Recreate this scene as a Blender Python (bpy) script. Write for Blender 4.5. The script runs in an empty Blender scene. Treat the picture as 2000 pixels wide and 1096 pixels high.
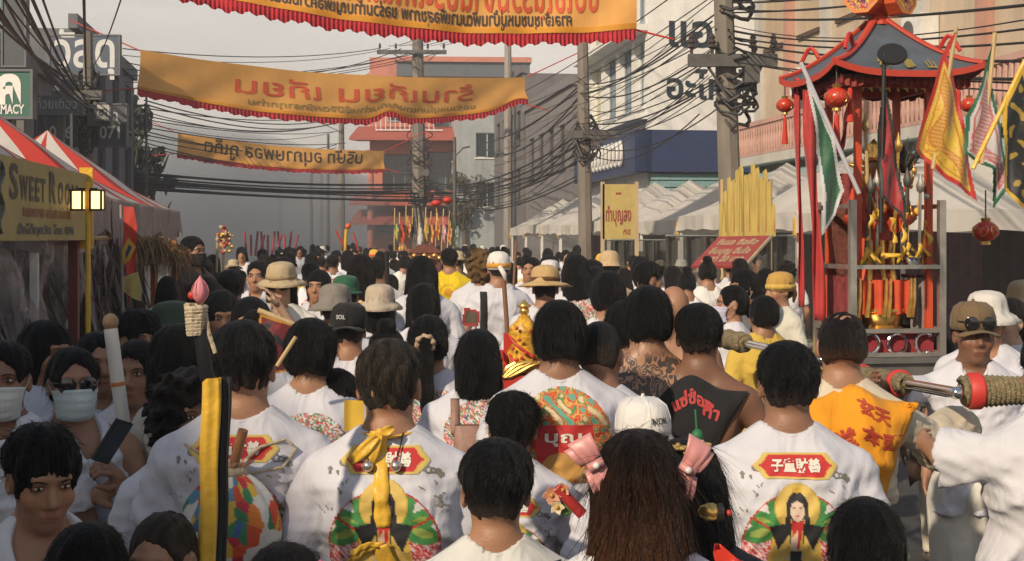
import bpy, math, random
import numpy as np
from mathutils import Vector, Matrix, Euler
from mathutils.bvhtree import BVHTree
R = math.radians
rnd = random.Random(11)
SC = bpy.context.scene
COL = SC.collection
# ---------------------------------------------------------------- camera
F = 2600.0; CH = 1.95; HY = 465.0          # focal length in photo pixels, camera height, horizon row
cam_d = bpy.data.cameras.new('camera'); cam = bpy.data.objects.new('camera', cam_d); COL.objects.link(cam)
cam.location = (0, 0, CH); cam.rotation_euler = (R(90), 0, 0)
cam_d.sensor_width = 36; cam_d.lens = 36 * F / 2000; cam_d.shift_y = -(548 - HY) / 2000
cam_d.clip_start = 0.1; cam_d.clip_end = 3000
SC.camera = cam
# ---------------------------------------------------------------- sky and sun
SUN_EL, SUN_AZ = 31.0, 216.0               # azimuth clockwise from +Y: behind the camera, to its left
w = bpy.data.worlds.new("World"); SC.world = w; w.use_nodes = True
nt = w.node_tree; bg = nt.nodes['Background']
sky = nt.nodes.new('ShaderNodeTexSky'); sky.sky_type = 'NISHITA'; sky.sun_disc = False
sky.sun_elevation = R(SUN_EL); sky.sun_rotation = R(SUN_AZ); sky.air_density = 1.3; sky.dust_density = 5.0; sky.ozone_density = 0.6
tc = nt.nodes.new('ShaderNodeTexCoord'); mp = nt.nodes.new('ShaderNodeMapping'); mp.inputs['Scale'].default_value = (1, 1, 3.2)
nz = nt.nodes.new('ShaderNodeTexNoise'); nz.inputs['Scale'].default_value = 3.2; nz.inputs['Detail'].default_value = 7; nz.inputs['Roughness'].default_value = .55
rp = nt.nodes.new('ShaderNodeValToRGB'); rp.color_ramp.elements[0].position = .33; rp.color_ramp.elements[1].position = .7
rp.color_ramp.elements[0].color = (.62, .62, .62, 1); rp.color_ramp.elements[1].color = (.93, .93, .93, 1)
mx = nt.nodes.new('ShaderNodeMix'); mx.data_type = 'RGBA'; mx.inputs['B'].default_value = (6.0, 5.55, 5.05, 1)
nt.links.new(tc.outputs['Generated'], mp.inputs['Vector']); nt.links.new(mp.outputs[0], nz.inputs['Vector'])
nt.links.new(nz.outputs['Fac'], rp.inputs['Fac']); nt.links.new(rp.outputs['Color'], mx.inputs['Factor'])
nt.links.new(sky.outputs[0], mx.inputs['A']); nt.links.new(mx.outputs['Result'], bg.inputs['Color'])
sx = nt.nodes.new('ShaderNodeSeparateXYZ'); nt.links.new(tc.outputs['Generated'], sx.inputs[0])
gr = nt.nodes.new('ShaderNodeValToRGB'); gr.color_ramp.elements[0].position = .02; gr.color_ramp.elements[0].color = (.92, .81, .70, 1); gr.color_ramp.elements[1].position = .55; gr.color_ramp.elements[1].color = (.20, .26, .35, 1)
e2 = gr.color_ramp.elements.new(.2); e2.color = (.74, .68, .62, 1)
sc_ = nt.nodes.new('ShaderNodeVectorMath'); sc_.operation = 'SCALE'; sc_.inputs['Scale'].default_value = 13.0
nt.links.new(sx.outputs['Z'], gr.inputs['Fac']); nt.links.new(gr.outputs['Color'], sc_.inputs[0]); nt.links.new(sc_.outputs[0], mx.inputs['B'])
bg.inputs['Strength'].default_value = 0.105
sl = bpy.data.lights.new('sun', 'SUN'); sl.energy = 5.0; sl.angle = R(1.4); sl.color = (1, .83, .62)
so = bpy.data.objects.new('sun', sl); COL.objects.link(so); so.location = (-20, -25, 40)
to_sun = Vector((math.sin(R(SUN_AZ)) * math.cos(R(SUN_EL)), math.cos(R(SUN_AZ)) * math.cos(R(SUN_EL)), math.sin(R(SUN_EL))))
so.rotation_euler = (-to_sun).to_track_quat('-Z', 'Y').to_euler()
SC.view_settings.view_transform = 'Standard'; SC.view_settings.look = 'None'; SC.view_settings.exposure = -0.2; SC.view_settings.gamma = 1
SC.cycles.use_denoising = True; SC.cycles.max_bounces = 6; SC.cycles.diffuse_bounces = 3; SC.cycles.glossy_bounces = 3
SC.cycles.transmission_bounces = 4; SC.cycles.transparent_max_bounces = 12; SC.cycles.volume_bounces = 1
SC.cycles.caustics_reflective = False; SC.cycles.caustics_refractive = False
# ---------------------------------------------------------------- frames
TH = math.asin(.1455); CT, ST = math.cos(TH), math.sin(TH)
def P(px, py, Y): return Vector(((px - 1000) * Y / F, Y, CH + (HY - py) * Y / F))
def UV(px, Y):                              # street coordinates (across, along) of the photo column px at depth Y
    X = (px - 1000) * Y / F; return X * CT + Y * ST, -X * ST + Y * CT
def W(u, v, z=0): return Vector((u * CT - v * ST, u * ST + v * CT, z))
def ZH(py, Y): return CH + (HY - py) * Y / F
# ---------------------------------------------------------------- objects, things, parts
def tag(o, label=None, cat=None, group=None, kind=None):
    if label: o['label'] = label
    if cat: o['category'] = cat
    if group: o['group'] = group
    if kind: o['kind'] = kind
    return o
def thing(name, label, cat, loc=(0, 0, 0), rz=0, group=None, scale=1):
    o = bpy.data.objects.new(name, None); COL.objects.link(o); o.location = loc; o.rotation_euler = (0, 0, rz); o.scale = (scale,) * 3
    o.empty_display_size = .2
    return tag(o, label, cat, group)
def copy_tree(o, parent=None):
    c = o.copy(); COL.objects.link(c)
    if parent is not None: c.parent = parent
    for ch in o.children: copy_tree(ch, c)
    return c
class M:
    def __init__(s, T=None): s.v = []; s.f = []; s.mi = []; s.col = []; s.T = T; s.c = None
    def raw(s, vs, fs, mi=0, cols=None):
        b = len(s.v); T = s.T
        s.v += [tuple(T @ Vector(p)) for p in vs] if T is not None else [tuple(p) for p in vs]
        s.f += [tuple(b + i for i in f) for f in fs]; s.mi += [mi] * len(fs)
        if cols is not None:
            s.col += [(1, 1, 1)] * (b - len(s.col)); s.col += [tuple(c) for c in cols]
    def box(s, x0, x1, y0, y1, z0, z1, mi=0):
        s.raw([(x0, y0, z0), (x1, y0, z0), (x1, y1, z0), (x0, y1, z0), (x0, y0, z1), (x1, y0, z1), (x1, y1, z1), (x0, y1, z1)],
              [(0, 3, 2, 1), (4, 5, 6, 7), (0, 1, 5, 4), (1, 2, 6, 5), (2, 3, 7, 6), (3, 0, 4, 7)], mi)
    def tube(s, pts, r, n=8, mi=0, cap=True, flat=1.0, up=None):
        pts = [Vector(p) for p in pts]; k = len(pts); rs = r if isinstance(r, (list, tuple)) else [r] * k
        vs = []; fs = []; ref = None
        for i, p in enumerate(pts):
            t = (pts[min(i + 1, k - 1)] - pts[max(i - 1, 0)]).normalized()
            if ref is None: ref = Vector(up) if up else (Vector((0, 0, 1)) if abs(t.z) < .9 else Vector((0, 1, 0)))
            a = t.cross(ref)
            if a.length < 1e-5: a = t.orthogonal()
            a.normalize(); b = a.cross(t).normalized(); ref = b
            for j in range(n):
                q = 2 * math.pi * j / n
                vs.append(p + a * math.cos(q) * rs[i] + b * math.sin(q) * rs[i] * flat)
        for i in range(k - 1):
            for j in range(n):
                fs.append((i * n + j, i * n + (j + 1) % n, (i + 1) * n + (j + 1) % n, (i + 1) * n + j))
        if cap: fs.append(tuple(range(n))[::-1]); fs.append(tuple((k - 1) * n + j for j in range(n)))
        s.raw(vs, fs, mi)
    def lathe(s, prof, c=(0, 0, 0), n=24, mi=0, sx=1, sy=1, axis=None, wob=None):
        vs = []; fs = []; k = len(prof); Q = None
        if axis is not None: Q = Vector((0, 0, 1)).rotation_difference(Vector(axis).normalized()).to_matrix()
        for i, (r, z) in enumerate(prof):
            for j in range(n):
                q = 2 * math.pi * j / n; rr = r * (1 + (wob(q, i) if wob else 0))
                p = Vector((rr * math.cos(q) * sx, rr * math.sin(q) * sy, z))
                if Q is not None: p = Q @ p
                vs.append(p + Vector(c))
        for i in range(k - 1):
            for j in range(n): fs.append((i * n + j, i * n + (j + 1) % n, (i + 1) * n + (j + 1) % n, (i + 1) * n + j))
        if prof[0][0] > 1e-4: fs.append(tuple(range(n))[::-1])
        if prof[-1][0] > 1e-4: fs.append(tuple((k - 1) * n + j for j in range(n)))
        s.raw(vs, fs, mi)
    def ball(s, c, r, n=12, mi=0, sq=(1, 1, 1)):
        k = max(6, n // 2)
        s.lathe([(max(1e-5, r * math.sin(math.pi * i / k)) * 1, -r * math.cos(math.pi * i / k) * sq[2]) for i in range(k + 1)], c, n, mi, sq[0], sq[1])
    def grid(s, fn, nu, nv, mi=0, thick=0, colf=None):
        vs = [fn(i / nu, j / nv) for j in range(nv + 1) for i in range(nu + 1)]
        cols = [colf(i / nu, j / nv) for j in range(nv + 1) for i in range(nu + 1)] if colf else None
        fs = [(j * (nu + 1) + i, j * (nu + 1) + i + 1, (j + 1) * (nu + 1) + i + 1, (j + 1) * (nu + 1) + i) for j in range(nv) for i in range(nu)]
        if thick:
            n0 = len(vs); vv = [Vector(p) for p in vs]; nrm = []
            for j in range(nv + 1):
                for i in range(nu + 1):
                    a = vv[j * (nu + 1) + min(i + 1, nu)] - vv[j * (nu + 1) + max(i - 1, 0)]; b = vv[min(j + 1, nv) * (nu + 1) + i] - vv[max(j - 1, 0) * (nu + 1) + i]
                    q = a.cross(b); q = q.normalized() if q.length > 1e-9 else Vector((0, 0, 1)); nrm.append(q)
            vs = vv + [p - q * thick for p, q in zip(vv, nrm)]
            if cols: cols = cols + cols
            fs = fs + [tuple(n0 + k for k in f[::-1]) for f in fs]
            e = [j * (nu + 1) for j in range(nv + 1)]; rim = list(range(nu + 1)) + [j * (nu + 1) + nu for j in range(1, nv + 1)] + [nv * (nu + 1) + i for i in range(nu - 1, -1, -1)] + [j * (nu + 1) for j in range(nv - 1, 0, -1)]
            for a, b in zip(rim, rim[1:] + rim[:1]): fs.append((b, a, n0 + a, n0 + b))
        s.raw(vs, fs, mi, cols)
    def prism(s, outline, y0, y1, mi=0):    # outline in x, z; extruded along y
        n = len(outline)
        vs = [(x, y0, z) for x, z in outline] + [(x, y1, z) for x, z in outline]
        s.raw(vs, [tuple(range(n)), tuple(range(2 * n - 1, n - 1, -1))] + [(i, i + n, (i + 1) % n + n, (i + 1) % n) for i in range(n)], mi)
    def build(s, name, mats, parent=None, smooth=False, fixn=False):
        me = bpy.data.meshes.new(name); me.from_pydata(s.v, [], s.f)
        mats = mats if isinstance(mats, (list, tuple)) else [mats]
        for m in mats: me.materials.append(m)
        if len(mats) > 1: me.polygons.foreach_set('material_index', s.mi)
        if s.col:
            s.col += [(1, 1, 1)] * (len(s.v) - len(s.col))
            at = me.color_attributes.new('tint', 'FLOAT_COLOR', 'POINT'); at.data.foreach_set('color', [q for c in s.col for q in (*c, 1.0)])
        if smooth:
            me.polygons.foreach_set('use_smooth', [True] * len(s.f))
            if smooth != 'all':
                try: me.set_sharp_from_angle(angle=R(40))
                except Exception: pass
        me.update()
        o = bpy.data.objects.new(name, me); COL.objects.link(o)
        if parent is not None: o.parent = parent
        return o
_tc = {}
def text_mesh(s, size=1.0, bold=0.0, align='CENTER'):    # (vertices, faces) of flat lettering in x, y
    key = (s, size, bold, align)
    if key in _tc: return _tc[key]
    c = bpy.data.curves.new('t', 'FONT'); c.body = s; c.align_x = align; c.size = size; c.offset = bold; c.resolution_u = 3
    o = bpy.data.objects.new('t', c); me = bpy.data.meshes.new_from_object(o)
    v = [tuple(p.co) for p in me.vertices]; f = [tuple(p.vertices) for p in me.polygons]
    par = list(range(len(v)))                # overlapping glyphs get their own small lift
    def find(a):
        while par[a] != a: par[a] = par[par[a]]; a = par[a]
        return a
    for q in f:
        for a in q[1:]: par[find(a)] = find(q[0])
    order = {}
    v = [(x, y, .0006 * (order.setdefault(find(i), len(order)) % 3)) for i, (x, y, z) in enumerate(v)]
    bpy.data.objects.remove(o); bpy.data.curves.remove(c); bpy.data.meshes.remove(me)
    _tc[key] = (v, f); return v, f
def lettering(m, s, fn, size=1.0, bold=0.0, mi=0, width=None):   # fn(x, y, lift) -> point; width squeezes or stretches to fit
    v, f = text_mesh(s, size, bold)
    if not v: return
    k = 1.0
    if width:
        xs = [p[0] for p in v]; k = width / (max(xs) - min(xs)); c = (max(xs) + min(xs)) / 2; v = [((x - c) * k, y, z) for x, y, z in v]
    m.raw([fn(*p) for p in v], f, mi)
# ---------------------------------------------------------------- materials
_mats = {}
def srgb(*c): return tuple((q / 255 / 12.92 if q / 255 <= .04045 else ((q / 255 + .055) / 1.055) ** 2.4) for q in c)
def mat(name, col=(.8, .8, .8), rough=.7, var=.12, scale=6.0, bump=0.0, bscale=60.0, metal=0.0, tint=False, objcol=False, spec=.5, stretch=None,
        alpha=1.0, emit=None, dirt=0.0, sheen=0.0, pattern=None, sss=0.0, trans=0.0):
    if name in _mats: return _mats[name]
    m = bpy.data.materials.new(name); m.use_nodes = True; t = m.node_tree; N = t.nodes; L = t.links
    b = N['Principled BSDF']; b.inputs['Roughness'].default_value = rough; b.inputs['Metallic'].default_value = metal
    b.inputs['Specular IOR Level'].default_value = spec
    if sheen: b.inputs['Sheen Weight'].default_value = sheen
    if sss: b.inputs['Subsurface Weight'].default_value = sss; b.inputs['Subsurface Radius'].default_value = (.012, .005, .003)
    tc = N.new('ShaderNodeTexCoord'); vec = tc.outputs['Object']
    if stretch:
        mp = N.new('ShaderNodeMapping'); mp.inputs['Scale'].default_value = stretch; L.new(vec, mp.inputs['Vector']); vec = mp.outputs[0]
    nz = N.new('ShaderNodeTexNoise'); nz.inputs['Scale'].default_value = scale; nz.inputs['Detail'].default_value = 5; nz.inputs['Roughness'].default_value = .6; L.new(vec, nz.inputs['Vector'])
    mr = N.new('ShaderNodeMapRange'); mr.inputs['From Min'].default_value = .25; mr.inputs['From Max'].default_value = .75
    mr.inputs['To Min'].default_value = 1 - var; mr.inputs['To Max'].default_value = 1 + var; L.new(nz.outputs['Fac'], mr.inputs['Value'])
    def mul(a_sock, a_val, b_sock):
        x = N.new('ShaderNodeMix'); x.data_type = 'RGBA'; x.blend_type = 'MULTIPLY'; x.inputs['Factor'].default_value = 1
        if a_sock is not None: L.new(a_sock, x.inputs['A'])
        else: x.inputs['A'].default_value = (*a_val, 1)
        L.new(b_sock, x.inputs['B']); return x.outputs['Result']
    base = None
    if objcol: oi = N.new('ShaderNodeObjectInfo'); base = oi.outputs['Color']
    if tint:
        at = N.new('ShaderNodeAttribute'); at.attribute_name = 'tint'
        base = mul(base, col, at.outputs['Color'])
    if pattern: base = pattern(t, tc, base, col)
    cmb = N.new('ShaderNodeCombineColor')
    for q in ('Red', 'Green', 'Blue'): L.new(mr.outputs[0], cmb.inputs[q])
    out = mul(base, col, cmb.outputs[0])
    if dirt:
        n2 = N.new('ShaderNodeTexNoise'); n2.inputs['Scale'].default_value = 1.1; n2.inputs['Detail'].default_value = 8; n2.inputs['Roughness'].default_value = .7
        mp2 = N.new('ShaderNodeMapping'); mp2.inputs['Scale'].default_value = (1.6, 1.6, .28); L.new(tc.outputs['Object'], mp2.inputs['Vector']); L.new(mp2.outputs[0], n2.inputs['Vector'])
        r2 = N.new('ShaderNodeMapRange'); r2.inputs['From Min'].default_value = .48; r2.inputs['From Max'].default_value = .75; r2.inputs['To Min'].default_value = 0; r2.inputs['To Max'].default_value = dirt
        L.new(n2.outputs['Fac'], r2.inputs['Value'])
        x = N.new('ShaderNodeMix'); x.data_type = 'RGBA'; L.new(r2.outputs[0], x.inputs['Factor']); L.new(out, x.inputs['A']); x.inputs['B'].default_value = (.07, .06, .05, 1); out = x.outputs['Result']
    L.new(out, b.inputs['Base Color'])
    if bump:
        n3 = N.new('ShaderNodeTexNoise'); n3.inputs['Scale'].default_value = bscale; n3.inputs['Detail'].default_value = 4; L.new(vec, n3.inputs['Vector'])
        bp = N.new('ShaderNodeBump'); bp.inputs['Strength'].default_value = bump; bp.inputs['Distance'].default_value = .02; L.new(n3.outputs['Fac'], bp.inputs['Height']); L.new(bp.outputs[0], b.inputs['Normal'])
    if emit: b.inputs['Emission Color'].default_value = (*emit[0], 1); b.inputs['Emission Strength'].default_value = emit[1]
    if trans:
        tl = N.new('ShaderNodeBsdfTranslucent'); L.new(out, tl.inputs['Color']); ms = N.new('ShaderNodeMixShader'); ms.inputs[0].default_value = trans
        L.new(b.outputs[0], ms.inputs[1]); L.new(tl.outputs[0], ms.inputs[2]); L.new(ms.outputs[0], N['Material Output'].inputs['Surface'])
    if alpha < 1: b.inputs['Alpha'].default_value = alpha
    _mats[name] = m; return m
def paint(col, rough=.55, **k): return mat('paint_%02x%02x%02x_%d' % (*[int(min(1, q) * 255) for q in col], int(rough * 100)), col, rough, **({'var': .1, 'dirt': .12} | k))
white_m = mat('white_paint', (.72, .71, .68), .6, dirt=.35)
dark_m = mat('dark_void', (.018, .018, .02), .8)
metal_m = mat('dull_steel', (.5, .48, .43), .3, metal=.75, var=.25, scale=9)
rust_m = mat('dark_steel', (.12, .115, .11), .5, metal=.4, var=.3)
chrome_m = mat('chrome', (.72, .72, .72), .12, metal=1, var=.08)
gold_m = mat('gold', (.8, .5, .14), .3, metal=.85, var=.35, scale=22)
red_m = mat('red_lacquer', (.5, .035, .02), .45, var=.15)
glass_m = mat('window_glass', (.03, .045, .055), .12, spec=.8, var=.3, scale=.6)
rubber_m = mat('cable_black', (.012, .012, .013), .55)
concrete_m = mat('concrete', (.28, .26, .23), .9, var=.2, scale=4, bump=.5, bscale=25, dirt=.5)
tint_m = mat('printed_colour', (1, 1, 1), .75, tint=True, var=.06, scale=30)
bamboo_m = mat('bamboo', (.5, .36, .17), .6, var=.25, stretch=(1, 1, .1), scale=20)
yellow_m = mat('yellow_ribbon', (.74, .44, .04), .4, var=.16, scale=14, sheen=.2, bump=.3, bscale=30)
# ---------------------------------------------------------------- figures: one signed-distance field per body, meshed to one surface
class Field:
    def __init__(s, xs, ys, zs): s.ax = (xs, ys, zs); s.D = np.full((len(xs), len(ys), len(zs)), 1.0, np.float32)
    def sl(s, lo, hi, m=.06):
        out = []
        for a, l, h in zip(s.ax, lo, hi):
            i0 = np.searchsorted(a, l - m); i1 = np.searchsorted(a, h + m)
            if i1 - i0 < 1: return None
            out.append(slice(int(i0), int(i1)))
        return tuple(out)
    def put(s, fn, lo, hi, k=.03, op='add'):
        q = s.sl(lo, hi)
        if q is None: return
        X = s.ax[0][q[0]][:, None, None]; Y = s.ax[1][q[1]][None, :, None]; Z = s.ax[2][q[2]][None, None, :]
        d = fn(X, Y, Z); D = s.D[q]
        if op == 'add':
            h = np.maximum(k - np.abs(D - d), 0) / k; s.D[q] = np.minimum(D, d) - h * h * k / 4
        else:
            d = -d; h = np.maximum(k - np.abs(D - d), 0) / k; s.D[q] = np.maximum(D, d) + h * h * k / 4
    def ell(s, c, r, k=.03, op='add', Rm=None):
        c = np.array(c, float); r = np.array(r, float); m = float(max(r)) if Rm is not None else None
        lo, hi = (c - r, c + r) if Rm is None else (c - m, c + m)
        def fn(X, Y, Z):
            x, y, z = X - c[0], Y - c[1], Z - c[2]
            if Rm is not None: x, y, z = (Rm[0][0] * x + Rm[1][0] * y + Rm[2][0] * z, Rm[0][1] * x + Rm[1][1] * y + Rm[2][1] * z, Rm[0][2] * x + Rm[1][2] * y + Rm[2][2] * z)
            k0 = np.sqrt((x / r[0]) ** 2 + (y / r[1]) ** 2 + (z / r[2]) ** 2); k1 = np.sqrt((x / r[0] ** 2) ** 2 + (y / r[1] ** 2) ** 2 + (z / r[2] ** 2) ** 2)
            return k0 * (k0 - 1) / np.maximum(k1, 1e-6)
        s.put(fn, lo, hi, k, op)
    def cone(s, a, b, ra, rb, k=.03, op='add', sq=None):
        a = np.array(a, float); b = np.array(b, float); ab = b - a; L2 = max(float(ab @ ab), 1e-9); rm = max(ra, rb)
        def fn(X, Y, Z):
            x, y, z = X - a[0], Y - a[1], Z - a[2]
            t = np.clip((x * ab[0] + y * ab[1] + z * ab[2]) / L2, 0, 1)
            return np.sqrt((x - t * ab[0]) ** 2 + (y - t * ab[1]) ** 2 + (z - t * ab[2]) ** 2) - (ra + (rb - ra) * t)
        s.put(fn, np.minimum(a, b) - rm, np.maximum(a, b) + rm, k, op)
    def half(s, n, d):                        # keep n.p < d
        X, Y, Z = s.ax[0][:, None, None], s.ax[1][None, :, None], s.ax[2][None, None, :]
        s.D = np.maximum(s.D, (n[0] * X + n[1] * Y + n[2] * Z - d).astype(np.float32))
    def noise(s, fn):
        X, Y, Z = s.ax[0][:, None, None], s.ax[1][None, :, None], s.ax[2][None, None, :]
        s.D = s.D + fn(X, Y, Z).astype(np.float32)
    def mesh(s):
        D = s.D; xs, ys, zs = s.ax; S = D < 0
        c = np.zeros(tuple(n - 1 for n in D.shape), np.int8)
        for dx in (0, 1):
            for dy in (0, 1):
                for dz in (0, 1): c += S[dx:D.shape[0] - 1 + dx, dy:D.shape[1] - 1 + dy, dz:D.shape[2] - 1 + dz]
        I, J, K = np.nonzero((c > 0) & (c < 8)); n = len(I)
        if n == 0: return np.zeros((0, 3)), np.zeros((0, 4), int)
        V = np.full(c.shape, -1, np.int64); V[I, J, K] = np.arange(n)
        acc = np.zeros((n, 3)); cnt = np.zeros(n)
        cor = [(0, 0, 0), (1, 0, 0), (0, 1, 0), (1, 1, 0), (0, 0, 1), (1, 0, 1), (0, 1, 1), (1, 1, 1)]
        for a, b in ((0, 1), (2, 3), (4, 5), (6, 7), (0, 2), (1, 3), (4, 6), (5, 7), (0, 4), (1, 5), (2, 6), (3, 7)):
            ca, cb = cor[a], cor[b]; da = D[I + ca[0], J + ca[1], K + ca[2]]; db = D[I + cb[0], J + cb[1], K + cb[2]]
            m = (da < 0) != (db < 0); t = np.where(m, da / np.where(m, da - db, 1), 0)
            pa = np.stack([xs[I + ca[0]], ys[J + ca[1]], zs[K + ca[2]]], 1); pb = np.stack([xs[I + cb[0]], ys[J + cb[1]], zs[K + cb[2]]], 1)
            acc += (pa + (pb - pa) * t[:, None]) * m[:, None]; cnt += m
        vert = acc / cnt[:, None]; quads = []
        for axis in range(3):
            sl0 = [slice(None)] * 3; sl1 = [slice(None)] * 3; sl0[axis] = slice(0, -1); sl1[axis] = slice(1, None)
            a, b = S[tuple(sl0)], S[tuple(sl1)]; i, j, k = np.nonzero(a != b); o = [i, j, k]; u, w_ = [q for q in range(3) if q != axis]
            ok = (o[u] > 0) & (o[w_] > 0) & (o[u] < c.shape[u]) & (o[w_] < c.shape[w_]); o = [q[ok] for q in o]
            def cell(du, dw):
                q = list(o); q[u] = q[u] - du; q[w_] = q[w_] - dw; return V[q[0], q[1], q[2]]
            qd = np.stack([cell(1, 1), cell(0, 1), cell(0, 0), cell(1, 0)], 1)
            inside = a[i, j, k][ok]; flip = ~inside if axis != 1 else inside
            qd[flip] = qd[flip][:, ::-1]; quads.append(qd)
        q = np.concatenate(quads); return vert, q[(q >= 0).all(1)]
def axis(lo, hi, step, fine=()):
    out = [lo]
    while out[-1] < hi:
        p = out[-1]; st = step
        for a, b, q in fine:
            if a - .001 <= p < b: st = min(st, q)
        out.append(p + st)
    return np.array(out)
def npmesh(name, V, Q, mats, parent=None, tint=None, mi=None):
    me = bpy.data.meshes.new(name); me.from_pydata(V.tolist(), [], Q.tolist() if hasattr(Q, 'tolist') else Q)
    for m in (mats if isinstance(mats, (list, tuple)) else [mats]): me.materials.append(m)
    me.polygons.foreach_set('use_smooth', [True] * len(me.polygons))
    if mi is not None: me.polygons.foreach_set('material_index', mi)
    if tint is not None:
        at = me.color_attributes.new('tint', 'FLOAT_COLOR', 'POINT'); at.data.foreach_set('color', np.concatenate([tint, np.ones((len(tint), 1))], 1).astype(np.float32).ravel())
    me.update(); o = bpy.data.objects.new(name, me); COL.objects.link(o)
    if parent is not None: o.parent = parent
    return o
def creases(seed, amp, wl=.11):
    g = np.random.default_rng(seed); K = []
    for i in range(6):
        a = g.uniform(-1.1, 1.1) + (0 if i % 2 else math.pi / 2 * 0); f = 2 * math.pi / (wl * g.uniform(.6, 1.9))
        K.append((f * math.sin(a) * g.choice([-1, 1]), f * g.uniform(-.3, .3), f * math.cos(a), g.uniform(0, 6.3), g.uniform(.5, 1), g.uniform(4, 11), g.uniform(4, 11), g.uniform(0, 6)))
    def fn(X, Y, Z):
        o = 0
        for kx, ky, kz, ph, am, wx, wz, p2 in K:
            o = o + am * (np.abs(np.sin(kx * X * .5 + ky * Y * .5 + kz * Z * .5 + ph + 1.3 * np.sin(wx * X + wz * Z + p2))) - .6) * (.5 + .5 * np.sin(wz * X * .9 - wx * Z + ph))
        return o * amp * .5
    return fn
HP = Vector((0, -.01, 1.47))                # neck pivot
def head_frame(yaw, pitch, roll, hs):
    Rm = Euler((R(pitch), R(roll), R(yaw)), 'XYZ').to_matrix()
    return Rm, (lambda p: tuple(HP + Rm @ ((Vector(p) - HP) * hs)))
SHO = .182
def arm_pts(pose, side):
    x = side
    P_ = {'down': ((.262, -.02, 1.09), (.275, .07, .86)), 'fwd': ((.225, -.01, 1.11), (.12, .24, 1.10)), 'out': ((.30, .0, 1.13), (.34, .2, 1.02)),
          'chest': ((.24, .02, 1.12), (.04, .25, 1.25)), 'mouth': ((.22, .16, 1.17), (.03, .185, 1.47)), 'hold': ((.25, .0, 1.12), (.08, .28, 1.20)),
          'reach': ((.36, .14, 1.36), (.42, .40, 1.42)), 'side': ((.42, .06, 1.28), (.66, .12, 1.30)), 'high': ((.3, .12, 1.5), (.24, .2, 1.75))}
    if isinstance(pose, str): e, w_ = P_[pose]
    else: e, w_ = pose
    s = Vector((SHO * x, -.005, 1.350)); return s, Vector((e[0] * x, e[1], e[2])), Vector((w_[0] * x, w_[1], w_[2]))
_hand = {}
def hand_template(kind):
    if kind in _hand: return _hand[kind]
    f = Field(axis(-.06, .075, .0042), axis(-.06, .06, .0042), axis(-.03, .20, .0042))   # z along the hand, x across (thumb at +x), palm faces +y
    f.cone((0, 0, -.02), (0, 0, .02), .027, .026, .02)
    f.ell((0, .0, .055), (.041, .017, .05), .02)
    curl = {'relax': 22, 'grip': 62, 'flat': 6}[kind]
    for i, (x, L, r) in enumerate(((.030, .070, .0088), (.0105, .079, .0092), (-.0095, .074, .0088), (-.028, .058, .0078))):
        p = Vector((x, .002, .092)); a = R(curl * (.6 + .12 * i)); seg = (.45, .32, .23)
        spread = x * .9 * (0.25 if kind == 'grip' else 1)
        for j, q in enumerate(seg):
            d = Vector((spread * .35, math.sin(a), math.cos(a))).normalized(); e = p + d * L * q
            f.cone(tuple(p), tuple(e), r * (1 - .09 * j), r * (1 - .09 * (j + 1)), .006); p = e; a += R(curl * (.95 if kind == 'grip' else .7))
    p = Vector((.036, .008, .03)); q = Vector((.062, .022, .065)); t = Vector((.058, .045 if kind == 'grip' else .03, .095))
    f.cone(tuple(p), tuple(q), .0145, .011, .012); f.cone(tuple(q), tuple(t), .011, .0085, .006)
    _hand[kind] = f.mesh(); return _hand[kind]
def place_hand(kind, elbow, wrist, side, palm=None):
    V, Q = hand_template(kind); d = (wrist - elbow).normalized()
    pn = Vector(palm) if palm is not None else Vector((-side, .15, 0)); pn = (pn - d * pn.dot(d)); pn = pn.normalized() if pn.length > .01 else d.orthogonal().normalized()
    ax = pn.cross(d)                          # thumb direction
    V = V.copy()
    A = np.array([list(ax), list(pn), list(d)])
    if side < 0 and palm is None or side < 0: A[0] = -A[0]; Q = Q[:, ::-1]
    return V @ A + np.array(list(wrist)), Q
SKINS = {'tan': (.36, .19, .115), 'light': (.50, .31, .21), 'dark': (.20, .10, .062), 'mid': (.28, .145, .09)}
def skin_mat(k): return mat('skin_' + k, SKINS[k], .48, tint=True, var=.07, scale=9, bump=.12, bscale=140, sss=.06, spec=.4)
def hair_mat(k):
    c = {'black': (.0045, .0046, .0055), 'brown': (.055, .024, .012), 'ash': (.042, .033, .024), 'dark': (.010, .007, .006), 'auburn': (.085, .034, .016), 'blond': (.19, .11, .045)}[k]
    return mat('hair_' + k, c, .5, var=.6, scale=34, stretch=(5, 5, .4), bump=.9, bscale=70, spec=.3, tint=True)
def folds(m):
    t = m.node_tree; N, L = t.nodes, t.links; b = N['Principled BSDF']; tc = N.new('ShaderNodeTexCoord'); n = N.new('ShaderNodeTexNoise'); n.inputs['Scale'].default_value = 7.5; n.inputs['Detail'].default_value = 2; n.inputs['Distortion'].default_value = .9
    mp = N.new('ShaderNodeMapping'); mp.inputs['Scale'].default_value = (1.3, 1.3, .55); mp.inputs['Rotation'].default_value = (0, .5, 0); L.new(tc.outputs['Object'], mp.inputs['Vector']); L.new(mp.outputs[0], n.inputs['Vector'])
    bp = N.new('ShaderNodeBump'); bp.inputs['Strength'].default_value = .40; bp.inputs['Distance'].default_value = .05; L.new(n.outputs['Fac'], bp.inputs['Height'])
    old = b.inputs['Normal'].links; 
    if old: L.new(old[0].from_socket, bp.inputs['Normal'])
    L.new(bp.outputs[0], b.inputs['Normal']); m['folds'] = 1; return m
def cloth_mat(col, key=None, objcol=False):
    m = cloth_mat_(col, key, objcol)
    return m if m.get('folds') else folds(m)
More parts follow.
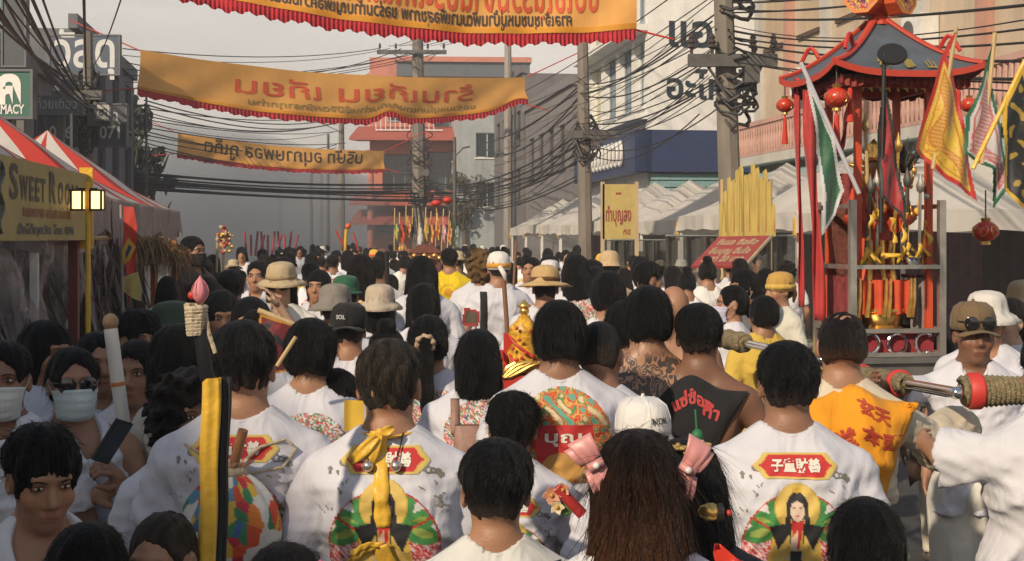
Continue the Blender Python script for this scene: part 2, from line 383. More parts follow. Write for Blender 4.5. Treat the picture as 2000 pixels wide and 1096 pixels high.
def cloth_mat_(col, key=None, objcol=False):
    if objcol: return mat('cloth_object_colour', (1, 1, 1), .85, var=.06, scale=12, bump=.1, bscale=200, objcol=True, sheen=.1, spec=.2)
    return mat('cloth_%03d_%03d_%03d' % tuple(int(q * 255) for q in col), col, .88, var=.05, scale=10, bump=.12, bscale=220, sheen=.1, spec=.2)
def body_mesh(sp, lod):
    hs = sp.get('hs', 1.0); Rm, H = head_frame(*sp.get('head', (0, 0, 0)), hs); build = sp.get('build', 1.0)
    fine = {0: .0055, 1: .010, 2: .016}[lod]; mid = {0: .016, 1: .022, 2: .03}[lod]
    hc = Vector(H((0, .01, 1.59)))
    fx = [(hc.x - .12 * hs, hc.x + .12 * hs, fine)]; fy = [(hc.y - .13 * hs, hc.y + .15 * hs, fine)]; fz = [(hc.z - .15 * hs, hc.z + .15 * hs, fine)]
    arms = [arm_pts(sp.get('armL', 'down'), -1), arm_pts(sp.get('armR', 'down'), 1)]
    pts = [p for a in arms for p in a]
    lo = [min(-.27, min(p[i] for p in pts) - .1) for i in range(3)]; hi = [max(.27, max(p[i] for p in pts) + .1) for i in range(3)]
    f = Field(axis(lo[0], hi[0], mid, fx), axis(min(lo[1], -.2), max(hi[1], .26), mid, fy), axis(-.01, max(hi[2], hc.z + .2), mid, fz))
    b = build
    f.ell((0, .01, 1.25), (.155 * b, .108 * b, .2)); f.cone((-.135, -.01, 1.348), (.135, -.01, 1.348), .058, .058, .05)
    f.ell((0, .015, 1.05), (.14 * b, .105 * b, .17), .05); f.ell((0, -.005, .92), (.165 * b, .125 * b, .13), .05)
    st = sp.get('step', .0)
    for x in (-1, 1):
        sy = st * x
        f.cone((.085 * x, 0, .88), (.095 * x, .02 + sy * .5, .48), .088 * b, .056, .04); f.cone((.095 * x, .02 + sy * .5, .48), (.1 * x, -.02 + sy, .085), .055, .036, .02)
        f.cone((.1 * x, -.03 + sy, .045), (.11 * x, .13 + sy, .03), .04, .03, .03)
        f.cone((.02 * x, -.02, 1.475), (.15 * x, -.012, 1.362), .040, .044, .05)
        f.ell((.075 * x, -.075, 1.29), (.07, .035, .1), .05)           # shoulder blades
    for (s_, e, w_), x in zip(arms, (-1, 1)):
        f.cone(tuple(s_), tuple(e), .050 * b, .037 * b, .04); f.cone(tuple(e), tuple(w_), .038 * b, .026, .012)
    nk = H((0, -.004, 1.52)); f.cone((0, -.015, 1.40), nk, .058, .052, .03)
    q = hs
    def E(c, r, k=.02, op='add'): f.ell(H(c), tuple(v * q for v in r), k, op, Rm)
    E((0, -.008, 1.605), (.075, .093, .097)); E((0, .028, 1.535), (.056, .066, .078), .035); E((0, .066, 1.492), (.026, .022, .02), .02)
    if lod < 2:
        def CN(a, b_, ra, rb, k=.012, op='add'): f.cone(H(a), H(b_), ra * q, rb * q, k, op)
        CN((0, .082, 1.598), (0, .105, 1.560), .0085, .0125, .014); CN((-.013, .094, 1.553), (.013, .094, 1.553), .008, .008, .008)
        CN((-.038, .078, 1.617), (.038, .078, 1.617), .012, .012, .014)
        for x in (-1, 1):
            E((.032 * x, .094, 1.597), (.019, .016, .012), .014, 'sub'); E((.032 * x, .077, 1.597), (.0165, .0125, .0125), .004)
            E((.042 * x, .060, 1.558), (.022, .022, .024), .02)
            E((.078 * x, -.004, 1.580), (.011, .020, .031), .006); E((.086 * x, .002, 1.582), (.007, .010, .018), .004, 'sub')
        CN((-.018, .087, 1.525), (.018, .087, 1.525), .0075, .0075, .006); CN((-.015, .087, 1.515), (.015, .087, 1.515), .0085, .0085, .006)
    else:
        for x in (-1, 1): E((.078 * x, -.004, 1.580), (.011, .020, .031), .006)
        f.cone(H((0, .082, 1.598)), H((0, .105, 1.560)), .009, .013, .014)
    V, Q = f.mesh()
    tint = np.ones((len(V), 3))
    if lod < 2:
        L = ((V - np.array(HP)) @ np.array(Rm)) / hs + np.array(HP); fr = L[:, 1] > .05
        d = ((L[:, 0] / .026) ** 2 + ((L[:, 2] - 1.519) / .0115) ** 2); tint[fr & (d < 1)] = (1.0, .80, .78)
        d = ((L[:, 0] / .02) ** 2 + ((L[:, 2] - 1.5205) / .0028) ** 2); tint[fr & (d < 1)] = (.55, .34, .32)
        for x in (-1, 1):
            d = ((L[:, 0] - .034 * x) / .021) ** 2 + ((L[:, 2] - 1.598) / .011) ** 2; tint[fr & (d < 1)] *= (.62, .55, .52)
            d = ((L[:, 0] - .047 * x) / .03) ** 2 + ((L[:, 2] - 1.553) / .025) ** 2; tint[fr & (d < 1)] *= (1.05, .93, .9)
    n0 = len(V); VV = [V]; QQ = [Q]; hk = sp.get('hands', ('relax', 'relax'))
    if lod < 2:
        for (s_, e, w_), x, k, pm in zip(arms, (-1, 1), hk, sp.get('palms', (None, None))):
            v, qd = place_hand(k, e, w_, x, pm); QQ.append(qd + sum(len(z) for z in VV)); VV.append(v)
    else:
        pass
    V = np.concatenate(VV); Q = np.concatenate(QQ); tint = np.concatenate([tint, np.ones((len(V) - n0, 3)) * .97])
    return V, Q, tint
def shirt_mesh(sp, lod, kind):
    b = sp.get('build', 1.0); res = {0: .0095, 1: .016, 2: .024}[lod]; hem = sp.get('hem', .84)
    arms = [arm_pts(sp.get('armL', 'down'), -1), arm_pts(sp.get('armR', 'down'), 1)]
    fr = {'tee': .72, 'tank': 0, 'long': 1.86, 'robe': 1.8, 'sleeveless': 0, 'wide': 1.0}[kind]
    pts = [Vector((.25, .16, 1.4)), Vector((-.25, -.16, 1.4))] + [p for a in arms for p in (a if fr > 1 else a[:2])]
    lo = [min(p[i] for p in pts) - .1 for i in range(3)]; hi = [max(p[i] for p in pts) + .1 for i in range(3)]
    f = Field(axis(lo[0], hi[0], res), axis(min(lo[1], -.24), max(hi[1], .26), res), axis(min(hem - .02, lo[2]), 1.52, res))
    g = sp.get('loose', 1.0); bw = .170 * b * g; bd = .130 * b * g
    f.ell((0, .005, 1.27), (bw, bd, .23), .05)
    def barrel(X, Y, Z):
        tz = np.clip((1.30 - Z) / .5, 0, 1); a = bw * (1.0 + .06 * tz); d = bd * (.98 + .06 * tz)
        r = ((np.abs(X) / a) ** 2.4 + (np.abs(Y - .003) / d) ** 2.4) ** (1 / 2.4)
        return np.maximum((r - 1) * .8 * d, np.maximum(Z - 1.33, .70 - Z))
    f.put(barrel, (-bw * 1.2, -bd * 1.2, hem - .05), (bw * 1.2, bd * 1.2, 1.34), .06)
    if kind not in ('tank', 'sleeveless'):
        f.cone((-.15, -.012, 1.345), (.15, -.012, 1.345), .066, .066, .05)
    for x in (-1, 1):
        f.cone((.03 * x, -.02, 1.452), (.155 * x, -.012, 1.362), .044, .052 if kind not in ('tank',) else .03, .05)
        f.ell((.075 * x, -.082, 1.29), (.08, .05, .12), .06)
    if fr > 0:                                # sleeves in a field of their own, cut square, then blended on
        g2 = Field(*f.ax)
        for (s_, e, w_), x in zip(arms, (-1, 1)):
            end = s_.lerp(e, min(fr, 1)) if fr <= 1 else e; wd = 1.35 if kind == 'wide' else 1.0; d = (e - s_).normalized()
            g2.cone(tuple(s_), tuple(end + d * .05 * (fr <= 1)), .062 * b, .069 * b * wd, .045)
            if fr > 1: g2.cone(tuple(e), tuple(e.lerp(w_, fr - 1)), .062 * (1.5 if kind == 'robe' else .9), .05 * (1.9 if kind == 'robe' else .85), .03)
            else:
                g2.put(lambda X, Y, Z: np.maximum(-((X - end.x) * d.x + (Y - end.y) * d.y + (Z - end.z) * d.z), np.sqrt((X - end.x) ** 2 + (Y - end.y) ** 2 + (Z - end.z) ** 2) - .15), tuple(end - Vector((.15,) * 3)), tuple(end + Vector((.15,) * 3)), .004, 'sub')
        h = np.maximum(.014 - np.abs(f.D - g2.D), 0) / .014; f.D = np.minimum(f.D, g2.D) - h * h * .0035
    amp = sp.get('crease', .026) * {0: 1, 1: .8, 2: .5}[lod]
    n1, n2 = creases(sp.get('seed', 1), amp, .15), creases(sp.get('seed', 1) + 50, amp * .4, .05)
    f.noise(lambda X, Y, Z: (n1(X, Y, Z) + n2(X, Y, Z) + amp * .9 * np.clip((1.18 - Z) * 4, 0, 1) * np.sin(34 * np.abs(X) - 22 * (1.2 - Z) + 2 * np.sin(9 * Z + sp.get('seed', 1)))) * np.clip((1.44 - Z) * 9, 0, 1))
    f.half((0, 0, -1), -hem)
    if kind == 'tank':
        f.cone((0, .05, 1.36), (0, .10, 1.50), .085, .10, .01, 'sub'); f.cone((0, -.05, 1.42), (0, -.08, 1.52), .075, .085, .01, 'sub')
        for x in (-1, 1): f.cone((.215 * x, 0, 1.33), (.2 * x, 0, 1.5), .075, .085, .01, 'sub')
    else:
        nr = .066 * sp.get('neck', 1)
        f.cone((0, -.012, 1.435), (0, .0, 1.56), nr, nr * 1.15, .012, 'sub'); f.cone((0, .055, 1.43), (0, .09, 1.5), .045, .06, .01, 'sub')
    return f.mesh()
def trouser_mesh(sp, lod):
    b = sp.get('build', 1.0); res = {0: .018, 1: .024, 2: .032}[lod]; st = sp.get('step', 0)
    f = Field(axis(-.3, .3, res), axis(-.3, .3, res), axis(.05, 1.06, res))
    f.ell((0, 0, .94), (.178 * b, .138 * b, .14), .04)
    for x in (-1, 1):
        sy = st * x
        f.cone((.085 * x, 0, .88), (.097 * x, .02 + sy * .5, .48), .105 * b, .082, .03); f.cone((.097 * x, .02 + sy * .5, .48), (.1 * x, -.015 + sy, .09), .082, .074, .02)
    f.noise(creases(sp.get('seed', 1) + 9, .012, .16)); f.half((0, 0, -1), -.085); f.half((0, 0, 1), 1.03)
    return f.mesh()
def hair_mesh(sp, lod, style, seed):
    hs = sp.get('hs', 1.0); Rm, H = head_frame(*sp.get('head', (0, 0, 0)), hs); q = hs; g = np.random.default_rng(seed)
    res = {0: .0065, 1: .010, 2: .016}[lod]; zlo = {'long': .98, 'longer': .98, 'pony': 1.14, 'lowpony': 1.14, 'bob': 1.40, 'shoulder': 1.30}.get(style, 1.46)
    c0 = Vector(H((0, -.01, 1.60))); e = .25
    f = Field(axis(c0.x - e, c0.x + e, res), axis(c0.y - e - .04, c0.y + .2, res), axis(min(zlo, c0.z - .16), c0.z + .30, res))
    def E(c, r, k=.02, op='add'): f.ell(H(c), tuple(v * q for v in r), k, op, Rm)
    def CN(a, b_, ra, rb, k=.02, op='add'): f.cone(H(a), H(b_), ra * q, rb * q, k, op)
    big = {'short': (.0865, .1035, .103), 'buzz': (.0795, .0975, .099), 'bowl': (.089, .106, .106), 'bob': (.091, .107, .108), 'long': (.090, .106, .106), 'longer': (.097, .112, .112), 'shoulder': (.091, .107, .107),
           'bun': (.087, .104, .105), 'pony': (.088, .104, .106), 'lowpony': (.088, .104, .106), 'curly': (.112, .124, .122), 'spiky': (.092, .108, .112), 'thin': (.0805, .099, .098)}[style]
    big = tuple(v * sp.get('vol', 1) for v in big)
    if style in ('short', 'spiky'):
        E((0, -.012, 1.630), (big[0], big[1], big[2] * .86)); E((0, -.010, 1.605), (.0785, .0975, .1), .012)
    else: E((0, -.014, 1.612), big)
    if style in ('bowl',): E((0, -.032, 1.565), (.080, .082, .062), .03)
    if style in ('bun', 'pony', 'lowpony', 'thin'): E((0, -.045, 1.575), (.074, .063, .055), .03)
    if style == 'curly': E((0, -.03, 1.56), (.105, .1, .1), .03)
    if style in ('bob', 'shoulder'):
        z = 1.475 if style == 'bob' else 1.40
        for x in (-1, 1): CN((.060 * x, -.01, 1.58), (.064 * x, -.02, z), .036, .032)
        CN((-.03, -.06, 1.56), (-.035, -.055, z), .062, .058); CN((.03, -.06, 1.56), (.035, -.055, z), .062, .058)
    if style in ('long', 'longer'):
        wd = .15 if style == 'longer' else .11
        def sheet(X, Y, Z):
            t = np.clip((1.60 - Z) / .55, 0, 1); cy = -.055 - .095 * np.minimum(t * 2.2, 1) - .02 * t; hw = .085 + (wd - .085) * t; hd = .062 - .030 * t
            return np.maximum(np.sqrt((X / hw) ** 2 + ((Y - cy) / hd) ** 2) * hd - hd, np.maximum(Z - 1.62, 1.04 - Z + .03 * np.sin(55 * X)))
        f.put(sheet, (-.17, -.24, 1.02), (.17, .04, 1.62), .04)
        for x in (-1, 1): CN((.066 * x, -.01, 1.58), (.085 * x, -.03, 1.40), .038, .036)
    if style == 'bun': E((0, -.06, 1.725), (.048, .045, .038), .015)
    if style in ('pony', 'lowpony'):
        z = 1.60 if style == 'pony' else 1.54
        E((0, -.125, z), (.028, .03, .028), .01)
        pts = [(0, -.135, z), (.004, -.165, z - .08), (.0, -.155, z - .20), (.008, -.145, z - .36)]
        for (a, ra), (b_, rb) in zip(zip(pts, (.03, .036, .034, .02)), zip(pts[1:], (.036, .034, .014, .01))): CN(a, b_, ra, rb, .02)
    if style not in ('curly',):
        if style in ('bowl', 'bob', 'long', 'longer', 'shoulder', 'spiky'): E((0, .135, 1.530), (.080, .098, .108), .012, 'sub')   # fringe kept
        else: E((0, .135, 1.565), (.084, .105, .116), .014, 'sub')
    else: E((0, .13, 1.56), (.07, .08, .09), .012, 'sub')
    if style in ('short', 'buzz', 'spiky', 'bun', 'pony', 'lowpony', 'thin', 'bowl'):
        zb = {'buzz': 1.555, 'bowl': 1.528, 'thin': 1.545}.get(style, 1.538); nz_ = Rm @ Vector((0, -.42, -1)).normalized(); p0 = Vector(H((0, -.07, zb)))
        if style in ('pony', 'lowpony'): E((0, -.05, 1.46), (.09, .10, .05), .008, 'sub')
        else: f.half(tuple(nz_), nz_.dot(p0))
        if style != 'bowl':
            for x in (-1, 1): E((.094 * x, .010, 1.558), (.036, .048, .064), .012, 'sub')
    if style == 'thin': f.noise(lambda X, Y, Z: np.clip(1.25 - np.sqrt((X - c0.x) ** 2 + (Y - c0.y + .045) ** 2 + (Z - c0.z - .085) ** 2) / .062, 0, 1) * (.009 + .008 * np.sin(150 * X + 3 * np.sin(70 * Y)) + .005 * np.sin(120 * Y + 60 * Z)))
    amp = {'curly': .012, 'buzz': .0012, 'spiky': .006, 'thin': .002}.get(style, .0034); ph = g.uniform(0, 6, 6)
    if style == 'curly': f.noise(lambda X, Y, Z: amp * (np.sin(95 * X + ph[0] + 3 * np.sin(40 * Z)) * np.sin(90 * Y + ph[1]) + np.sin(100 * Z + ph[2] + 2 * np.sin(50 * X))))
    else:
        def streak(X, Y, Z):
            th = np.arctan2(X - c0.x, -(Y - c0.y) + .0001); r = np.sqrt((X - c0.x) ** 2 + (Y - c0.y) ** 2) * 12
            return amp * np.minimum(r, 1) * (.7 * np.sin(11 * th + ph[0] + 4 * np.sin(9 * Z + ph[1])) + .7 * np.sin(31 * th + ph[2] + 3 * np.sin(13 * Z + 2 * np.sin(5 * th))) + .5 * np.sin(53 * th + ph[4]) + .8 * np.sin(21 * Z + 3 * th + ph[3]))
        f.noise(streak)
    V, Q = f.mesh()
    if len(V) == 0: return V, Q
    ns = {0: 2400, 1: 800, 2: 170}[lod]
    if style in ('buzz', 'thin'): ns = ns // 4
    if style in ('long', 'longer'): ns = int(ns * 1.6)
    if ns:
        n = np.zeros_like(V); fn = np.cross(V[Q[:, 1]] - V[Q[:, 0]], V[Q[:, 3]] - V[Q[:, 0]])
        for j in range(4): np.add.at(n, Q[:, j], fn)
        n /= np.maximum(np.linalg.norm(n, axis=1, keepdims=True), 1e-9)
        cr = np.array(H((0, -.05, 1.71))); pick = g.choice(len(V), ns); p = V[pick]; nn = n[pick]
        lo_ = 1.575 if style in ('short', 'buzz', 'thin', 'bun') else 1.54 if style in ('bowl', 'spiky', 'pony', 'lowpony') else 0
        ok = (nn[:, 1] < .75) & ~((p[:, 1] > .03) & (p[:, 2] < c0.z + .07)) & (p[:, 2] > c0.z + (lo_ - 1.60) * q); p, nn = p[ok], nn[ok]; ns = len(p)
        fl = (p - cr) * np.array([1, 1, .6]) * 5 + np.array([0, 0, -.55]) + g.normal(0, .2 if style not in ('curly', 'spiky') else .9, (ns, 3))
        ln = {'long': .11, 'longer': .13, 'bob': .05, 'shoulder': .06, 'pony': .05, 'lowpony': .05, 'bowl': .042, 'buzz': .012, 'thin': .02, 'curly': .03, 'spiky': .045}.get(style, .024) * q
        L = ln * g.uniform(.5, 1.25, (ns, 1)); up = g.uniform(.02, .2, (ns, 1)) * (2.2 if style in ('spiky', 'curly') else 1.5 if style == 'short' else 1) * (1 + 1.2 * (g.random((ns, 1)) > .9))
        t = fl - nn * (fl * nn).sum(1, keepdims=True); t /= np.maximum(np.linalg.norm(t, axis=1, keepdims=True), 1e-6)
        wv = np.cross(t, nn) * g.uniform(.0005, .0013, (ns, 1)); P0 = p + nn * .0004; VV = [V]; o = len(V)
        segs = []
        for i in range(4):
            s_ = i / 3; c = P0 + t * L * s_ + nn * L * up * (s_ - .95 * s_ * s_) - np.array([0, 0, .12]) * L * s_ * s_; ww = wv * (1 - .85 * s_)
            segs.append(np.stack([c - ww, c + ww], 1))
        A = np.stack(segs, 1).reshape(-1, 3); VV.append(A); b0 = o + np.arange(ns) * 8
        QQ = [Q] + [np.stack([b0 + 2 * i, b0 + 2 * i + 1, b0 + 2 * i + 3, b0 + 2 * i + 2], 1) for i in range(3)]
        V = np.concatenate(VV); Q = np.concatenate(QQ)
    return V, Q
# ---- prints: a painted canvas wrapped on the cloth
class Canvas:
    def __init__(s, wd, ht, res=.003):
        s.w, s.h = wd, ht; s.nx = int(wd / res) + 1; s.ny = int(ht / res) + 1
        s.x, s.y = np.meshgrid(np.linspace(-wd / 2, wd / 2, s.nx), np.linspace(ht / 2, -ht / 2, s.ny)); s.c = np.ones((s.ny, s.nx, 3)); s.a = np.zeros((s.ny, s.nx), bool)
    def fill(s, m, col): s.c[m] = col; s.a |= m
    def ell(s, cx, cy, rx, ry, col, rot=0): s.fill(s.em(cx, cy, rx, ry, rot), col)
    def em(s, cx, cy, rx, ry, rot=0):
        c, q = math.cos(rot), math.sin(rot); x = (s.x - cx) * c + (s.y - cy) * q; y = -(s.x - cx) * q + (s.y - cy) * c; return (x / rx) ** 2 + (y / ry) ** 2 < 1
    def ring(s, cx, cy, rx, ry, wd, col): s.fill(s.em(cx, cy, rx, ry) & ~s.em(cx, cy, rx - wd, ry - wd), col)
    def poly(s, pts, col): s.fill(s.pm(pts), col)
    def pm(s, pts):
        m = np.zeros(s.x.shape, bool); n = len(pts)
        for i in range(n):
            x0, y0 = pts[i]; x1, y1 = pts[(i + 1) % n]
            if y0 == y1: continue
            c = ((y0 > s.y) != (y1 > s.y)) & (s.x < (x1 - x0) * (s.y - y0) / (y1 - y0) + x0); m ^= c
        return m
    def line(s, x0, y0, x1, y1, wd, col):
        dx, dy = x1 - x0, y1 - y0; t = np.clip(((s.x - x0) * dx + (s.y - y0) * dy) / (dx * dx + dy * dy), 0, 1); s.fill((s.x - x0 - t * dx) ** 2 + (s.y - y0 - t * dy) ** 2 < wd * wd / 4, col)
    def swirl(s, m, cols, seed, f=60):
        g = np.random.default_rng(seed); a = g.uniform(0, 6, 8)
        v = np.sin(f * s.x + a[0] + 3 * np.sin(f * .6 * s.y + a[1])) + np.sin(f * .9 * s.y + a[2] + 3 * np.sin(f * .5 * s.x + a[3])) + .8 * np.sin(f * 1.7 * (s.x + s.y) + a[4])
        r = (np.argsort(np.argsort(v.ravel())) / v.size).reshape(v.shape); k = np.minimum((r * len(cols)).astype(int), len(cols) - 1); C = np.array(cols)[k]; s.c[m] = C[m]; s.a |= m
RED, GOLD, GRN, BLK, PINK, YEL, SKN, WHT, ORG, BLU = (.5, .03, .03), (.62, .40, .06), (.06, .25, .07), (.02, .02, .025), (.62, .16, .2), (.66, .47, .12), (.66, .5, .38), (.7, .7, .72), (.6, .13, .03), (.06, .12, .3)
def squiggles(c, g, x, y, n=5, s=.02):
    for i in range(n):
        r = s * g.uniform(.25, .5); c.ring(x + g.uniform(-s, s), y + g.uniform(-s, s), r, r, .0078, (.2, .19, .16))
    for i in range(4):
        a = x + g.uniform(-s, s) * 1.5; b = y - s * 1.2 - g.uniform(0, 2 * s); c.line(a, b, a + g.uniform(-.016, .016), b + .008, .0072, (.28, .26, .23))
def print_deity(res=.003, k=.68):
    c = Canvas(.36, .44, res / k); g = random.Random(4)
    for x in (-1, 1): squiggles(c, g, .125 * x, .145, 6, .024); squiggles(c, g, .15 * x, .07, 3, .014)
    cy = -.06; R0 = .148
    c.ell(0, cy, R0, R0 * 1.08, (.72, .68, .68)); m = c.em(0, cy, R0, R0 * 1.08) & (c.y < cy + .03)
    c.swirl(m, [(.66, .58, .58), (.6, .1, .1), (.55, .06, .06), (.68, .3, .32), (.7, .6, .6), (.5, .05, .06)], 3, 190)
    for x in (-1, 1):
        for k, a in enumerate((28, 62)):
            px_, py_ = math.cos(R(a)) * R0 * .66 * x, cy + .045 + math.sin(R(a)) * R0 * .5; IN = c.em(0, cy, R0, R0 * 1.08)
            c.fill(c.em(px_, py_ - .01, .055, .028, R(a) * x) & IN, GRN); c.fill(c.em(px_, py_ - .01, .03, .012, R(a) * x) & IN, (.3, .4, .08))
        c.fill(c.em(.095 * x, cy + .04, .05, .028, -.35 * x) & IN, GRN); c.fill(c.em(.1 * x, cy + .04, .028, .012, -.35 * x) & IN, (.32, .42, .1)); c.line(.03 * x, cy + .03, .125 * x, cy + .085, .006, RED)
    c.ring(0, cy, R0, R0 * 1.08, .006, RED)
    for i in range(9):
        x = -.11 + i * .0275; c.ell(x, -.195 + .25 * abs(x), .02, .032, PINK, -x * 5); c.ell(x, -.20 + .25 * abs(x), .010, .022, (.7, .34, .36), -x * 5)
    c.ell(0, .055, .062, .068, YEL); c.ring(0, .055, .062, .068, .004, GOLD)
    c.poly([(-.03, .0), (.03, .0), (.062, -.02), (.075, -.10), (.06, -.17), (-.06, -.17), (-.075, -.10), (-.062, -.02)], GOLD)
    c.swirl(c.pm([(-.06, -.06), (.06, -.06), (.07, -.17), (-.07, -.17)]), [YEL, GOLD, (.5, .36, .12), YEL, (.4, .4, .36)], 8, 150)
    for x in (-1, 1): c.poly([(.012 * x, .015), (.075 * x, .0), (.045 * x, -.075), (.018 * x, -.05)], BLK); c.poly([(.02 * x, -.02), (.055 * x, -.08), (.06 * x, -.13), (.022 * x, -.08)], YEL)
    c.poly([(-.018, .02), (.018, .02), (.006, -.07), (-.006, -.07)], RED); c.poly([(-.014, -.03), (.0, -.01), (.004, -.075), (-.018, -.06)], SKN)
    c.poly([(-.017, -.07), (.017, -.07), (.02, -.19), (-.02, -.19)], BLK); c.poly([(-.006, -.1), (.012, -.1), (.016, -.19), (-.002, -.19)], RED)
    c.ell(0, .055, .030, .040, BLK); c.poly([(-.03, .06), (-.02, .06), (-.022, -.02), (-.034, -.01)], BLK); c.poly([(.03, .06), (.02, .06), (.022, -.02), (.034, -.01)], BLK)
    c.ell(0, .045, .019, .029, SKN); c.poly([(-.019, .062), (0, .072), (.019, .062), (.012, .08), (-.012, .08)], BLK)
    for x in (-1, 1): c.line(.006 * x, .053, .013 * x, .0515, .004, BLK)
    c.line(-.003, .031, .003, .031, .0045, RED); c.ell(0, .10, .014, .008, GOLD)
    o = [(-.085, .195), (.085, .195), (.095, .18), (.112, .165), (.095, .15), (.085, .135), (-.085, .135), (-.095, .15), (-.112, .165), (-.095, .18)]
    c.poly([(x * 1.06, .165 + (y - .165) * 1.2) for x, y in o], (.6, .45, .12)); c.poly([(x * .9, .165 + (y - .165) * .92) for x, y in o], RED)
    c.x = c.x * k; c.y = c.y * k; return c, [('子童財善', 0, .153 * k, .036 * k, .135 * k)]
def print_swirl(kind, res=.004, seed=1):
    if kind == 'gold':
        c = Canvas(.34, .40, res); m = c.em(0, -.06, .165, .2) | c.em(0, .06, .12, .12); c.swirl(m, [GOLD, (.5, .34, .1), BLK, (.66, .5, .2), RED, (.5, .3, .08), GOLD, (.3, .2, .08), ORG], seed, 95)
        for k in range(14): c.ring(-.165 + .006 * math.sin(k * 3), .17 - .027 * k, .008, .008, .003, (.4, .35, .2))
        return c, []
    if kind == 'arch':
        c = Canvas(.36, .34, res); m = (c.em(0, -.06, .17, .2)) & (c.y < .14); c.swirl(m, [(.12, .35, .25), ORG, RED, (.6, .4, .1), (.6, .12, .05), GRN, (.65, .5, .3)], seed, 85)
        c.fill(c.em(0, -.02, .10, .12) & (c.y < .02), RED); c.ell(0, -.12, .07, .05, (.55, .3, .08)); return c, [('บุญ', 0, -.035, .05, .12)]
    if kind == 'floral':
        c = Canvas(.30, .28, res); c.swirl(c.em(0, 0, .15, .135), [(.1, .25, .2), WHT, RED, (.5, .3, .1), WHT, (.1, .1, .2), ORG, (.12, .3, .12), WHT, PINK], seed, 120); return c, []
    c = Canvas(.24, .24, res); c.swirl(c.em(0, .01, .1, .105), [RED, ORG, WHT, (.6, .1, .06), WHT, (.6, .35, .08)], seed, 80); return c, []
def apply_print(par, V, Q, cv, texts, z0, x0=0, txtcol=(.7, .68, .6), off=.003):
    bvh = BVHTree.FromPolygons(V.tolist(), Q.tolist())
    def hit(x, z, o=off):
        h = bvh.ray_cast(Vector((x0 + x, -1, z0 + z)), Vector((0, 1, 0)))
        return None if h[0] is None else Vector((h[0].x, h[0].y - o, h[0].z))
    idx = {}; vs = []; cs = []; fs = []
    A = cv.a; used = np.zeros_like(A); q = A[:-1, :-1] & A[1:, :-1] & A[:-1, 1:] & A[1:, 1:]
    ys, xs = np.nonzero(q)
    def vid(j, i):
        k = (j, i)
        if k not in idx:
            p = hit(cv.x[j, i], cv.y[j, i])
            if p is None: idx[k] = None
            else: idx[k] = len(vs); vs.append(p); cs.append(cv.c[j, i])
        return idx[k]
    for j, i in zip(ys.tolist(), xs.tolist()):
        f = (vid(j, i), vid(j + 1, i), vid(j + 1, i + 1), vid(j, i + 1))
        if None not in f: fs.append(f)
    if not fs: return
    if texts:
        for s_, tx, tz, size, wd in texts:
            tv, tf = text_mesh(s_, size, .0012); xs_ = [p[0] for p in tv]; k = wd / (max(xs_) - min(xs_)); c = (max(xs_) + min(xs_)) / 2
            pp = [hit(tx + (p[0] - c) * k, tz + p[1], off + .003 + p[2]) for p in tv]; b0 = len(vs)
            if None in pp: continue
            vs += pp; cs += [np.array(txtcol)] * len(pp); fs += [tuple(b0 + i for i in f) for f in tf]
    m = M(); m.raw(vs, fs, 0, cs); return m.build('back_print', tint_m, par, smooth='all')
# ---------------------------------------------------------------- a person: an Empty at the feet with body, clothes and hair
def head_mat(sp):
    Rm, H = head_frame(*sp.get('head', (0, 0, 0)), sp.get('hs', 1.0))
    return Matrix.Translation(HP) @ Rm.to_4x4() @ Matrix.Scale(sp.get('hs', 1.0), 4) @ Matrix.Translation(-HP)
def face(root, sp, hk='black'):
    T = head_mat(sp)
    for x in (-1, 1):
        m = M(T); m.ball((.032 * x, .0815, 1.5975), .0112, 12, 0, (1.15, .8, .46)); m.ball((.032 * x + .001, .0895, 1.5975), .0048, 8, 1, (1, .5, 1))
        m.build('eye', [mat('eye_white', (.62, .58, .54), .3), mat('eye_dark', (.02, .012, .008), .2)], root, smooth='all')
        m = M(T); m.tube([(.015 * x, .098, 1.613), (.03 * x, .097, 1.6185), (.043 * x, .086, 1.616), (.052 * x, .074, 1.610)], [.0022, .003, .0026, .0012], 6, flat=.6); m.build('eyebrow', hair_mat('black'), root, smooth='all')
        m = M(T); m.tube([(.018 * x, .0885, 1.6015), (.032 * x, .0925, 1.606), (.047 * x, .081, 1.602)], [.0007, .0012, .0007], 5); m.build('eyelash', hair_mat('black'), root, smooth='all')
def sunglasses(root, sp, up=0.0, tilt=0):
    m = M(head_mat(sp)); g = mat('dark_lens', (.012, .011, .012), .1, spec=.9)
    for x in (-1, 1):
        m.lathe([(.001, 0), (.028, 0), (.030, .0015), (.028, .003), (.001, .0036)], (.035 * x, .099, 1.592 + up), 20, 0, 1, 1, (.18 * x, 1, -.08)); m.tube([(.057 * x, .092, 1.60 + up), (.078 * x, .06, 1.60 + up), (.084 * x, -.01, 1.60 + up)], .0022, 6, 1)
    m.tube([(-.012, .104, 1.60 + up), (0, .108, 1.604 + up), (.012, .104, 1.60 + up)], .002, 6, 1); m.build('sunglasses', [g, mat('frame_metal', (.1, .08, .05), .3, metal=.7)], root, smooth=True)
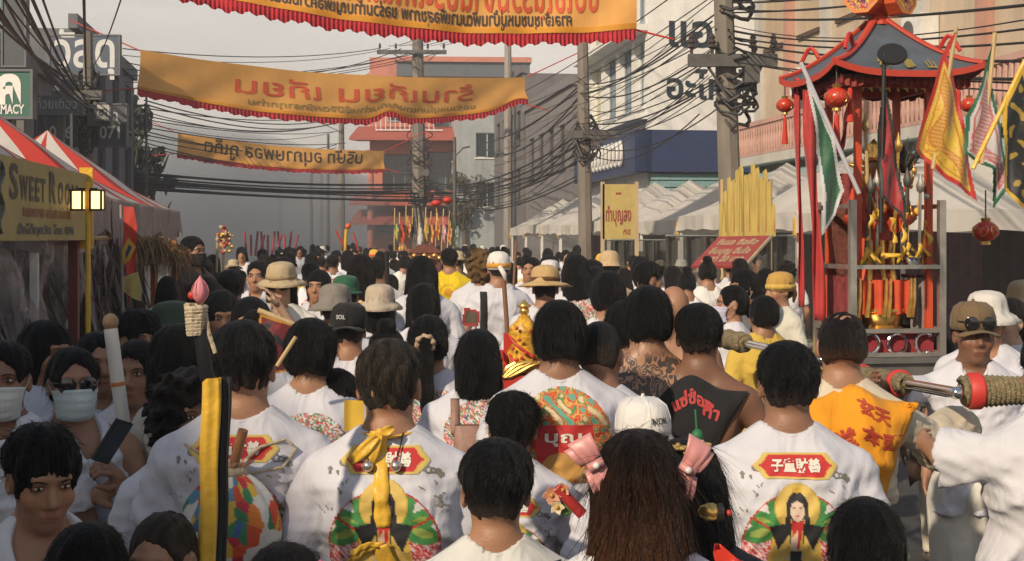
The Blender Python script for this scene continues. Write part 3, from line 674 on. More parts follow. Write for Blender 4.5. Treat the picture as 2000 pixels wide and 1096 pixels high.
def face_mask(root, sp, col=(.62, .68, .68)):
    T = head_mat(sp); m = M(T)
    def fn(u, v):
        a = (u - .5) * 2.35; z = 1.573 - .092 * v; ry = .1315 - .018 * abs(v - .45) * 2; rx = .083 - .02 * v
        y = .003 + ry * math.cos(a) * (1 - .12 * (v > .8) * (v - .8) * 5) + .004 * math.sin(v * 25) * math.cos(a); x = rx * math.sin(a)
        if v < .25: y -= .006 * abs(math.sin(a)); z += .006 * math.cos(a * 1.4)
        return (x, y, z - .012 * math.cos(a) * (v > .6))
    m.grid(fn, 20, 14, 0, -.0015)
    for x in (-1, 1): m.tube([(.075 * x, .05, 1.56), (.083 * x, .0, 1.60), (.084 * x, -.02, 1.59), (.078 * x, .02, 1.52), (.066 * x, .055, 1.50)], .0013, 5)
    m.build('face_mask', cloth_mat(col), root, smooth='all')
def bucket_hat(root, sp, col, brim=.06, top=.10, droop=.5, name='bucket_hat', band=None):
    m = M(head_mat(sp) @ Matrix.Translation((0, 0, 1.63)) @ Euler((R(sp['seed'] % 9 - 5), R(sp['seed'] % 7 - 3), 0)).to_matrix().to_4x4() @ Matrix.Translation((0, 0, -1.63))); z = 1.632; ph = sp['seed'] * 1.7; w_ = lambda q, i: (.055 * math.sin(2 * q + ph) + .035 * math.sin(5 * q + 2 * ph)) * (i < 3) + .014 * math.sin(7 * q + i + ph)
    m.lathe([(.104 + brim, z - brim * droop), (.104 + brim * .5, z - brim * droop * .35), (.102, z), (.100, z + top * .35), (.095, z + top * .66), (.083, z + top * .88), (.062, z + top * 1.0), (.03, z + top * 1.07), (.0001, z + top * 1.09)], (0, -.012, 0), 28, 0, .93, 1.1, None, w_)
    if band: m.lathe([(.1045, z + .004), (.1035, z + .028)], (0, -.012, 0), 28, 1, .94, 1.1)
    m.build(name, [cloth_mat(col)] + ([cloth_mat(band)] if band else []), root, smooth='all')
def cap(root, sp, col, back=False, logo=None, visor=True):
    m = M(head_mat(sp)); d = -1 if back else 1; z = 1.625
    m.lathe([(.100, z - .012), (.101, z + .01), (.098, z + .045), (.085, z + .082), (.055, z + .103), (.012, z + .108), (.0001, z + .112)], (0, -.012, 0), 26, 0, .93, 1.1)
    m.ball((0, -.012, z + .112), .007, 8)
    if visor: m.grid(lambda u, v: ((u - .5) * .19 * (1 - .25 * v * v), d * (.085 + .075 * v * (1 - (2 * u - 1) ** 2 * .8)) - .012 + d * 0, z - .005 + .012 * v - .03 * (2 * u - 1) ** 2 - .02 * v), 10, 5, 0, .004)
    for k in range(6):
        a = k * math.pi / 3; m.tube([(.094 * math.sin(a), .111 * math.cos(a) - .012, z), (.092 * math.sin(a), .109 * math.cos(a) - .012, z + .045), (.079 * math.sin(a), .094 * math.cos(a) - .012, z + .083), (.05 * math.sin(a), .06 * math.cos(a) - .012, z + .105)], .0016, 4)
    o = m.build('cap', cloth_mat(col), root, smooth='all')
    if logo:
        m = M(head_mat(sp)); s_, lc, x = logo
        def put(a, b, l):
            q = x + a / .098; h = b; r = .1015 if h < .045 else .099 - (h - .045) * .45
            return (.93 * r * math.sin(q) * 1.02, -(1.1 * r * math.cos(q) * 1.02 + .002 + l) - .012, z + h)
        lettering(m, s_, lambda a, b, l: put(a, b + .03, l), .028, .0008); m.build('cap_lettering', cloth_mat(lc), root)
def torso_strap(root, V, Q, p0, p1, wd, col, name='strap', off=.006):     # a strap laid over the back of the clothes
    b = BVHTree.FromPolygons(V.tolist(), Q.tolist()); m = M(); rows = []
    d = Vector((p1[0] - p0[0], 0, p1[1] - p0[1])).normalized(); sd = Vector((d.z, 0, -d.x))
    for i in range(15):
        t = i / 14; c = Vector((p0[0] + (p1[0] - p0[0]) * t, 0, p0[1] + (p1[1] - p0[1]) * t)); r = []
        for k in (-1, 1):
            q = c + sd * wd * .5 * k; h = b.ray_cast(Vector((q.x, -1, q.z)), Vector((0, 1, 0)))
            r.append(Vector((q.x, h[0].y - off, q.z)) if h[0] else None)
        if None not in r: rows.append(r)
    if len(rows) > 2: m.grid(lambda u, v: rows[int(round(v * (len(rows) - 1)))][int(round(u))], 1, len(rows) - 1, 0, -.004); return m.build(name, cloth_mat(col), root, smooth='all')
WH = (.60, .60, .66)
ALL = []
def hair_tint(V, sp, hair):                  # grown-out dye and clipper fades
    if len(V) == 0: return None
    if hair[1] == 'auburn': return np.repeat(np.clip(1.25 - (V[:, 2:3] - 1.36) * 3.4, .12, 1.25), 3, 1)
    t = np.ones((len(V), 3))
    if hair[0] in ('short', 'buzz', 'thin', 'spiky') and hair[1] in ('black', 'dark'):
        Rm, _ = head_frame(*sp.get('head', (0, 0, 0)), sp.get('hs', 1.0)); z = ((V - np.array(HP)) @ np.array(Rm))[:, 2] / sp.get('hs', 1.0) + HP.z
        f = np.clip(({'buzz': 1.640, 'thin': 1.60}.get(hair[0], 1.592) - z) / .055, 0, 1) ** 1.3 * (1 if hair[0] != 'spiky' else .4); t = 1 + f[:, None] * np.array([[9.5, 5.0, 2.8]])
    if hair[1] == 'ash': t = .55 + .75 * (.5 + .5 * np.sin(V[:, :1] * 160 + 3 * np.sin(V[:, 2:3] * 40))) * np.ones((1, 3))
    return t
def person(label, px, top, Y, rot=0, hair=('short', 'black'), skin='tan', shirt=('tee', WH), pants=(.66, .64, .58), pr=None, lod=None, group=None, shoes=(.08, .07, .06), eyes=False, mods=(), **sp):
    lod = (0 if Y < 5.7 else 1 if Y < 10.5 else 2) if lod is None else lod
    sp.setdefault('seed', len(ALL) * 7 + 3); h = ZH(top, Y); s = h / (1.712 + (.02 if sp.get('hs', 1) > 1.05 else 0)); X = (px - 1000) * Y / F
    sp.setdefault('hs', 1.0 if s > .93 else min(1.14, .5 + .5 / s)); hs = sp['hs']
    if hs != 1.0: s = h / (HP.z + (1.712 - HP.z) * hs)
    hx = head_mat(sp) @ Vector((0, 0, 1.6)); q = Matrix.Rotation(R(rot), 3, 'Z') @ Vector((hx.x, hx.y, 0)) * s
    root = thing('person', label, 'person', (X - q.x, Y - q.y, 0), R(rot), group, s); ALL.append(root)
    V, Q, tint = body_mesh(sp, lod); bm = sp.get('skin_material') or skin_mat(skin)
    npmesh('body', V, Q, bm, root, tint); tV, tQ = V, Q
    if shirt:
        V, Q = shirt_mesh(sp, lod, shirt[0]); npmesh('shirt' if shirt[0] != 'robe' else 'robe', V, Q, cloth_mat(shirt[1]), root); tV, tQ = V, Q
        if lod == 0 and shirt[0] in ('tee', 'long', 'wide'):
            m = M(); nr = .0685 * sp.get('neck', 1); n = 28
            b = BVHTree.FromPolygons(V.tolist(), Q.tolist()); L = []
            for k in range(n):
                a = 2 * math.pi * k / n; c = Vector((nr * math.cos(a), -.008 + nr * math.sin(a) * 1.03 + .012 * max(0, math.sin(a)), 1.7)); hh = b.ray_cast(c, Vector((0, 0, -1))); L.append(Vector((c.x, c.y, (hh[0].z if hh[0] else 1.44) + .001)))
            for _ in range(4): L = [Vector((L[k].x, L[k].y, (L[k - 1].z + 2 * L[k].z + L[(k + 1) % n].z) / 4)) for k in range(n)]
            m.tube(L + L[:2], .0075, 6, cap=False); m.build('collar', cloth_mat(shirt[1]), root, smooth='all')
        if pr: apply_print(root, V, Q, pr[0][0], pr[0][1], pr[1], pr[2] if len(pr) > 2 else 0)
    if pants:
        V, Q = trouser_mesh(sp, lod); npmesh('trousers', V, Q, cloth_mat(pants), root)
        for x in (-1, 1):
            m = M(); m.ball((.105 * x, .04 + sp.get('step', 0) * x, .045), .055, 12, 0, (.95, 2.3, .8)); m.build('shoe', cloth_mat(shoes), root, smooth='all')
    if hair:
        V, Q = hair_mesh(sp, lod, hair[0], sp['seed']); npmesh('hair', V, Q, hair_mat(hair[1]), root, hair_tint(V, sp, hair))
    if eyes: face(root, sp)
    for m in mods: m(root, sp, tV, tQ)
    return root
# ================================================================ the setting
def ground():
    m = M(); m.grid(lambda u, v: (-900 + 1800 * u, -300 + 1800 * v, 0), 12, 12)
    def pat(t, tc, base, col):
        return base
    tag(m.build('ground', mat('ground_asphalt', (.05, .049, .047), .9, var=.3, scale=1.2, bump=.3, bscale=90, dirt=.3)), kind='structure')
    m = M(Matrix.Rotation(TH, 4, 'Z')); m.grid(lambda u, v: (-4.2 + 10.6 * u, -40 + 300 * v, .004), 2, 30)
    tag(m.build('road', mat('road_asphalt', (.055, .055, .055), .85, var=.25, scale=2.5, bump=.4, bscale=120, dirt=.2)), kind='structure')
    for u0, u1 in ((-7.4, -4.2), (6.4, 9.6)):
        m = M(Matrix.Rotation(TH, 4, 'Z')); m.box(u0, u1, -40, 150, 0, .13); m.box(u1 if u0 < 0 else u0 - .16, (u1 + .16) if u0 < 0 else u0, -40, 150, 0, .14)
        tag(m.build('pavement', concrete_m), kind='structure')
ground()
def frame(kind, u, v):      # local x along the wall, y into the building, z up
    a = {'right': ((0, -1), (1, 0)), 'left': ((0, 1), (-1, 0)), 'near': ((1, 0), (0, 1))}[kind]
    def wv(d): p = W(*d); return p
    x, y = wv(a[0]), wv(a[1]); o = W(u, v)
    return Matrix(((x.x, y.x, 0, o.x), (x.y, y.y, 0, o.y), (0, 0, 1, 0), (0, 0, 0, 1)))
def facade(m, wd, z0, z1, ops, depth=.16, mi=0, y=0):
    xs = sorted({0, wd, *[q for o in ops for q in o[:2]]}); zs = sorted({z0, z1, *[q for o in ops for q in o[2:4]]})
    for a, b in zip(xs, xs[1:]):
        for c, d in zip(zs, zs[1:]):
            if any(o[0] <= a and b <= o[1] and o[2] <= c and d <= o[3] for o in ops): continue
            m.raw([(a, y, c), (b, y, c), (b, y, d), (a, y, d)], [(0, 1, 2, 3)], mi)
    for a, b, c, d in [o[:4] for o in ops]:
        e = y + depth
        m.raw([(a, y, c), (b, y, c), (b, y, d), (a, y, d), (a, e, c), (b, e, c), (b, e, d), (a, e, d)], [(0, 4, 5, 1), (1, 5, 6, 2), (2, 6, 7, 3), (3, 7, 4, 0)], mi)
def window(par, T, x0, x1, z0, z1, depth=.16, fr=white_m, gl=glass_m, bars=1, rows=1, name='window'):
    m = M(T); y0, y1 = depth - .07, depth - .012; t = .05
    m.box(x0, x0 + t, y0, y1, z0, z1); m.box(x1 - t, x1, y0, y1, z0, z1); m.box(x0 + t, x1 - t, y0, y1, z0, z0 + t); m.box(x0 + t, x1 - t, y0, y1, z1 - t, z1)
    for i in range(bars): c = x0 + (x1 - x0) * (i + 1) / (bars + 1); m.box(c - .02, c + .02, y0 + .004, y1 - .004, z0 + t, z1 - t)
    for i in range(rows - 1): c = z0 + (z1 - z0) * (i + 1) / rows; m.box(x0 + t, x1 - t, y0 + .008, y1 - .008, c - .02, c + .02)
    w_ = m.build(name, fr, par)
    m = M(T); m.raw([(x0, depth - .03, z0), (x1, depth - .03, z0), (x1, depth - .03, z1), (x0, depth - .03, z1)], [(0, 1, 2, 3)]); m.build('pane', gl, w_)
    m = M(T); m.box(x0 - .08, x1 + .08, -.07, .0, z0 - .09, z0 - .002); m.build('sill', fr, w_)
    return w_
def part(name, mats, par, fn, T=None, smooth=False):
    m = M(T); fn(m); return m.build(name, mats, par, smooth)
wallmats = {}
def wm(name, col, **k): return mat('wall_' + name, col, .9, **({'var': .12, 'scale': 2.0, 'bump': .3, 'bscale': 30, 'dirt': .45} | k))
# ---- white corner building with the blue fascia (right, Y 38..47)
def white_corner():
    r = thing('shop_building', 'white corner building with blue fascia band and large dark lettering on its blank side wall', 'building')
    u0, v0 = UV(1265, 38); v1 = UV(1150, 46.3)[1]; L = v1 - v0; T = frame('right', u0, v1); Tn = frame('near', u0, v0); Hh = 12.5
    rows = [(5.75, 7.75), (8.2, 10.4)]; ops = []
    for z0, z1 in rows:
        for x0, x1 in ((.5, 2.1), (2.6, 4.3), (4.75, 6.4), (6.75, L - .35)): ops.append((x0, x1, z0, z1))
    wl = wm('white', (.76, .75, .72), dirt=.18)
    m = M(T); facade(m, L, 0, Hh, ops, .25); m.T = Tn; m.box(0, 11, .01, L, 0, Hh) if False else None
    facade(m, 9.5, 0, Hh, []); m.raw([(0, 0, Hh), (9.5, 0, Hh), (9.5, L, Hh), (0, L, Hh)], [(0, 1, 2, 3)]); m.raw([(9.5, 0, 0), (9.5, L, 0), (9.5, L, Hh), (9.5, 0, Hh)], [(0, 1, 2, 3)]); m.raw([(9.5, L, 0), (0, L, 0), (0, L, Hh), (9.5, L, Hh)], [(0, 1, 2, 3)])
    m.build('wall', wl, r)
    blu = mat('window_teal', (.09, .17, .22), .3, var=.3, scale=1.5)
    for i, o in enumerate(ops): window(r, T, *o, depth=.25, fr=mat('frame_grey', (.3, .32, .34), .5) if i % 3 else white_m, gl=blu if i % 4 else mat('curtain_cream', (.5, .48, .3), .8, var=.25, scale=5), bars=2, rows=2)
    part('ledge', wl, r, lambda m: (m.box(0, L, -.55, -.003, 7.88, 8.06), m.box(0, L, -.35, -.003, 5.35, 5.5)), T)
    nav = mat('fascia_navy', (.025, .045, .12), .45, var=.12, scale=2, dirt=.1)
    f = part('fascia', nav, r, lambda m: (m.box(0, L + .5, -.5, -.004, 3.82, 5.0),), T)
    f2 = part('fascia', nav, r, lambda m: (m.box(-.504, 9.5, -.5, -.004, 3.82, 5.004),), Tn)
    m = M(T)
    for i in range(9):
        x = L - .3 - .52 * (9 - i) - .2; pts = [Vector((x + .17 * math.cos(a) - .04, -.56, 4.42 + .34 * math.sin(a))) for a in [R(q) for q in range(-130, 140, 18)]]
        m.tube(pts, .055, 6)
    m.build('lettering', mat('letter_white', (.75, .74, .7), .5), f)
    ink = mat('letter_slate', (.012, .026, .042), .6)
    for tx, lx, lz, sz, bo in (('แอร์', 1.55, 7.45, 1.25, .03), ('อะไหล่', 1.7, 5.95, 1.0, .025), ('2 สาขา', 1.9, 9.1, .6, .01)):
        m = M(Tn); lettering(m, tx, lambda x, y, l: (lx + x, -.012 - l, lz + y), sz, bo); m.build('lettering', ink, r)
    #(m, 'แอร์', lambda x, y, l: (1.55 + x, -.012 - l, 7.45 + y), 1.25, .03); lettering(m, 'อะไหล่', lambda x, y, l: (1.7 + x, -.012 - l, 5.95 + y), 1.0, .025); lettering(m, '2 สาขา', lambda x, y, l: (1.9 + x, -.012 - l, 9.1 + y), .6, .01)
    teal = mat('shutter_teal', (.2, .36, .37), .6, var=.2, scale=8)
    part('awning', teal, r, lambda m: [m.box(.02, 9.4, -.32 + .0 * i, -.02, 3.0 + .2 * i, 3.17 + .2 * i) for i in range(4)], Tn)
white_corner()
# ---- near colonial house (right, Y 20..33)
def colonial():
    r = thing('colonial_building', 'cream and pink colonial shophouse with arched upper windows and a pink balustrade', 'building')
    u0 = 10.4; v0, v1 = 13.0, 30.4; L = v1 - v0; T = frame('right', u0, v1); Tn = frame('near', u0, v0); Hh = 9.5
    cream = wm('cream', (.52, .42, .31), dirt=.35); pink = wm('pink_trim', (.5, .27, .2), dirt=.3); pale = wm('pale_grey', (.5, .48, .44), dirt=.3)
    n = 8; bw = L / n; ops = []
    for i in range(n): ops += [(bw * i + .55, bw * (i + 1) - .55, 6.35, 8.3), (bw * i + .3, bw * (i + 1) - .3, .13, 3.1)]
    m = M(T); facade(m, L, 0, Hh, ops, .5); m.raw([(0, 6, 0), (L, 6, 0), (L, 6, Hh), (0, 6, Hh), (0, 0, 0), (L, 0, 0), (L, 0, Hh), (0, 0, Hh)], [(0, 1, 2, 3), (4, 0, 3, 7), (5, 1, 2, 6), (7, 6, 2, 3)])
    m.build('wall', cream, r)
    for i in range(n):
        o = ops[2 * i]; window(r, T, *o, depth=.5, fr=mat('frame_brown', (.09, .05, .03), .6), gl=mat('shutter_dark', (.035, .022, .016), .6, var=.3, scale=6), bars=1, rows=3)
        def arch(m, o=o):
            c = (o[0] + o[1]) / 2; ra = (o[1] - o[0]) / 2
            for a in range(0, 180, 12):
                p = [(c + q * math.cos(R(b)), 8.3 + q * math.sin(R(b)) * .8) for q, b in ((ra, a), (ra + .22, a), (ra + .22, a + 12), (ra, a + 12))]; m.prism(p, -.10, -.003)
        part('arch', pink, r, arch, T)
        g = part('shutter_door', mat('roller_shutter', (.03, .03, .035), .5, var=.2), r, lambda m, o=ops[2 * i + 1]: [m.box(o[0], o[1], .3 + .02 * (k % 2), .36, o[2] + .12 * k, o[2] + .12 * k + .118) for k in range(int((o[3] - o[2]) / .12))], T)
    for i in range(n + 1):
        x = max(.2, min(L - .2, bw * i)); part('pilaster', pink if i % 2 else pale, r, lambda m: (m.box(x - .2, x + .2, -.12, -.003, 3.45, 8.9), m.box(x - .27, x + .27, -.17, -.121 + .12, 8.62, 8.9) if False else m.box(x - .26, x + .26, -.18, -.121, 8.6, 8.9)), T)
    part('cornice', pale, r, lambda m: (m.box(0, L, -.45, -.003, 9.1, 9.5), m.box(0, L, -.55, -.003, 3.62, 3.82)), T)
    def bal(m):
        m.box(0, L, -.55, -.43, 4.5, 4.6); m.box(0, L, -.53, -.45, 3.83, 3.9)
        for i in range(int(L / .17)): x = .08 + .17 * i; m.lathe([(.03, 3.9), (.055, 4.08), (.03, 4.28), (.045, 4.5)], (x, -.49, 0), 6)
    part('balustrade', wm('balustrade', (.5, .3, .25)), r, bal, T)
    def awn(m):
        for i in range(int(L / .5)): m.raw([(.5 * i, -.01, 3.55), (.5 * i + .49, -.01, 3.55), (.5 * i + .49, -.8, 3.25), (.5 * i, -.8, 3.25)], [(0, 1, 2, 3)])
        m.box(0, L, -.82, -.77, 3.1, 3.25)
    part('awning', mat('awning_turquoise', (.28, .42, .42), .7, dirt=.4), r, awn, T)
    for x, z in ((3, 5.0), (8.5, 5.2)):
        m = M(T); m.box(x, x + .75, -.35, -.02, z, z + .55); a = m.build('air_conditioner', white_m, r)
        m = M(T); m.lathe([(.05, 0), (.2, 0), (.2, .02), (.05, .02)], (x + .3, -.36, z + .27), 16, 0, 1, 1, (0, -1, 0)); m.build('fan_grille', rust_m, a)
colonial()
# ---- dim buildings between the corner building and the pink one
def block(label, u0, v0, v1, dep, Hh, col, name='shop_building', wins=(), kind='right', fr=white_m, gl=glass_m, roof=None, near=()):
    r = thing(name, label, 'building'); L = v1 - v0; T = frame(kind, u0, v1 if kind == 'right' else v0); Tn = frame('near', u0 if kind == 'right' else u0 - dep, v0)
    c = wm('%d_%d_%d' % tuple(int(q * 100) for q in col), col); m = M(T); facade(m, L, 0, Hh, wins); m.T = Tn; facade(m, dep, 0, Hh, near)
    m.raw([(0, 0, Hh), (dep, 0, Hh), (dep, L, Hh), (0, L, Hh), (0, L, 0), (dep, L, 0)], [(0, 1, 2, 3), (5, 4, 3, 2)]); m.T = T
    m.raw([(0, dep, 0), (L, dep, 0), (L, dep, Hh), (0, dep, Hh)], [(0, 1, 2, 3)]); m.build('wall', c, r)
    for o in wins: window(r, T, *o, fr=fr, gl=gl)
    for o in near: window(r, Tn, *o, fr=fr, gl=gl)
    part('parapet', c, r, lambda m: m.box(-.1, L + .1, -.12, .1, Hh, Hh + .35), T)
    return r, T, Tn, L
u, v = UV(1118, 49); v2 = UV(962, 70)[1]
block('grey brown weathered block beyond the white corner building', u, v, v + 11, 8, 7.6, (.2, .19, .19), wins=[(1 + 2.4 * i, 2.3 + 2.4 * i, 4.6, 6.3) for i in range(4)], gl=mat('window_dim', (.05, .05, .055), .5), fr=rust_m)
r, T, Tn, L = block('dark shophouse with a cream end wall behind the concrete post', u - .1, v + 11.2, v + 21, 8, 9.4, (.16, .15, .155), wins=[(.8 + 2.3 * i, 2.2 + 2.3 * i, z, z + 1.5) for i in range(4) for z in (3.6, 6.3)], fr=rust_m)
block('pale grey plain house with a sloping wall beside the pink building', UV(872, 88)[0], UV(872, 88)[1] - 8, UV(872, 88)[1] + 8, 9, 11, (.36, .39, .40), wins=[(1 + 3.5 * i, 2.6 + 3.5 * i, z, z + 1.6) for i in range(4) for z in (3.8, 6.8)], near=[(1, 2.4, 6.8, 8.3), (4.5, 6, 6.8, 8.3), (1, 2.4, 3.8, 5.3)])
block('tall hazy grey building at the far end of the row', UV(760, 120)[0], UV(760, 120)[1], UV(760, 120)[1] + 12, 10, 9, (.3, .3, .31), near=[(1 + 2.4 * i, 2.4 + 2.4 * i, 3.5, 5.2) for i in range(3)])
# ---- pink building closing the street
def pink_house():
    Y = 84; r = thing('pink_building', 'salmon pink building with arched porches, balconies and red tiled eaves', 'building')
    x0 = (722 - 1000) * Y / F; z = lambda py: ZH(py, Y); T = Matrix.Translation((x0, Y, 0)) @ Matrix.Rotation(R(4), 4, 'Z'); wd = 9.6
    salmon = wm('salmon', (.55, .21, .15), dirt=.25); tile = mat('roof_tile', (.38, .09, .06), .7, var=.3, scale=14, bump=.5, bscale=20)
    ops = [(1.2, 3.2, z(235), z(180) + .4), (4.0, 5.6, z(250), z(205)), (6.6, 8.6, z(245), z(180)), (.8, 2.9, z(372), z(300)), (3.6, 5.4, z(370), z(295)), (6.2, 8.6, z(370), z(295)), (.4, 9.2, z(455), z(408))]
    m = M(T); facade(m, wd, 0, z(112), ops, .9); m.raw([(0, 10, 0), (wd, 10, 0), (wd, 10, z(112)), (0, 10, z(112)), (0, 0, 0), (wd, 0, 0), (wd, 0, z(112)), (0, 0, z(112))], [(1, 0, 3, 2), (0, 4, 7, 3), (5, 1, 2, 6), (7, 6, 2, 3)]); m.build('wall', salmon, r)
    for o in ops: window(r, T, *o, depth=.9, fr=mat('frame_grey', (.3, .32, .34), .5), bars=2, rows=2)
    for i, py in enumerate((270, 395, 432)):
        def eave(m, py=py): m.raw([(-.7, .0, z(py) + .75), (wd + .3, .0, z(py) + .75), (wd + .5, -1.9, z(py) - .1), (-1.2, -1.9, z(py) - .1), (-1.2, -1.9, z(py) - .25), (wd + .5, -1.9, z(py) - .25), (wd + .3, -.02, z(py) - .2), (-.7, -.02, z(py) - .2)], [(0, 3, 2, 1), (3, 4, 5, 2), (4, 7, 6, 5), (0, 7, 4, 3), (1, 2, 5, 6)])
        part('eave', tile, r, eave, T)
    def rail(m, py, a, b):
        m.box(a, b, -1.05, -.98, z(py) + .95, z(py) + 1.02); m.box(a, b, -1.05, -.98, z(py) + .02, z(py) + .1)
        for k in range(int((b - a) / .3)): m.box(a + .3 * k, a + .3 * k + .05, -1.04, -.99, z(py) + .1, z(py) + .95)
    for py, a, b in ((258, .4, 4.6), (258, 6, 9.4)): part('balcony_rail', white_m, r, lambda m: rail(m, py, a, b), T)
    part('roof_canopy', mat('canopy_slate', (.1, .115, .135), .6, var=.2), r, lambda m: (m.box(1.6, wd + .6, -.6, 3, z(122), z(122) + .16), m.box(1.7, wd + .5, -.5, -.42, z(150), z(122))), T)
    part('gable', salmon, r, lambda m: (m.prism([(-.4, z(150)), (1.7, z(150)), (1.7, z(112))], -.3, .3), m.box(1.7, wd + .6, -.7, -.61, z(122), z(112))), T)
    for a in (0, 3.3, 5.8, 9): part('column', salmon, r, lambda m: m.lathe([(.3, 0), (.3, .3), (.2, .5), (.2, z(300)), (.28, z(296))], (a + .1, -1.3, 0), 12), T)
pink_house()
# ---- left row
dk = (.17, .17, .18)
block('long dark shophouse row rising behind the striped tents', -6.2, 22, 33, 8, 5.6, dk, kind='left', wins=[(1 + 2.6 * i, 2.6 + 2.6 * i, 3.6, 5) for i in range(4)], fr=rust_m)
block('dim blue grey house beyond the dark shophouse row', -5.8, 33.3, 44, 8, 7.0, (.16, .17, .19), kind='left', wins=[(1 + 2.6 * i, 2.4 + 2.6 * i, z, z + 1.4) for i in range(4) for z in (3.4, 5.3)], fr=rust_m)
block('shaded house front at the very edge of the street, tall and plain', -6.3, -14, 4.5, 8, 6.2, (.3, .28, .26), kind='left')  # out-of-view block, its height and length set to shade the lower-left crowd
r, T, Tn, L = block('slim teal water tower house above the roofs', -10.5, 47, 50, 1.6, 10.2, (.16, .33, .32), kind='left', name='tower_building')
# signs of the left row
def sign_board(label, px0, px1, py0, py1, Y, col, texts, bordercol=None, name='sign_board', post=True, th=.12, lit=None):
    x0, x1 = (px0 - 1000) * Y / F, (px1 - 1000) * Y / F; z0, z1 = ZH(py1, Y), ZH(py0, Y)
    r = thing(name, label, 'sign', (x0, Y, 0), 0)
    part('panel', mat('sign_%d_%d_%d' % tuple(int(q * 255) for q in col), col, .5, var=.12, dirt=.25), r, lambda m: m.box(0, x1 - x0, 0, th, z0, z1))
    t = .03
    part('frame', paint(bordercol or (.12, .13, .14)), r, lambda m: (m.box(-t, 0, -.02, th + .02, z0 - t, z1 + t), m.box(x1 - x0, x1 - x0 + t, -.02, th + .02, z0 - t, z1 + t), m.box(0, x1 - x0, -.02, th + .02, z1, z1 + t), m.box(0, x1 - x0, -.02, th + .02, z0 - t, z0)))
    for s_, cx, cy, size, bold, c, wd in texts:
        X, Z, S = (cx - px0) * Y / F, ZH(cy, Y), size * Y / F; m = M(); lettering(m, s_, lambda x, y, l: (X + x, -.006 - l, Z + y), S, bold * S, 0, wd * Y / F if wd else None); m.build('lettering', paint(c, .5), r)
    if post: part('post', rust_m, r, lambda m: m.box((x1 - x0) * .45, (x1 - x0) * .45 + .12, th + .03, th + .15, 0 if post is True else z0 - .1, z1 - .05))
    return r
sign_board('green pharmacy sign with a white letter and dark lower strip', -60, 60, 140, 228, 16, (.03, .13, .10), [('ค', 18, 200, 92, .05, (.75, .75, .72), 46), ('PHARMACY', 4, 222, 25, .03, (.7, .7, .68), 88)], name='pharmacy_sign')
sign_board('dark blue rooftop billboard with big white lettering', 98, 232, 70, 145, 30, (.06, .085, .13), [('วัสดุ', 165, 130, 92, .02, (.6, .62, .62), 118)], name='billboard')
sign_board('dark board with a telephone number half hidden by the cabled pole', 92, 245, 205, 285, 27, (.07, .08, .095), [('076 221071', 165, 270, 34, .02, (.5, .5, .5), 138), ('ร้านยา', 190, 236, 30, 0, (.42, .42, .43), 80)])
sign_board('low dim sign strip under the wires of the dark shophouses', 62, 160, 190, 222, 25, (.10, .12, .14), [('ก๋วยเตี๋ยว', 110, 212, 26, 0, (.4, .42, .42), 80)])
sign_board('small tilted white notice on the cabled pole', 188, 214, 203, 233, 26.4, (.45, .45, .42), [('ยา', 201, 226, 24, .03, (.1, .1, .1), 16)], post=False)
sign_board('tall dark signboard tower at the edge of the roofs', 6, 48, -60, 128, 21, (.055, .065, .08), [], name='sign_tower')
# ---- trees in the smoke
def tree(label, px, Y, top, wd, col, seed, n=1500):
    X = (px - 1000) * Y / F; r = thing('tree', label, 'tree', (X, Y, 0)); g = random.Random(seed); h = ZH(top, Y)
    m = M(); m.tube([(0, 0, 0), (.1, 0, h * .3), (0, .1, h * .6), (.05, 0, h * .85)], [.22, .17, .1, .03], 7)
    for i in range(7): a = g.uniform(0, 6.3); z = h * g.uniform(.35, .7); m.tube([(0, 0, z), (wd * .3 * math.cos(a), wd * .3 * math.sin(a), z + h * .12), (wd * .42 * math.cos(a), wd * .42 * math.sin(a), z + h * .2)], [.08, .05, .02], 5)
    m.build('trunk', mat('bark', (.1, .08, .06), .9, var=.3), r, smooth=True)
    m = M(); cl = [(g.gauss(0, wd * .25), g.gauss(0, wd * .25), h * g.uniform(.45, .93), g.uniform(.4, .9) * wd * .3) for _ in range(16)]
    for i in range(n):
        c = g.choice(cl); d = Vector((g.gauss(0, 1), g.gauss(0, 1), g.gauss(0, 1))).normalized() * c[3] * g.uniform(.5, 1); p = Vector(c[:3]) + d; s = g.uniform(.10, .24)
        q = Euler((g.uniform(0, 6), g.uniform(0, 6), g.uniform(0, 6))).to_matrix(); m.raw([p + q @ Vector(k) * s for k in ((-1, 0, 0), (0, -.45, .1), (1, 0, 0), (0, .45, .1))], [(0, 1, 2, 3)])
    m.build('crown', mat('leaves_%d' % seed, col, .8, var=.45, scale=1.5, trans=.25), r)
tree('tall dark tree half lost in smoke beyond the left houses', 258, 47, 165, 1.6, (.05, .065, .05), 1, 1100)
tree('rounded leafy tree in smoke under the lowest banner', 296, 50, 268, 1.7, (.055, .075, .06), 2, 900)
tree('low grey green tree by the dark shophouse row', 215, 44, 250, 1.6, (.05, .06, .05), 3, 900)
tree('sparse bushy tree against the pink building', 905, 80, 335, 2.4, (.10, .09, .05), 4, 900)
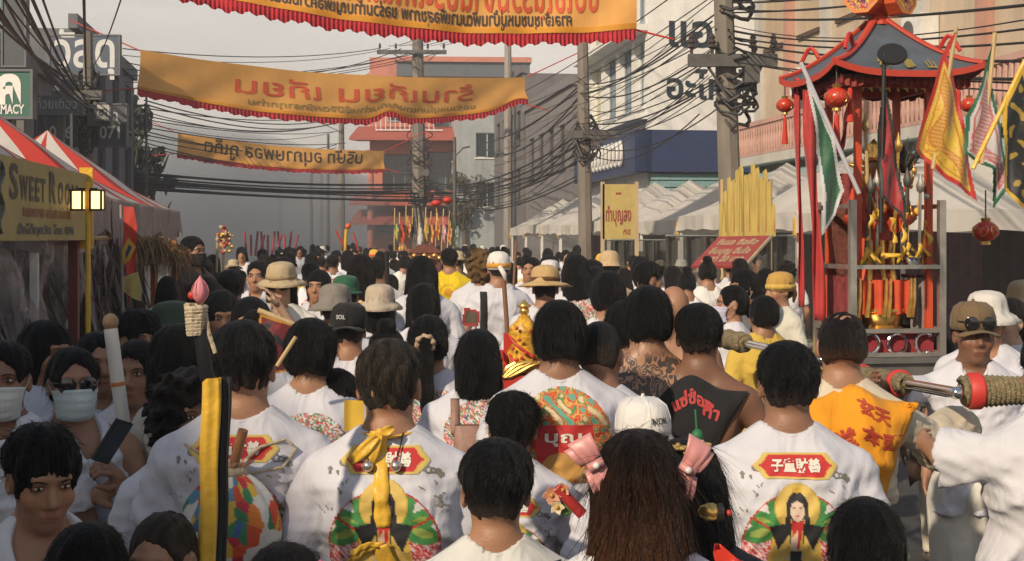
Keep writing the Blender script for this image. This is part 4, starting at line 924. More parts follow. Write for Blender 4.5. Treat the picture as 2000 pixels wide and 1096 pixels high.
# ---- utility poles
def pole(label, px, Y, top, wpx, arm=None, ins=True, col=None, tilt=0, extra=None, armw=.09):
    X = (px - 1000) * Y / F; r_ = wpx * Y / F / 2; h = ZH(top, Y); r = thing('utility_pole', label, 'utility pole', (X, Y, 0))
    m = M(); n = 4 if Y < 60 else 8
    m.tube([(-tilt * 0, 0, 0), (-tilt * .5, 0, h * .5), (-tilt, 0, h)], [r_ * 1.25, r_ * 1.1, r_ * .85], 8); m.build('pole', col or mat('pole_concrete', (.2, .175, .15), .9, var=.3, scale=3, bump=.5, bscale=20, dirt=.5, stretch=(1, 1, .3)), r, smooth=True)
    for a in (arm or []):
        x0, x1, py = a; z = ZH(py, Y); ax0, ax1 = (x0 - px) * Y / F, (x1 - px) * Y / F
        b = part('crossarm', rust_m, r, lambda m: (m.box(ax0, ax1, -r_ - .12, -r_ - .02, z - armw, z + armw), m.box(ax0 * .6 - .02, ax0 * .6 + .02, -r_ - .05, -r_ - .02, z - .6, z - armw) if False else m.tube([(ax0 * .6, -r_ - .06, z - armw), (0, -r_ - .04, z - .75)], .022, 5), m.tube([(ax1 * .6, -r_ - .06, z - armw), (0, -r_ - .04, z - .75)], .022, 5)))
        if ins:
            k = 5
            for i in range(k):
                if i == 2: continue
                x = ax0 + (ax1 - ax0) * (.04 + .92 * i / (k - 1)); part('insulator', mat('porcelain', (.06, .045, .04), .3), b, lambda m: m.lathe([(.025, 0), (.025, .08), (.07, .1), (.04, .15), (.065, .17), (.035, .22), (.05, .24), (.02, .3)], (x, -r_ - .07, z + armw), 9), smooth=True)
    if extra: extra(r, r_, Y)
    return r
g0 = random.Random(5)
def clutter(zs, n=9, rad=.22, box=True):
    def fn(r, r_, Y):
        for k in range(n):
            z = g0.uniform(*zs); a0 = g0.uniform(0, 6); q = g0.uniform(1.1, 1.9)
            part('cable_coil', rubber_m, r, lambda m: m.tube([(r_ * q * math.cos(a0 + t * .5) * 1.2, r_ * q * math.sin(a0 + t * .5) - r_ * .3, z + (rad * g0.uniform(.2, 1)) * math.sin(t * .5 + a0)) for t in range(14)], .018 + .012 * g0.random(), 5))
        if box:
            z = (zs[0] + zs[1]) / 2; part('junction_box', rust_m, r, lambda m: m.box(r_ * .6, r_ + .16, -r_ - .14, -r_ * .2, z - .3, z - .02))
    return fn
pole('weathered concrete pole in front of the white corner building, hung with cables', 1437, 19.5, -330, 38, [(1340, 1512, 122)], tilt=.26, extra=clutter((3.6, 5.4), 12))
pole('mid street concrete pole with a cross bar and cable coils beside the navy fascia', 1146, 31, 60, 24, [(1105, 1205, 264)], tilt=.10, ins=False, extra=clutter((3.9, 4.7), 10, .35))
pole('tall thick pole with porcelain insulators in front of the pink building', 820, 58, 40, 24, [(738, 873, 104)], tilt=.1, extra=clutter((3.4, 6.5), 14, .5))
pole('distant pole with a one-sided cross bar beside the lowest banner', 667, 72, 222, 12, [(586, 672, 232)], armw=.12)
pole('thin steel pole rising behind the top banner, cream coloured', 992, 62, 40, 15, [], col=mat('pole_pale', (.3, .27, .24), .8, var=.2))
pole('slim black pole before the pale grey house with a street lamp arm', 888, 48, 268, 7, [], col=rust_m, extra=lambda r, r_, Y: part('lamp_arm', rust_m, r, lambda m: m.tube([(0, 0, 4.9), (.3, 0, 5.2), (.55, 0, 5.25)], .04, 6)))
pole('dark pole swathed in cables among the dim signs', 172, 27, 62, 22, [(110, 205, 188)], ins=False, extra=clutter((3.8, 5.2), 16, .5))
pole('cream painted steel post rising above the striped tents', 139, 24, 222, 6, [], col=paint((.5, .47, .4)))
pole('slender grey pole with stacked insulator hooks beside the tree', 286, 40, 186, 5, [], col=rust_m, extra=lambda r, r_, Y: [part('hook', rust_m, r, lambda m, k=k: m.box(-.28, .1, -.03, .03, 5.0 + .3 * k, 5.06 + .3 * k)) for k in range(4)])
for i, (px, Y, top) in enumerate(((608, 85, 300), (641, 78, 262), (628, 110, 330), (548, 120, 345))):
    pole(['thin hazy pole standing alone in the smoke', 'hazy twin pole just before the distant cross bar', 'faint thin pole deep in the smoke', 'faintest thin pole at the smoky street end'][i], px, Y, top, 6, [], col=rust_m)
# ---- overhead cables
def cable(label, group, a, b, sag=.3, r=.012, col=rubber_m, n=14):
    a, b = Vector(a), Vector(b); m = M(); m.tube([a.lerp(b, t / n) - Vector((0, 0, sag * 4 * (t / n) * (1 - t / n))) for t in range(n + 1)], r * .82, 5, cap=False)
    tag(m.build('overhead_cable', col, smooth='all'), label, 'cable', group)
gw = random.Random(9)
lb = 'black cable strung from above the camera to the cabled pole among the dim signs'
for x0, y1, r in ((70, 205, .022), (95, 190, .018), (222, 168, .016), (-10, 215, .022), (35, 222, .014), (50, 175, .012), (-30, 190, .015), (318, 130, .008), (120, 210, .012), (-60, 160, .018), (5, 196, .012), (20, 150, .01)):
    cable(lb, 'cables to the cabled pole', P(x0 - 60, -70, 8.5), P(gw.uniform(164, 205), y1, 26.6), .25, r)
lb = 'black cable running between the weathered pole and the mid street pole'
for i in range(17): cable(lb, 'cables between the two concrete poles', P(1405 + gw.uniform(-60, 30), 20 + 12 * i + gw.uniform(-12, 12), 19.3), P(1140 + gw.uniform(-12, 12), 150 + 9 * i + gw.uniform(-10, 10), 30.8), gw.uniform(.1, .5), gw.uniform(.009, .02))
lb = 'black cable running on from the mid street pole towards the dark houses'
for i in range(16): cable(lb, 'cables beyond the mid street pole', P(1140, 160 + 9 * i, 31), P(gw.uniform(935, 985), 270 + 9 * i, 56), gw.uniform(.2, .8), gw.uniform(.012, .026))
lb = 'black cable coming over the colonial shophouse to the weathered pole'
for i in range(15): cable(lb, 'cables over the colonial house', P(1432, -30 + 11 * i + gw.uniform(-8, 8), 19.4), P(2100 + 14 * i, -190 + 26 * i + gw.uniform(-30, 30), 9.5), gw.uniform(.05, .25), gw.uniform(.008, .02))
lb = 'thin steep cable crossing the white side wall above the weathered pole'
for i in range(9): cable(lb, 'steep cables over the white wall', P(1400 + gw.uniform(-20, 30), -60 + 26 * i, 19.4), P(1000 + 14 * i, 190 + 18 * i, 40), gw.uniform(.1, .4), gw.uniform(.007, .014))
lb = 'thin cable crossing the smoky street between the banners'
for i in range(13): cable(lb, 'cables across the street', P(282, 196 + 7.5 * i, 40), P(gw.uniform(640, 690), 212 + 9 * i + gw.uniform(-14, 14), 70), gw.uniform(.2, .7), gw.uniform(.014, .03))
lb = 'thin cable sloping from the insulator pole across the sky'
for i in range(7): cable(lb, 'cables from the insulator pole', P(740 + 22 * i, 98 + gw.uniform(-4, 10), 57.8), P(240, 95 + 13 * i, 40), gw.uniform(.3, .9), gw.uniform(.014, .022))
for i in range(6): cable('thin cable rising from the insulator pole to the top banner', 'cables behind the top banner', P(760 + 20 * i, 90, 57.8), P(960 + 50 * i, -40 - 12 * i, 32), .4, gw.uniform(.014, .02))
lb = 'thick dark cable of the low bundle crossing the street below the banners'
for i in range(9): cable(lb, 'low cable bundle across the street', P(255, 336 + 4 * i, 44), P(835 + 10 * i, 356 + 5 * i + gw.uniform(-3, 3), 60), gw.uniform(.05, .3), gw.uniform(.03, .06))
for i in range(8): cable('dark cable of the sagging bundle beside the pink building', 'cables from the pink building to the dark houses', P(832, 352 + 5 * i, 58), P(1125, 268 + 12 * i + gw.uniform(-9, 9), 34), gw.uniform(.2, .7), gw.uniform(.016, .035))
# ---- banners across the street
def banner(label, corners, Ys, col, red, texts, sagtop, sagbot, fringe, dips=(), seed=0):
    (xl, yl0, yl1), (xr, yr0, yr1) = corners; r = thing('street_banner', label, 'banner', P((xl + xr) / 2, (yl0 + yr0) / 2, sum(Ys) / 2)); o = r.location.copy(); g = np.random.default_rng(seed); ph = g.uniform(0, 6, 6)
    A0, A1, B0, B1 = P(xl, yl0, Ys[0]), P(xl, yl1, Ys[0]), P(xr, yr0, Ys[1]), P(xr, yr1, Ys[1]); dr = (B0 - A0); nrm = Vector((dr.y, -dr.x, 0)).normalized(); sc = Ys[0] / F
    def S(u, v, l=0):
        k = 4 * u * (1 - u); top = A0.lerp(B0, u) - Vector((0, 0, sagtop * k)); bot = A1.lerp(B1, u) - Vector((0, 0, sagbot * k))
        for c, wd, amt in dips: bot = bot + Vector((0, 0, amt * math.exp(-((u - c) / wd) ** 2)))
        p = top.lerp(bot, v); wv = .05 * math.sin(9 * u + ph[0] + 2 * v) + .03 * math.sin(23 * u + ph[1] - 3 * v) + .02 * math.sin(47 * u + 6 * v + ph[2]) * v
        return p + nrm * (wv * 1.6 + l) - o
    cl = mat('banner_cloth', (.98, .50, .13), .7, var=.10, scale=1.6, bump=.2, bscale=3, trans=.4, dirt=.10)
    m = M(); m.grid(lambda u, v: S(u, v), 110, 14); m.build('cloth', cl, r, smooth='all')
    m = M(); m.grid(lambda u, v: S(u, .93 + .07 * v, .015), 110, 1); m.grid(lambda u, v: S(u, .93 + .07 * v, -.015), 110, 1); m.build('hem_band', mat('banner_hem', (.75, .36, .03), .7, trans=.3), r, smooth='all')
    m = M(); n = 420; H_ = (A0 - A1).length; fl = fringe * Ys[0] / F
    def fr(u, v): p = S(u, .985); return p + Vector((0, 0, -fl * v * (1 + .10 * math.sin(u * 61) + .12 * math.sin(u * 211)))) + nrm * .035 * (.35 + .65 * v) * math.sin(u * n * .5 * math.pi)
    m.grid(fr, n, 2); m.build('fringe', mat('banner_fringe', red, .8, var=.3, scale=5, trans=.25), r, smooth='all')
    L = (B0 - A0).length
    for s_, cu, cv, size, bold, c, wd in texts:
        hs_ = size / H_; m = M()
        for side in (1, -1): lettering(m, s_, lambda x, y, l: S(cu - x / L, cv - y / H_, side * (.014 + l * 3)), size, bold, 0, wd * L)
        m.build('lettering', paint(c, .7), r, smooth=False)
    for (p, q) in ((A0, Vector((-1.6, 0, .7))), (A1, Vector((-1.2, 0, -.1))), (B0, Vector((1.7, 0, .8))), (B1, Vector((.6, 0, -.15)))):
        part('tie_cord', red_m, r, lambda m: m.tube([p - o, p - o + q], .016, 5))
    return r
ORT, BLT = (.6, .09, .03), (.05, .035, .03)
banner('largest orange banner with red fringe, cut by the frame top', ((322, -150, -32), (1240, -95, 58)), (19.5, 20.5), None, (.55, .03, .045), [('ขอเชิญร่วมงานประเพณีถือศีลกินผักชุมพร', .5, .74, .62, .006, ORT, .84), ('ศาลเจ้าชุมชนหมู่บ้านพัฒนาเพื่อสุขภาพ ขอร่วมทำบุญเพื่อความเป็นสิริมงคล', .5, .91, .19, .004, BLT, .72)], .10, .30, 25, seed=1)
banner('middle orange banner with large red mirrored lettering and a puckered fringe', ((271, 98, 172), (1030, 150, 205)), (31, 37), None, (.5, .035, .06), [('ร้านเกียน เกียน', .53, .62, .46, .005, ORT, .62), ('ขอร่วมอนุโมทนาบุญกับท่านผู้มีจิตศรัทธาทุกท่าน', .55, .86, .15, .003, (.3, .2, .06), .6)], .25, .55, 14, dips=((.60, .035, .20), (.97, .05, .22)), seed=2)
banner('farthest faded orange banner with dark mirrored lettering', ((346, 260, 300), (752, 295, 330)), (49, 53), None, (.42, .05, .07), [('บริษัท อนุภาษพอส ภูเก็ต', .5, .66, .62, .006, BLT, .76)], .15, .25, 8, seed=3)
# ---- white tents of the right row
def tent(label, u0, v0, wd, dep, ze, rise, mats, val=.25, group=None, striped=False, side=1, curt=None, legs=True):
    r = thing('market_tent', label, 'tent', W(u0 + side * dep / 2, v0 + wd / 2), TH, group); g = random.Random(int(v0 * 10)); n = 24
    m = M(); n = 21
    for s_ in range(4):
        sg = (1, 1, -1, -1)[s_]
        def roof(u, v):
            q = 1 - v; t = (2 * u - 1) * q; a, b = ((t, -q), (q, t), (-t, q), (-q, -t))[s_]
            z = ze + rise * v ** 1.18 - .035 * math.sin(5 * a + v0) * math.sin(4 * b + v0) * q * v * 4 + .004 * math.sin(11 * a + 5 * b + v0); return (a * dep / 2, b * wd / 2, z)
        m.grid(roof, n, n)
        if striped:
            for j in range(n):
                for i in range(n):
                    if (i // 3) % 3 == 0: m.mi[s_ * n * n + j * n + i] = 1
    m.build('roof', mats, r, smooth='all')
    def valf(x0, y0, x1, y1, k):
        def fn(u, v): wv = .022 * math.sin(u * 31 + k) * v + .03 * math.sin(u * 9 + k * 2) * v; d = (y1 - y0, x0 - x1); l = math.hypot(*d); return (x0 + (x1 - x0) * u + d[0] / l * (wv + .01), y0 + (y1 - y0) * u + d[1] / l * (wv + .01), ze - val * v * (1 + (.28 if striped else .06) * math.sin(u * (9 if striped else 17) + k)) + .012)
        return fn
    d, w2 = dep / 2, wd / 2
    vm = mat('valance_dirty', (.36, .31, .31), .7, var=.3, scale=3, dirt=.4, bump=.4, bscale=6, trans=.2) if striped else mats[0]
    for k, c in enumerate(((-d, w2, -d, -w2), (d, -w2, d, w2), (-d, -w2, d, -w2), (d, w2, -d, w2))): part('valance', vm, r, lambda m: m.grid(valf(*c, k + v0), 28, 4), smooth='all')
    if legs:
        for sx in (-1, 1):
            for sy in (-1, 1): part('leg', white_m, r, lambda m: (m.box(sx * (d - .05) - .025, sx * (d - .05) + .025, sy * (w2 - .05) - .025, sy * (w2 - .05) + .025, .13, ze - .02)))
        part('roof_bar', metal_m, r, lambda m: [m.tube([(sx * (d - .06), -w2, ze - .06), (sx * (d - .06), w2, ze - .06)], .018, 6) for sx in (-1, 1)])
    if curt: part('curtain', curt, r, lambda m: m.grid(lambda u, v: (side * (d - .3) + .05 * math.sin(u * 60), -w2 + wd * u, .1 + (ze - .2) * v), 60, 6), smooth='all')
    for sy in (-1, 1): part('ribbon', yellow_m, r, lambda m: m.box(-side * d - .03, -side * d + .0, sy * w2 - .03, sy * w2 + .03, ze - .32, ze - .08))
    return r
tent_w = mat('tent_canvas', (.80, .77, .72), .75, var=.10, scale=1.4, bump=.25, bscale=4, dirt=.2, trans=.38)
curts = [mat('curtain_dark', (.05, .045, .05), .8, var=.3), mat('curtain_plum', (.10, .07, .09), .8, var=.3), mat('curtain_olive', (.16, .14, .08), .8, var=.3), mat('curtain_grey', (.14, .14, .13), .6, var=.3)]
ordn = ['first', 'second', 'third', 'fourth', 'fifth', 'sixth', 'seventh', 'eighth', 'ninth', 'tenth']
for i in range(10):
    v0 = W(0, 0).y + UV(1326, 23.9)[1] - 2.97 * 3 + 2.97 * i
    tent('white peaked market tent, %s of the row counting from the palanquin' % ordn[i], 6.42, v0, 2.95, 3.0, 2.27 + .03 * (i % 3), .90 + .05 * (i % 2), [tent_w], group='white tents along the street', curt=curts[i % 4])
# ---- red and white striped tents on the left
tent_r = mat('tent_red', (.55, .05, .035), .7, var=.12, scale=2, trans=.25)
for v0, lb in ((8.85, 'behind the gold shop sign'), (11.75, 'rising above the right end of the gold sign'), (14.65, 'beyond the wall lamps, its dirty valance drooping')):
    tent('red and white striped tent ' + lb, -1.74, v0, 2.88, 2.7, 2.28, .92, [tent_w, tent_r], val=.36, striped=True, side=-1, group='striped tents', curt=curts[0])
# ================================================================ stalls and props along the kerbs
def gold_sign():
    a, b = P(-70, 305, 6.4), P(172, 345, 9.35); L = (b - a).to_2d().length; d = (b - a).normalized(); ang = math.atan2(d.y, d.x)
    r = thing('shop_sign', 'olive gold sign with dark serif shop lettering hanging before the striped tents', 'sign', (a.x, a.y, 0), ang)
    z0, z1 = 1.935, 2.395; gm = mat('sign_gold', (.36, .29, .10), .55, var=.16, scale=3, dirt=.3)
    part('panel', gm, r, lambda m: m.box(0, L, 0, .05, z0, z1)); part('trim', yellow_m, r, lambda m: (m.box(L - .0, L + .035, -.03, .06, z0 - .06, z1 + .05)))
    m = M(); ink = mat('sign_ink', (.045, .045, .05), .6)
    for ch, x, w_, sz in (('S', .92, .22, .27), ('W', 1.14, .23, .19), ('E', 1.32, .12, .19), ('E', 1.46, .12, .19), ('T', 1.60, .14, .19), ('R', 1.86, .22, .27), ('O', 2.08, .18, .19), ('O', 2.28, .18, .19), ('M', 2.50, .22, .19)):
        lettering(m, ch, lambda px, py, l: ((x + px) * L / 2.95, -.004 - l, z0 + .235 + py), sz, .006, 0, w_ * .82)
    m.build('lettering', ink, r)
    m = M(); lettering(m, 'ขนมหวาน อร่อย สะอาด', lambda x, y, l: (1.75 + x, -.004 - l, z0 + .14 + y), .085, .002, 0, 1.25); m.build('lettering', mat('sign_ink_red', (.30, .09, .05), .6), r)
    m = M(); lettering(m, 'สั่งได้ทุกวัน โทร 076', lambda x, y, l: (1.75 + x, -.004 - l, z0 + .04 + y), .07, .002, 0, 1.5); m.build('lettering', mat('sign_ink_grey', (.10, .11, .12), .6), r)
    m = M(); pts = [Vector((.62 + .045 * math.sin(t * 1.05), -.006, z1 - .05 - t * .031)) for t in range(13)]
    m.tube(pts, .018, 6, flat=.2); m.tube([(.56, -.006, z1 - .09), (.60, -.008, z1 - .04), (.66, -.006, z1 - .07)], .014, 6, flat=.2)
    m.build('ornament', mat('ornament_grey', (.16, .16, .15), .6), r)
    for x in (.05, L - .08): part('post', paint((.16, .045, .04)), r, lambda m: m.box(x, x + .07, .055, .12, 0, z1))
    return r
gold_sign()
def lantern_lamp():
    r = thing('wall_lamp', 'yellow post carrying a pair of lit square lanterns beside the gold sign', 'lamp', P(172, 465, 8.75) * 1.0); r.location.z = 0; o = r.location
    part('post', yellow_m, r, lambda m: m.tube([(0, 0, 0), (0, 0, 2.32)], .018, 8))
    for px in (153, 190):
        x = (px - 172) * 8.75 / F; z = ZH(391, 8.75)
        c = part('lantern_frame', mat('lantern_brown', (.05, .028, .015), .5), r, lambda m: (m.box(x - .042, x + .042, -.042, .042, z + .058, z + .07), m.box(x - .042, x + .042, -.042, .042, z - .07, z - .058), [m.box(x + a * .036 - .006, x + a * .036 + .006, b * .036 - .006, b * .036 + .006, z - .059, z + .059) for a in (-1, 1) for b in (-1, 1)], m.box(min(x, 0), max(x, 0), -.008, .008, z + .07, z + .08)))
        part('lamp_glass', mat('lamp_glow', (.9, .75, .45), .5, emit=((1, .66, .28), 2.6)), c, lambda m: m.box(x - .031, x + .031, -.031, .031, z - .057, z + .057))
lantern_lamp()
def hanging_leaves(label, a, b, z0, z1, n, seed, cols, name='dried_palm_curtain'):
    g = random.Random(seed); a, b = Vector(a), Vector(b); r = thing(name, label, 'dried leaves', (a + b) / 2); o = r.location.copy(); nn = Vector(((b - a).y, -(b - a).x, 0)).normalized()
    m = M()
    for i in range(n):
        p = a.lerp(b, g.random()) + nn * g.uniform(-.12, .12) - o; zt = g.uniform(z0 + (z1 - z0) * .35, z1); ln = g.uniform(.25, .75) * (z1 - z0); sw = Vector((g.uniform(-.25, .25), g.uniform(-.15, .15), 0)); wd = g.uniform(.006, .022)
        pts = [p + Vector((0, 0, zt)) + sw * (t / 4) ** 1.6 - Vector((0, 0, ln * t / 4)) for t in range(5)]; q = Vector((g.uniform(-1, 1), g.uniform(-1, 1), 0)).normalized(); k = g.randrange(len(cols))
        vs = []
        for t, c in enumerate(pts): ww = wd * (1 - abs(t - 1.5) / 4); vs += [c - q * ww, c + q * ww]
        m.raw(vs, [(2 * t, 2 * t + 1, 2 * t + 3, 2 * t + 2) for t in range(4)], k)
    m.build('leaf', cols, r)
    part('rail', bamboo_m, r, lambda m: m.tube([a - o + Vector((0, 0, z1)), b - o + Vector((0, 0, z1))], .02, 6)); return r
dry = [mat('dry_leaf_grey', (.20, .17, .15), .7, var=.3, trans=.2), mat('dry_leaf_brown', (.13, .095, .07), .8, var=.3, trans=.2), mat('dry_leaf_pale', (.30, .27, .24), .6, var=.3, trans=.2), mat('dry_leaf_dark', (.05, .04, .035), .8)]
a, b = W(-1.95, 6.2), W(-1.95, 9.9); a.z = b.z = 0
hanging_leaves('curtain of grey dried leaves hanging under the gold sign', a, b, .9, 1.94, 800, 3, dry)
a, b = W(-1.75, 10.6), W(-1.75, 13.2); a.z = b.z = 0
hanging_leaves('greyish dried leaf strips hanging under the drooping tent valance', a, b, .8, 1.95, 500, 4, dry)
part_back = thing('tarpaulin', 'crumpled grey plastic sheet behind the dried leaves of the first stall', 'tarpaulin', W(-2.2, 8), TH)
part('sheet', mat('plastic_grey', (.15, .14, .15), .35, var=.4, scale=5, bump=.8, bscale=9), part_back, lambda m: m.grid(lambda u, v: (.05 * math.sin(u * 40) + .04 * math.sin(v * 21 + u * 9), -1.9 + 5.2 * u, .3 + 1.65 * v), 60, 20), smooth='all')
r = thing('plastic_sheet', 'crinkled shiny clear plastic sheet hung before the dried leaves of the first stall', 'plastic sheet', W(-1.80, 7.6), TH)
part('sheet', mat('plastic_shiny', (.30, .28, .29), .1, var=.3, scale=6, bump=1.0, bscale=7, spec=1.0, alpha=.42), r, lambda m: m.grid(lambda u, v: (.06 * math.sin(u * 31 + 3 * v) + .05 * math.sin(v * 13 + u * 17) + .03 * math.sin(u * 83 - v * 9), -2.2 + 4.6 * u, .5 + 1.42 * v + .04 * math.sin(u * 20)), 90, 30), smooth='all')
# thatched stall, flag bundle
def thatch():
    Y = 11.5; r = thing('thatched_stall', 'small stall with a shaggy straw roof and a steel tray under it', 'stall', ((318 - 1000) * Y / F, Y, 0)); g = random.Random(8); z = ZH(470, Y); x1 = (372 - 318) * Y / F
    m = M()
    for i in range(900):
        u = g.random(); p = Vector((-.22 + .40 * u, g.uniform(-.25, .25), z + .02 - .25 * (u - .3) ** 2 + g.uniform(-.04, .03))); ln = g.uniform(.10, .42); d = Vector((g.uniform(-.1, .75) * (u + .2), g.uniform(-.5, .1), -g.uniform(.2, 1.0))).normalized(); q = Vector((d.y, -d.x, .3)).normalized() * g.uniform(.002, .006)
        c = p + d * ln * .5 + Vector((0, 0, .03)); e = p + d * ln
        m.raw([p - q, p + q, c + q, c - q, e], [(0, 1, 2, 3), (3, 2, 4)], g.randrange(2))
    m.build('thatch', [mat('straw_tan', (.28, .17, .075), .8, var=.35), mat('straw_brown', (.15, .09, .045), .8, var=.3)], r)
    part('tray', metal_m, r, lambda m: m.box(-.16, .06, -.2, .2, ZH(515, Y), ZH(505, Y))); 
    for x in (-.1, .08): part('post', paint((.35, .12, .03)), r, lambda m: m.box(x, x + .04, -.02, .02, 0, z))
    part('counter', rust_m, r, lambda m: m.box(-.2, .14, -.2, .2, .8, .86))
thatch()
def flagcloth(m, outline, Y, border, inner, bw, seed, dec=None, ripple=.025, res=.0042, swing=0.0, centre=None):
    """outline in photo pixels at depth Y -> cloth grid in world units, coloured border and painted field"""
    pts = [((x - 1000) * Y / F, ZH(y, Y)) for x, y in outline]; xs = [p[0] for p in pts]; zs = [p[1] for p in pts]; cx, cz = (min(xs) + max(xs)) / 2, (min(zs) + max(zs)) / 2
    c = Canvas(max(xs) - min(xs) + .02, max(zs) - min(zs) + .02, res); pp = [(x - cx, z - cz) for x, z in pts]; msk = c.pm(pp); d = np.full(c.x.shape, 9.0)
    for (x0, y0), (x1, y1) in zip(pp, pp[1:] + pp[:1]):
        dx, dy = x1 - x0, y1 - y0; t = np.clip(((c.x - x0) * dx + (c.y - y0) * dy) / (dx * dx + dy * dy + 1e-9), 0, 1); d = np.minimum(d, np.hypot(c.x - x0 - t * dx, c.y - y0 - t * dy))
    c.fill(msk, inner)
    if dec: dec(c, msk & (d > bw * 1.5), pp)
    c.c[msk & (d < bw)] = border; c.a = msk
    g = np.random.default_rng(seed); ph = g.uniform(0, 6, 4); idx = {}; vs = []; cs = []; fs = []
    jj, ii = np.nonzero(msk[:-1, :-1] & msk[1:, :-1] & msk[:-1, 1:] & msk[1:, 1:])
    top = max(zs) - cz
    def vid(j, i):
        if (j, i) not in idx:
            x, z = c.x[j, i], c.y[j, i]; k = min(1, (top - z) * 2.5); idx[(j, i)] = len(vs)
            vs.append((cx + x, Y + ripple * k * (math.sin(26 * x + 7 * z + ph[0]) + .6 * math.sin(55 * x - 9 * z + ph[1])) + swing * (top - z), cz + z)); cs.append(c.c[j, i])
        return idx[(j, i)]
    for j, i in zip(jj.tolist(), ii.tolist()): fs.append((vid(j, i), vid(j + 1, i), vid(j + 1, i + 1), vid(j, i + 1)))
    m.raw(vs, fs, 0, cs)
flag_m = mat('flag_silk', (1, 1, 1), .55, tint=True, var=.12, scale=8, sheen=.3, bump=.15, bscale=30, trans=.18)
def flag(label, outline, Y, border, inner, bw, seed, pole=None, polecol=None, dec=None, top=None, **k):
    o = P(*(pole[1] if pole else outline[0]), Y); r = thing('flag', label, 'flag', o); m = M(Matrix.Translation(-o)); flagcloth(m, outline, Y - .01, border, inner, bw, seed, dec, **k); m.build('cloth', flag_m, r, smooth='all')
    if pole: part('pole', polecol or bamboo_m, r, lambda m: m.tube([P(*pole[0], Y) - o, P(*pole[1], Y) - o], .011, 8))
    if top: top(r, o)
    return r
def dragon(col, f=70, sd=2, alt=None):
    def fn(c, m, pp):
        g = np.random.default_rng(sd); a = g.uniform(0, 6, 4); v = np.sin(f * c.x + 2.5 * np.sin(f * .55 * c.y + a[0])) + np.sin(f * .7 * c.y + 2 * np.sin(f * .6 * c.x + a[1])); c.c[m & (v > .95)] = col
        if alt: c.c[m & (v < -1.35)] = alt
    return fn
def line_dragon(col, bodycol=None):        # a scaly serpent winding down the field, with cloud scrolls
    def fn(c, m, pp):
        zs = [p[1] for p in pp]; z0, z1 = min(zs), max(zs); t = (z1 - c.y) / (z1 - z0); row = [(np.nonzero(r_)[0].min(), np.nonzero(r_)[0].max()) if r_.any() else (0, 0) for r_ in m]
        cx = np.array([(c.x[0, a] + c.x[0, b]) / 2 for a, b in row])[:, None]; hw = np.array([(c.x[0, b] - c.x[0, a]) / 2 for a, b in row])[:, None]
        s = c.x - cx - hw * .42 * np.sin(t * 17 + .6); th = .014 + .016 * np.sin(np.clip(t * 1.2, 0, 1) * math.pi)
        inner = np.abs(s) < th
        c.c[m & inner] = bodycol or col; c.c[m & inner & (np.sin(c.y * 330 + c.x * 120) > .55)] = col; c.c[m & (np.abs(np.abs(s) - th) < .0045)] = col
        v = np.sin(105 * c.x + 3.2 * np.sin(46 * c.y)) + np.sin(95 * c.y + 2 * np.sin(60 * c.x)); c.c[m & (np.abs(v) < .10) & (np.abs(s) > th + .008) & (np.sin(c.y * 23 + c.x * 17) > -.2)] = col
        c.c[m & (np.abs(np.abs(c.x - cx) - hw * .86) < .0042)] = col
    return fn
flag('red and yellow procession flag with a blue diamond, furled by the striped tent', [(240, 402), (262, 404), (268, 440), (266, 480), (262, 560), (252, 600), (246, 520), (240, 470)], 10.4, (.5, .04, .03), (.55, .05, .03), .01, 3, pole=((236, 400), (243, 800)), polecol=paint((.35, .3, .28)))
flag('small yellow pennant with a dark blue diamond tied beside the furled flag', [(250, 462), (266, 482), (254, 510), (240, 520), (238, 492)], 10.3, (.6, .4, .05), (.04, .06, .16), .03, 4)
flag('half furled pale yellow and white flag hanging near the straw roof', [(270, 530), (278, 566), (276, 590), (262, 584), (240, 570), (240, 540)], 10.2, (.55, .5, .3), (.5, .42, .12), .012, 5)
# right kerb boards
def kerb_board():
    Y = 21; r = thing('notice_board', 'upright yellow board with dark red hand lettering on two wooden posts', 'sign', P(1208, 465, Y)); r.location.z = 0
    x0, x1 = (1177 - 1208) * Y / F, (1240 - 1208) * Y / F; z0, z1 = ZH(467, Y), ZH(360, Y)
    part('panel', mat('board_yellow', (.47, .36, .12), .6, dirt=.2), r, lambda m: m.box(x0, x1, 0, .04, z0, z1)); 
    for x in (x0 - .03, x1): part('post', mat('wood_pale', (.45, .34, .22), .7, var=.25, stretch=(1, 1, .1), scale=15), r, lambda m: m.box(x, x + .06, .0, .06, .0, z1 + .04))
    ink = mat('ink_dark_red', (.28, .04, .03), .6); m = M(); lettering(m, 'ทำบุญลง', lambda x, y, l: (x, -.004 - l, ZH(432, Y) + y), .30, .008, 0, .40); m.build('lettering', ink, r); m = M(); lettering(m, '~', lambda x, y, l: (0 + x, -.004 - l, ZH(382, Y) + y), .12, .01); m.build('ornament', ink, r); m = M(); lettering(m, 'ที่นี่', lambda x, y, l: (.13 + x, -.004 - l, ZH(458, Y) + y), .10, .002); m.build('lettering', ink, r)
kerb_board()
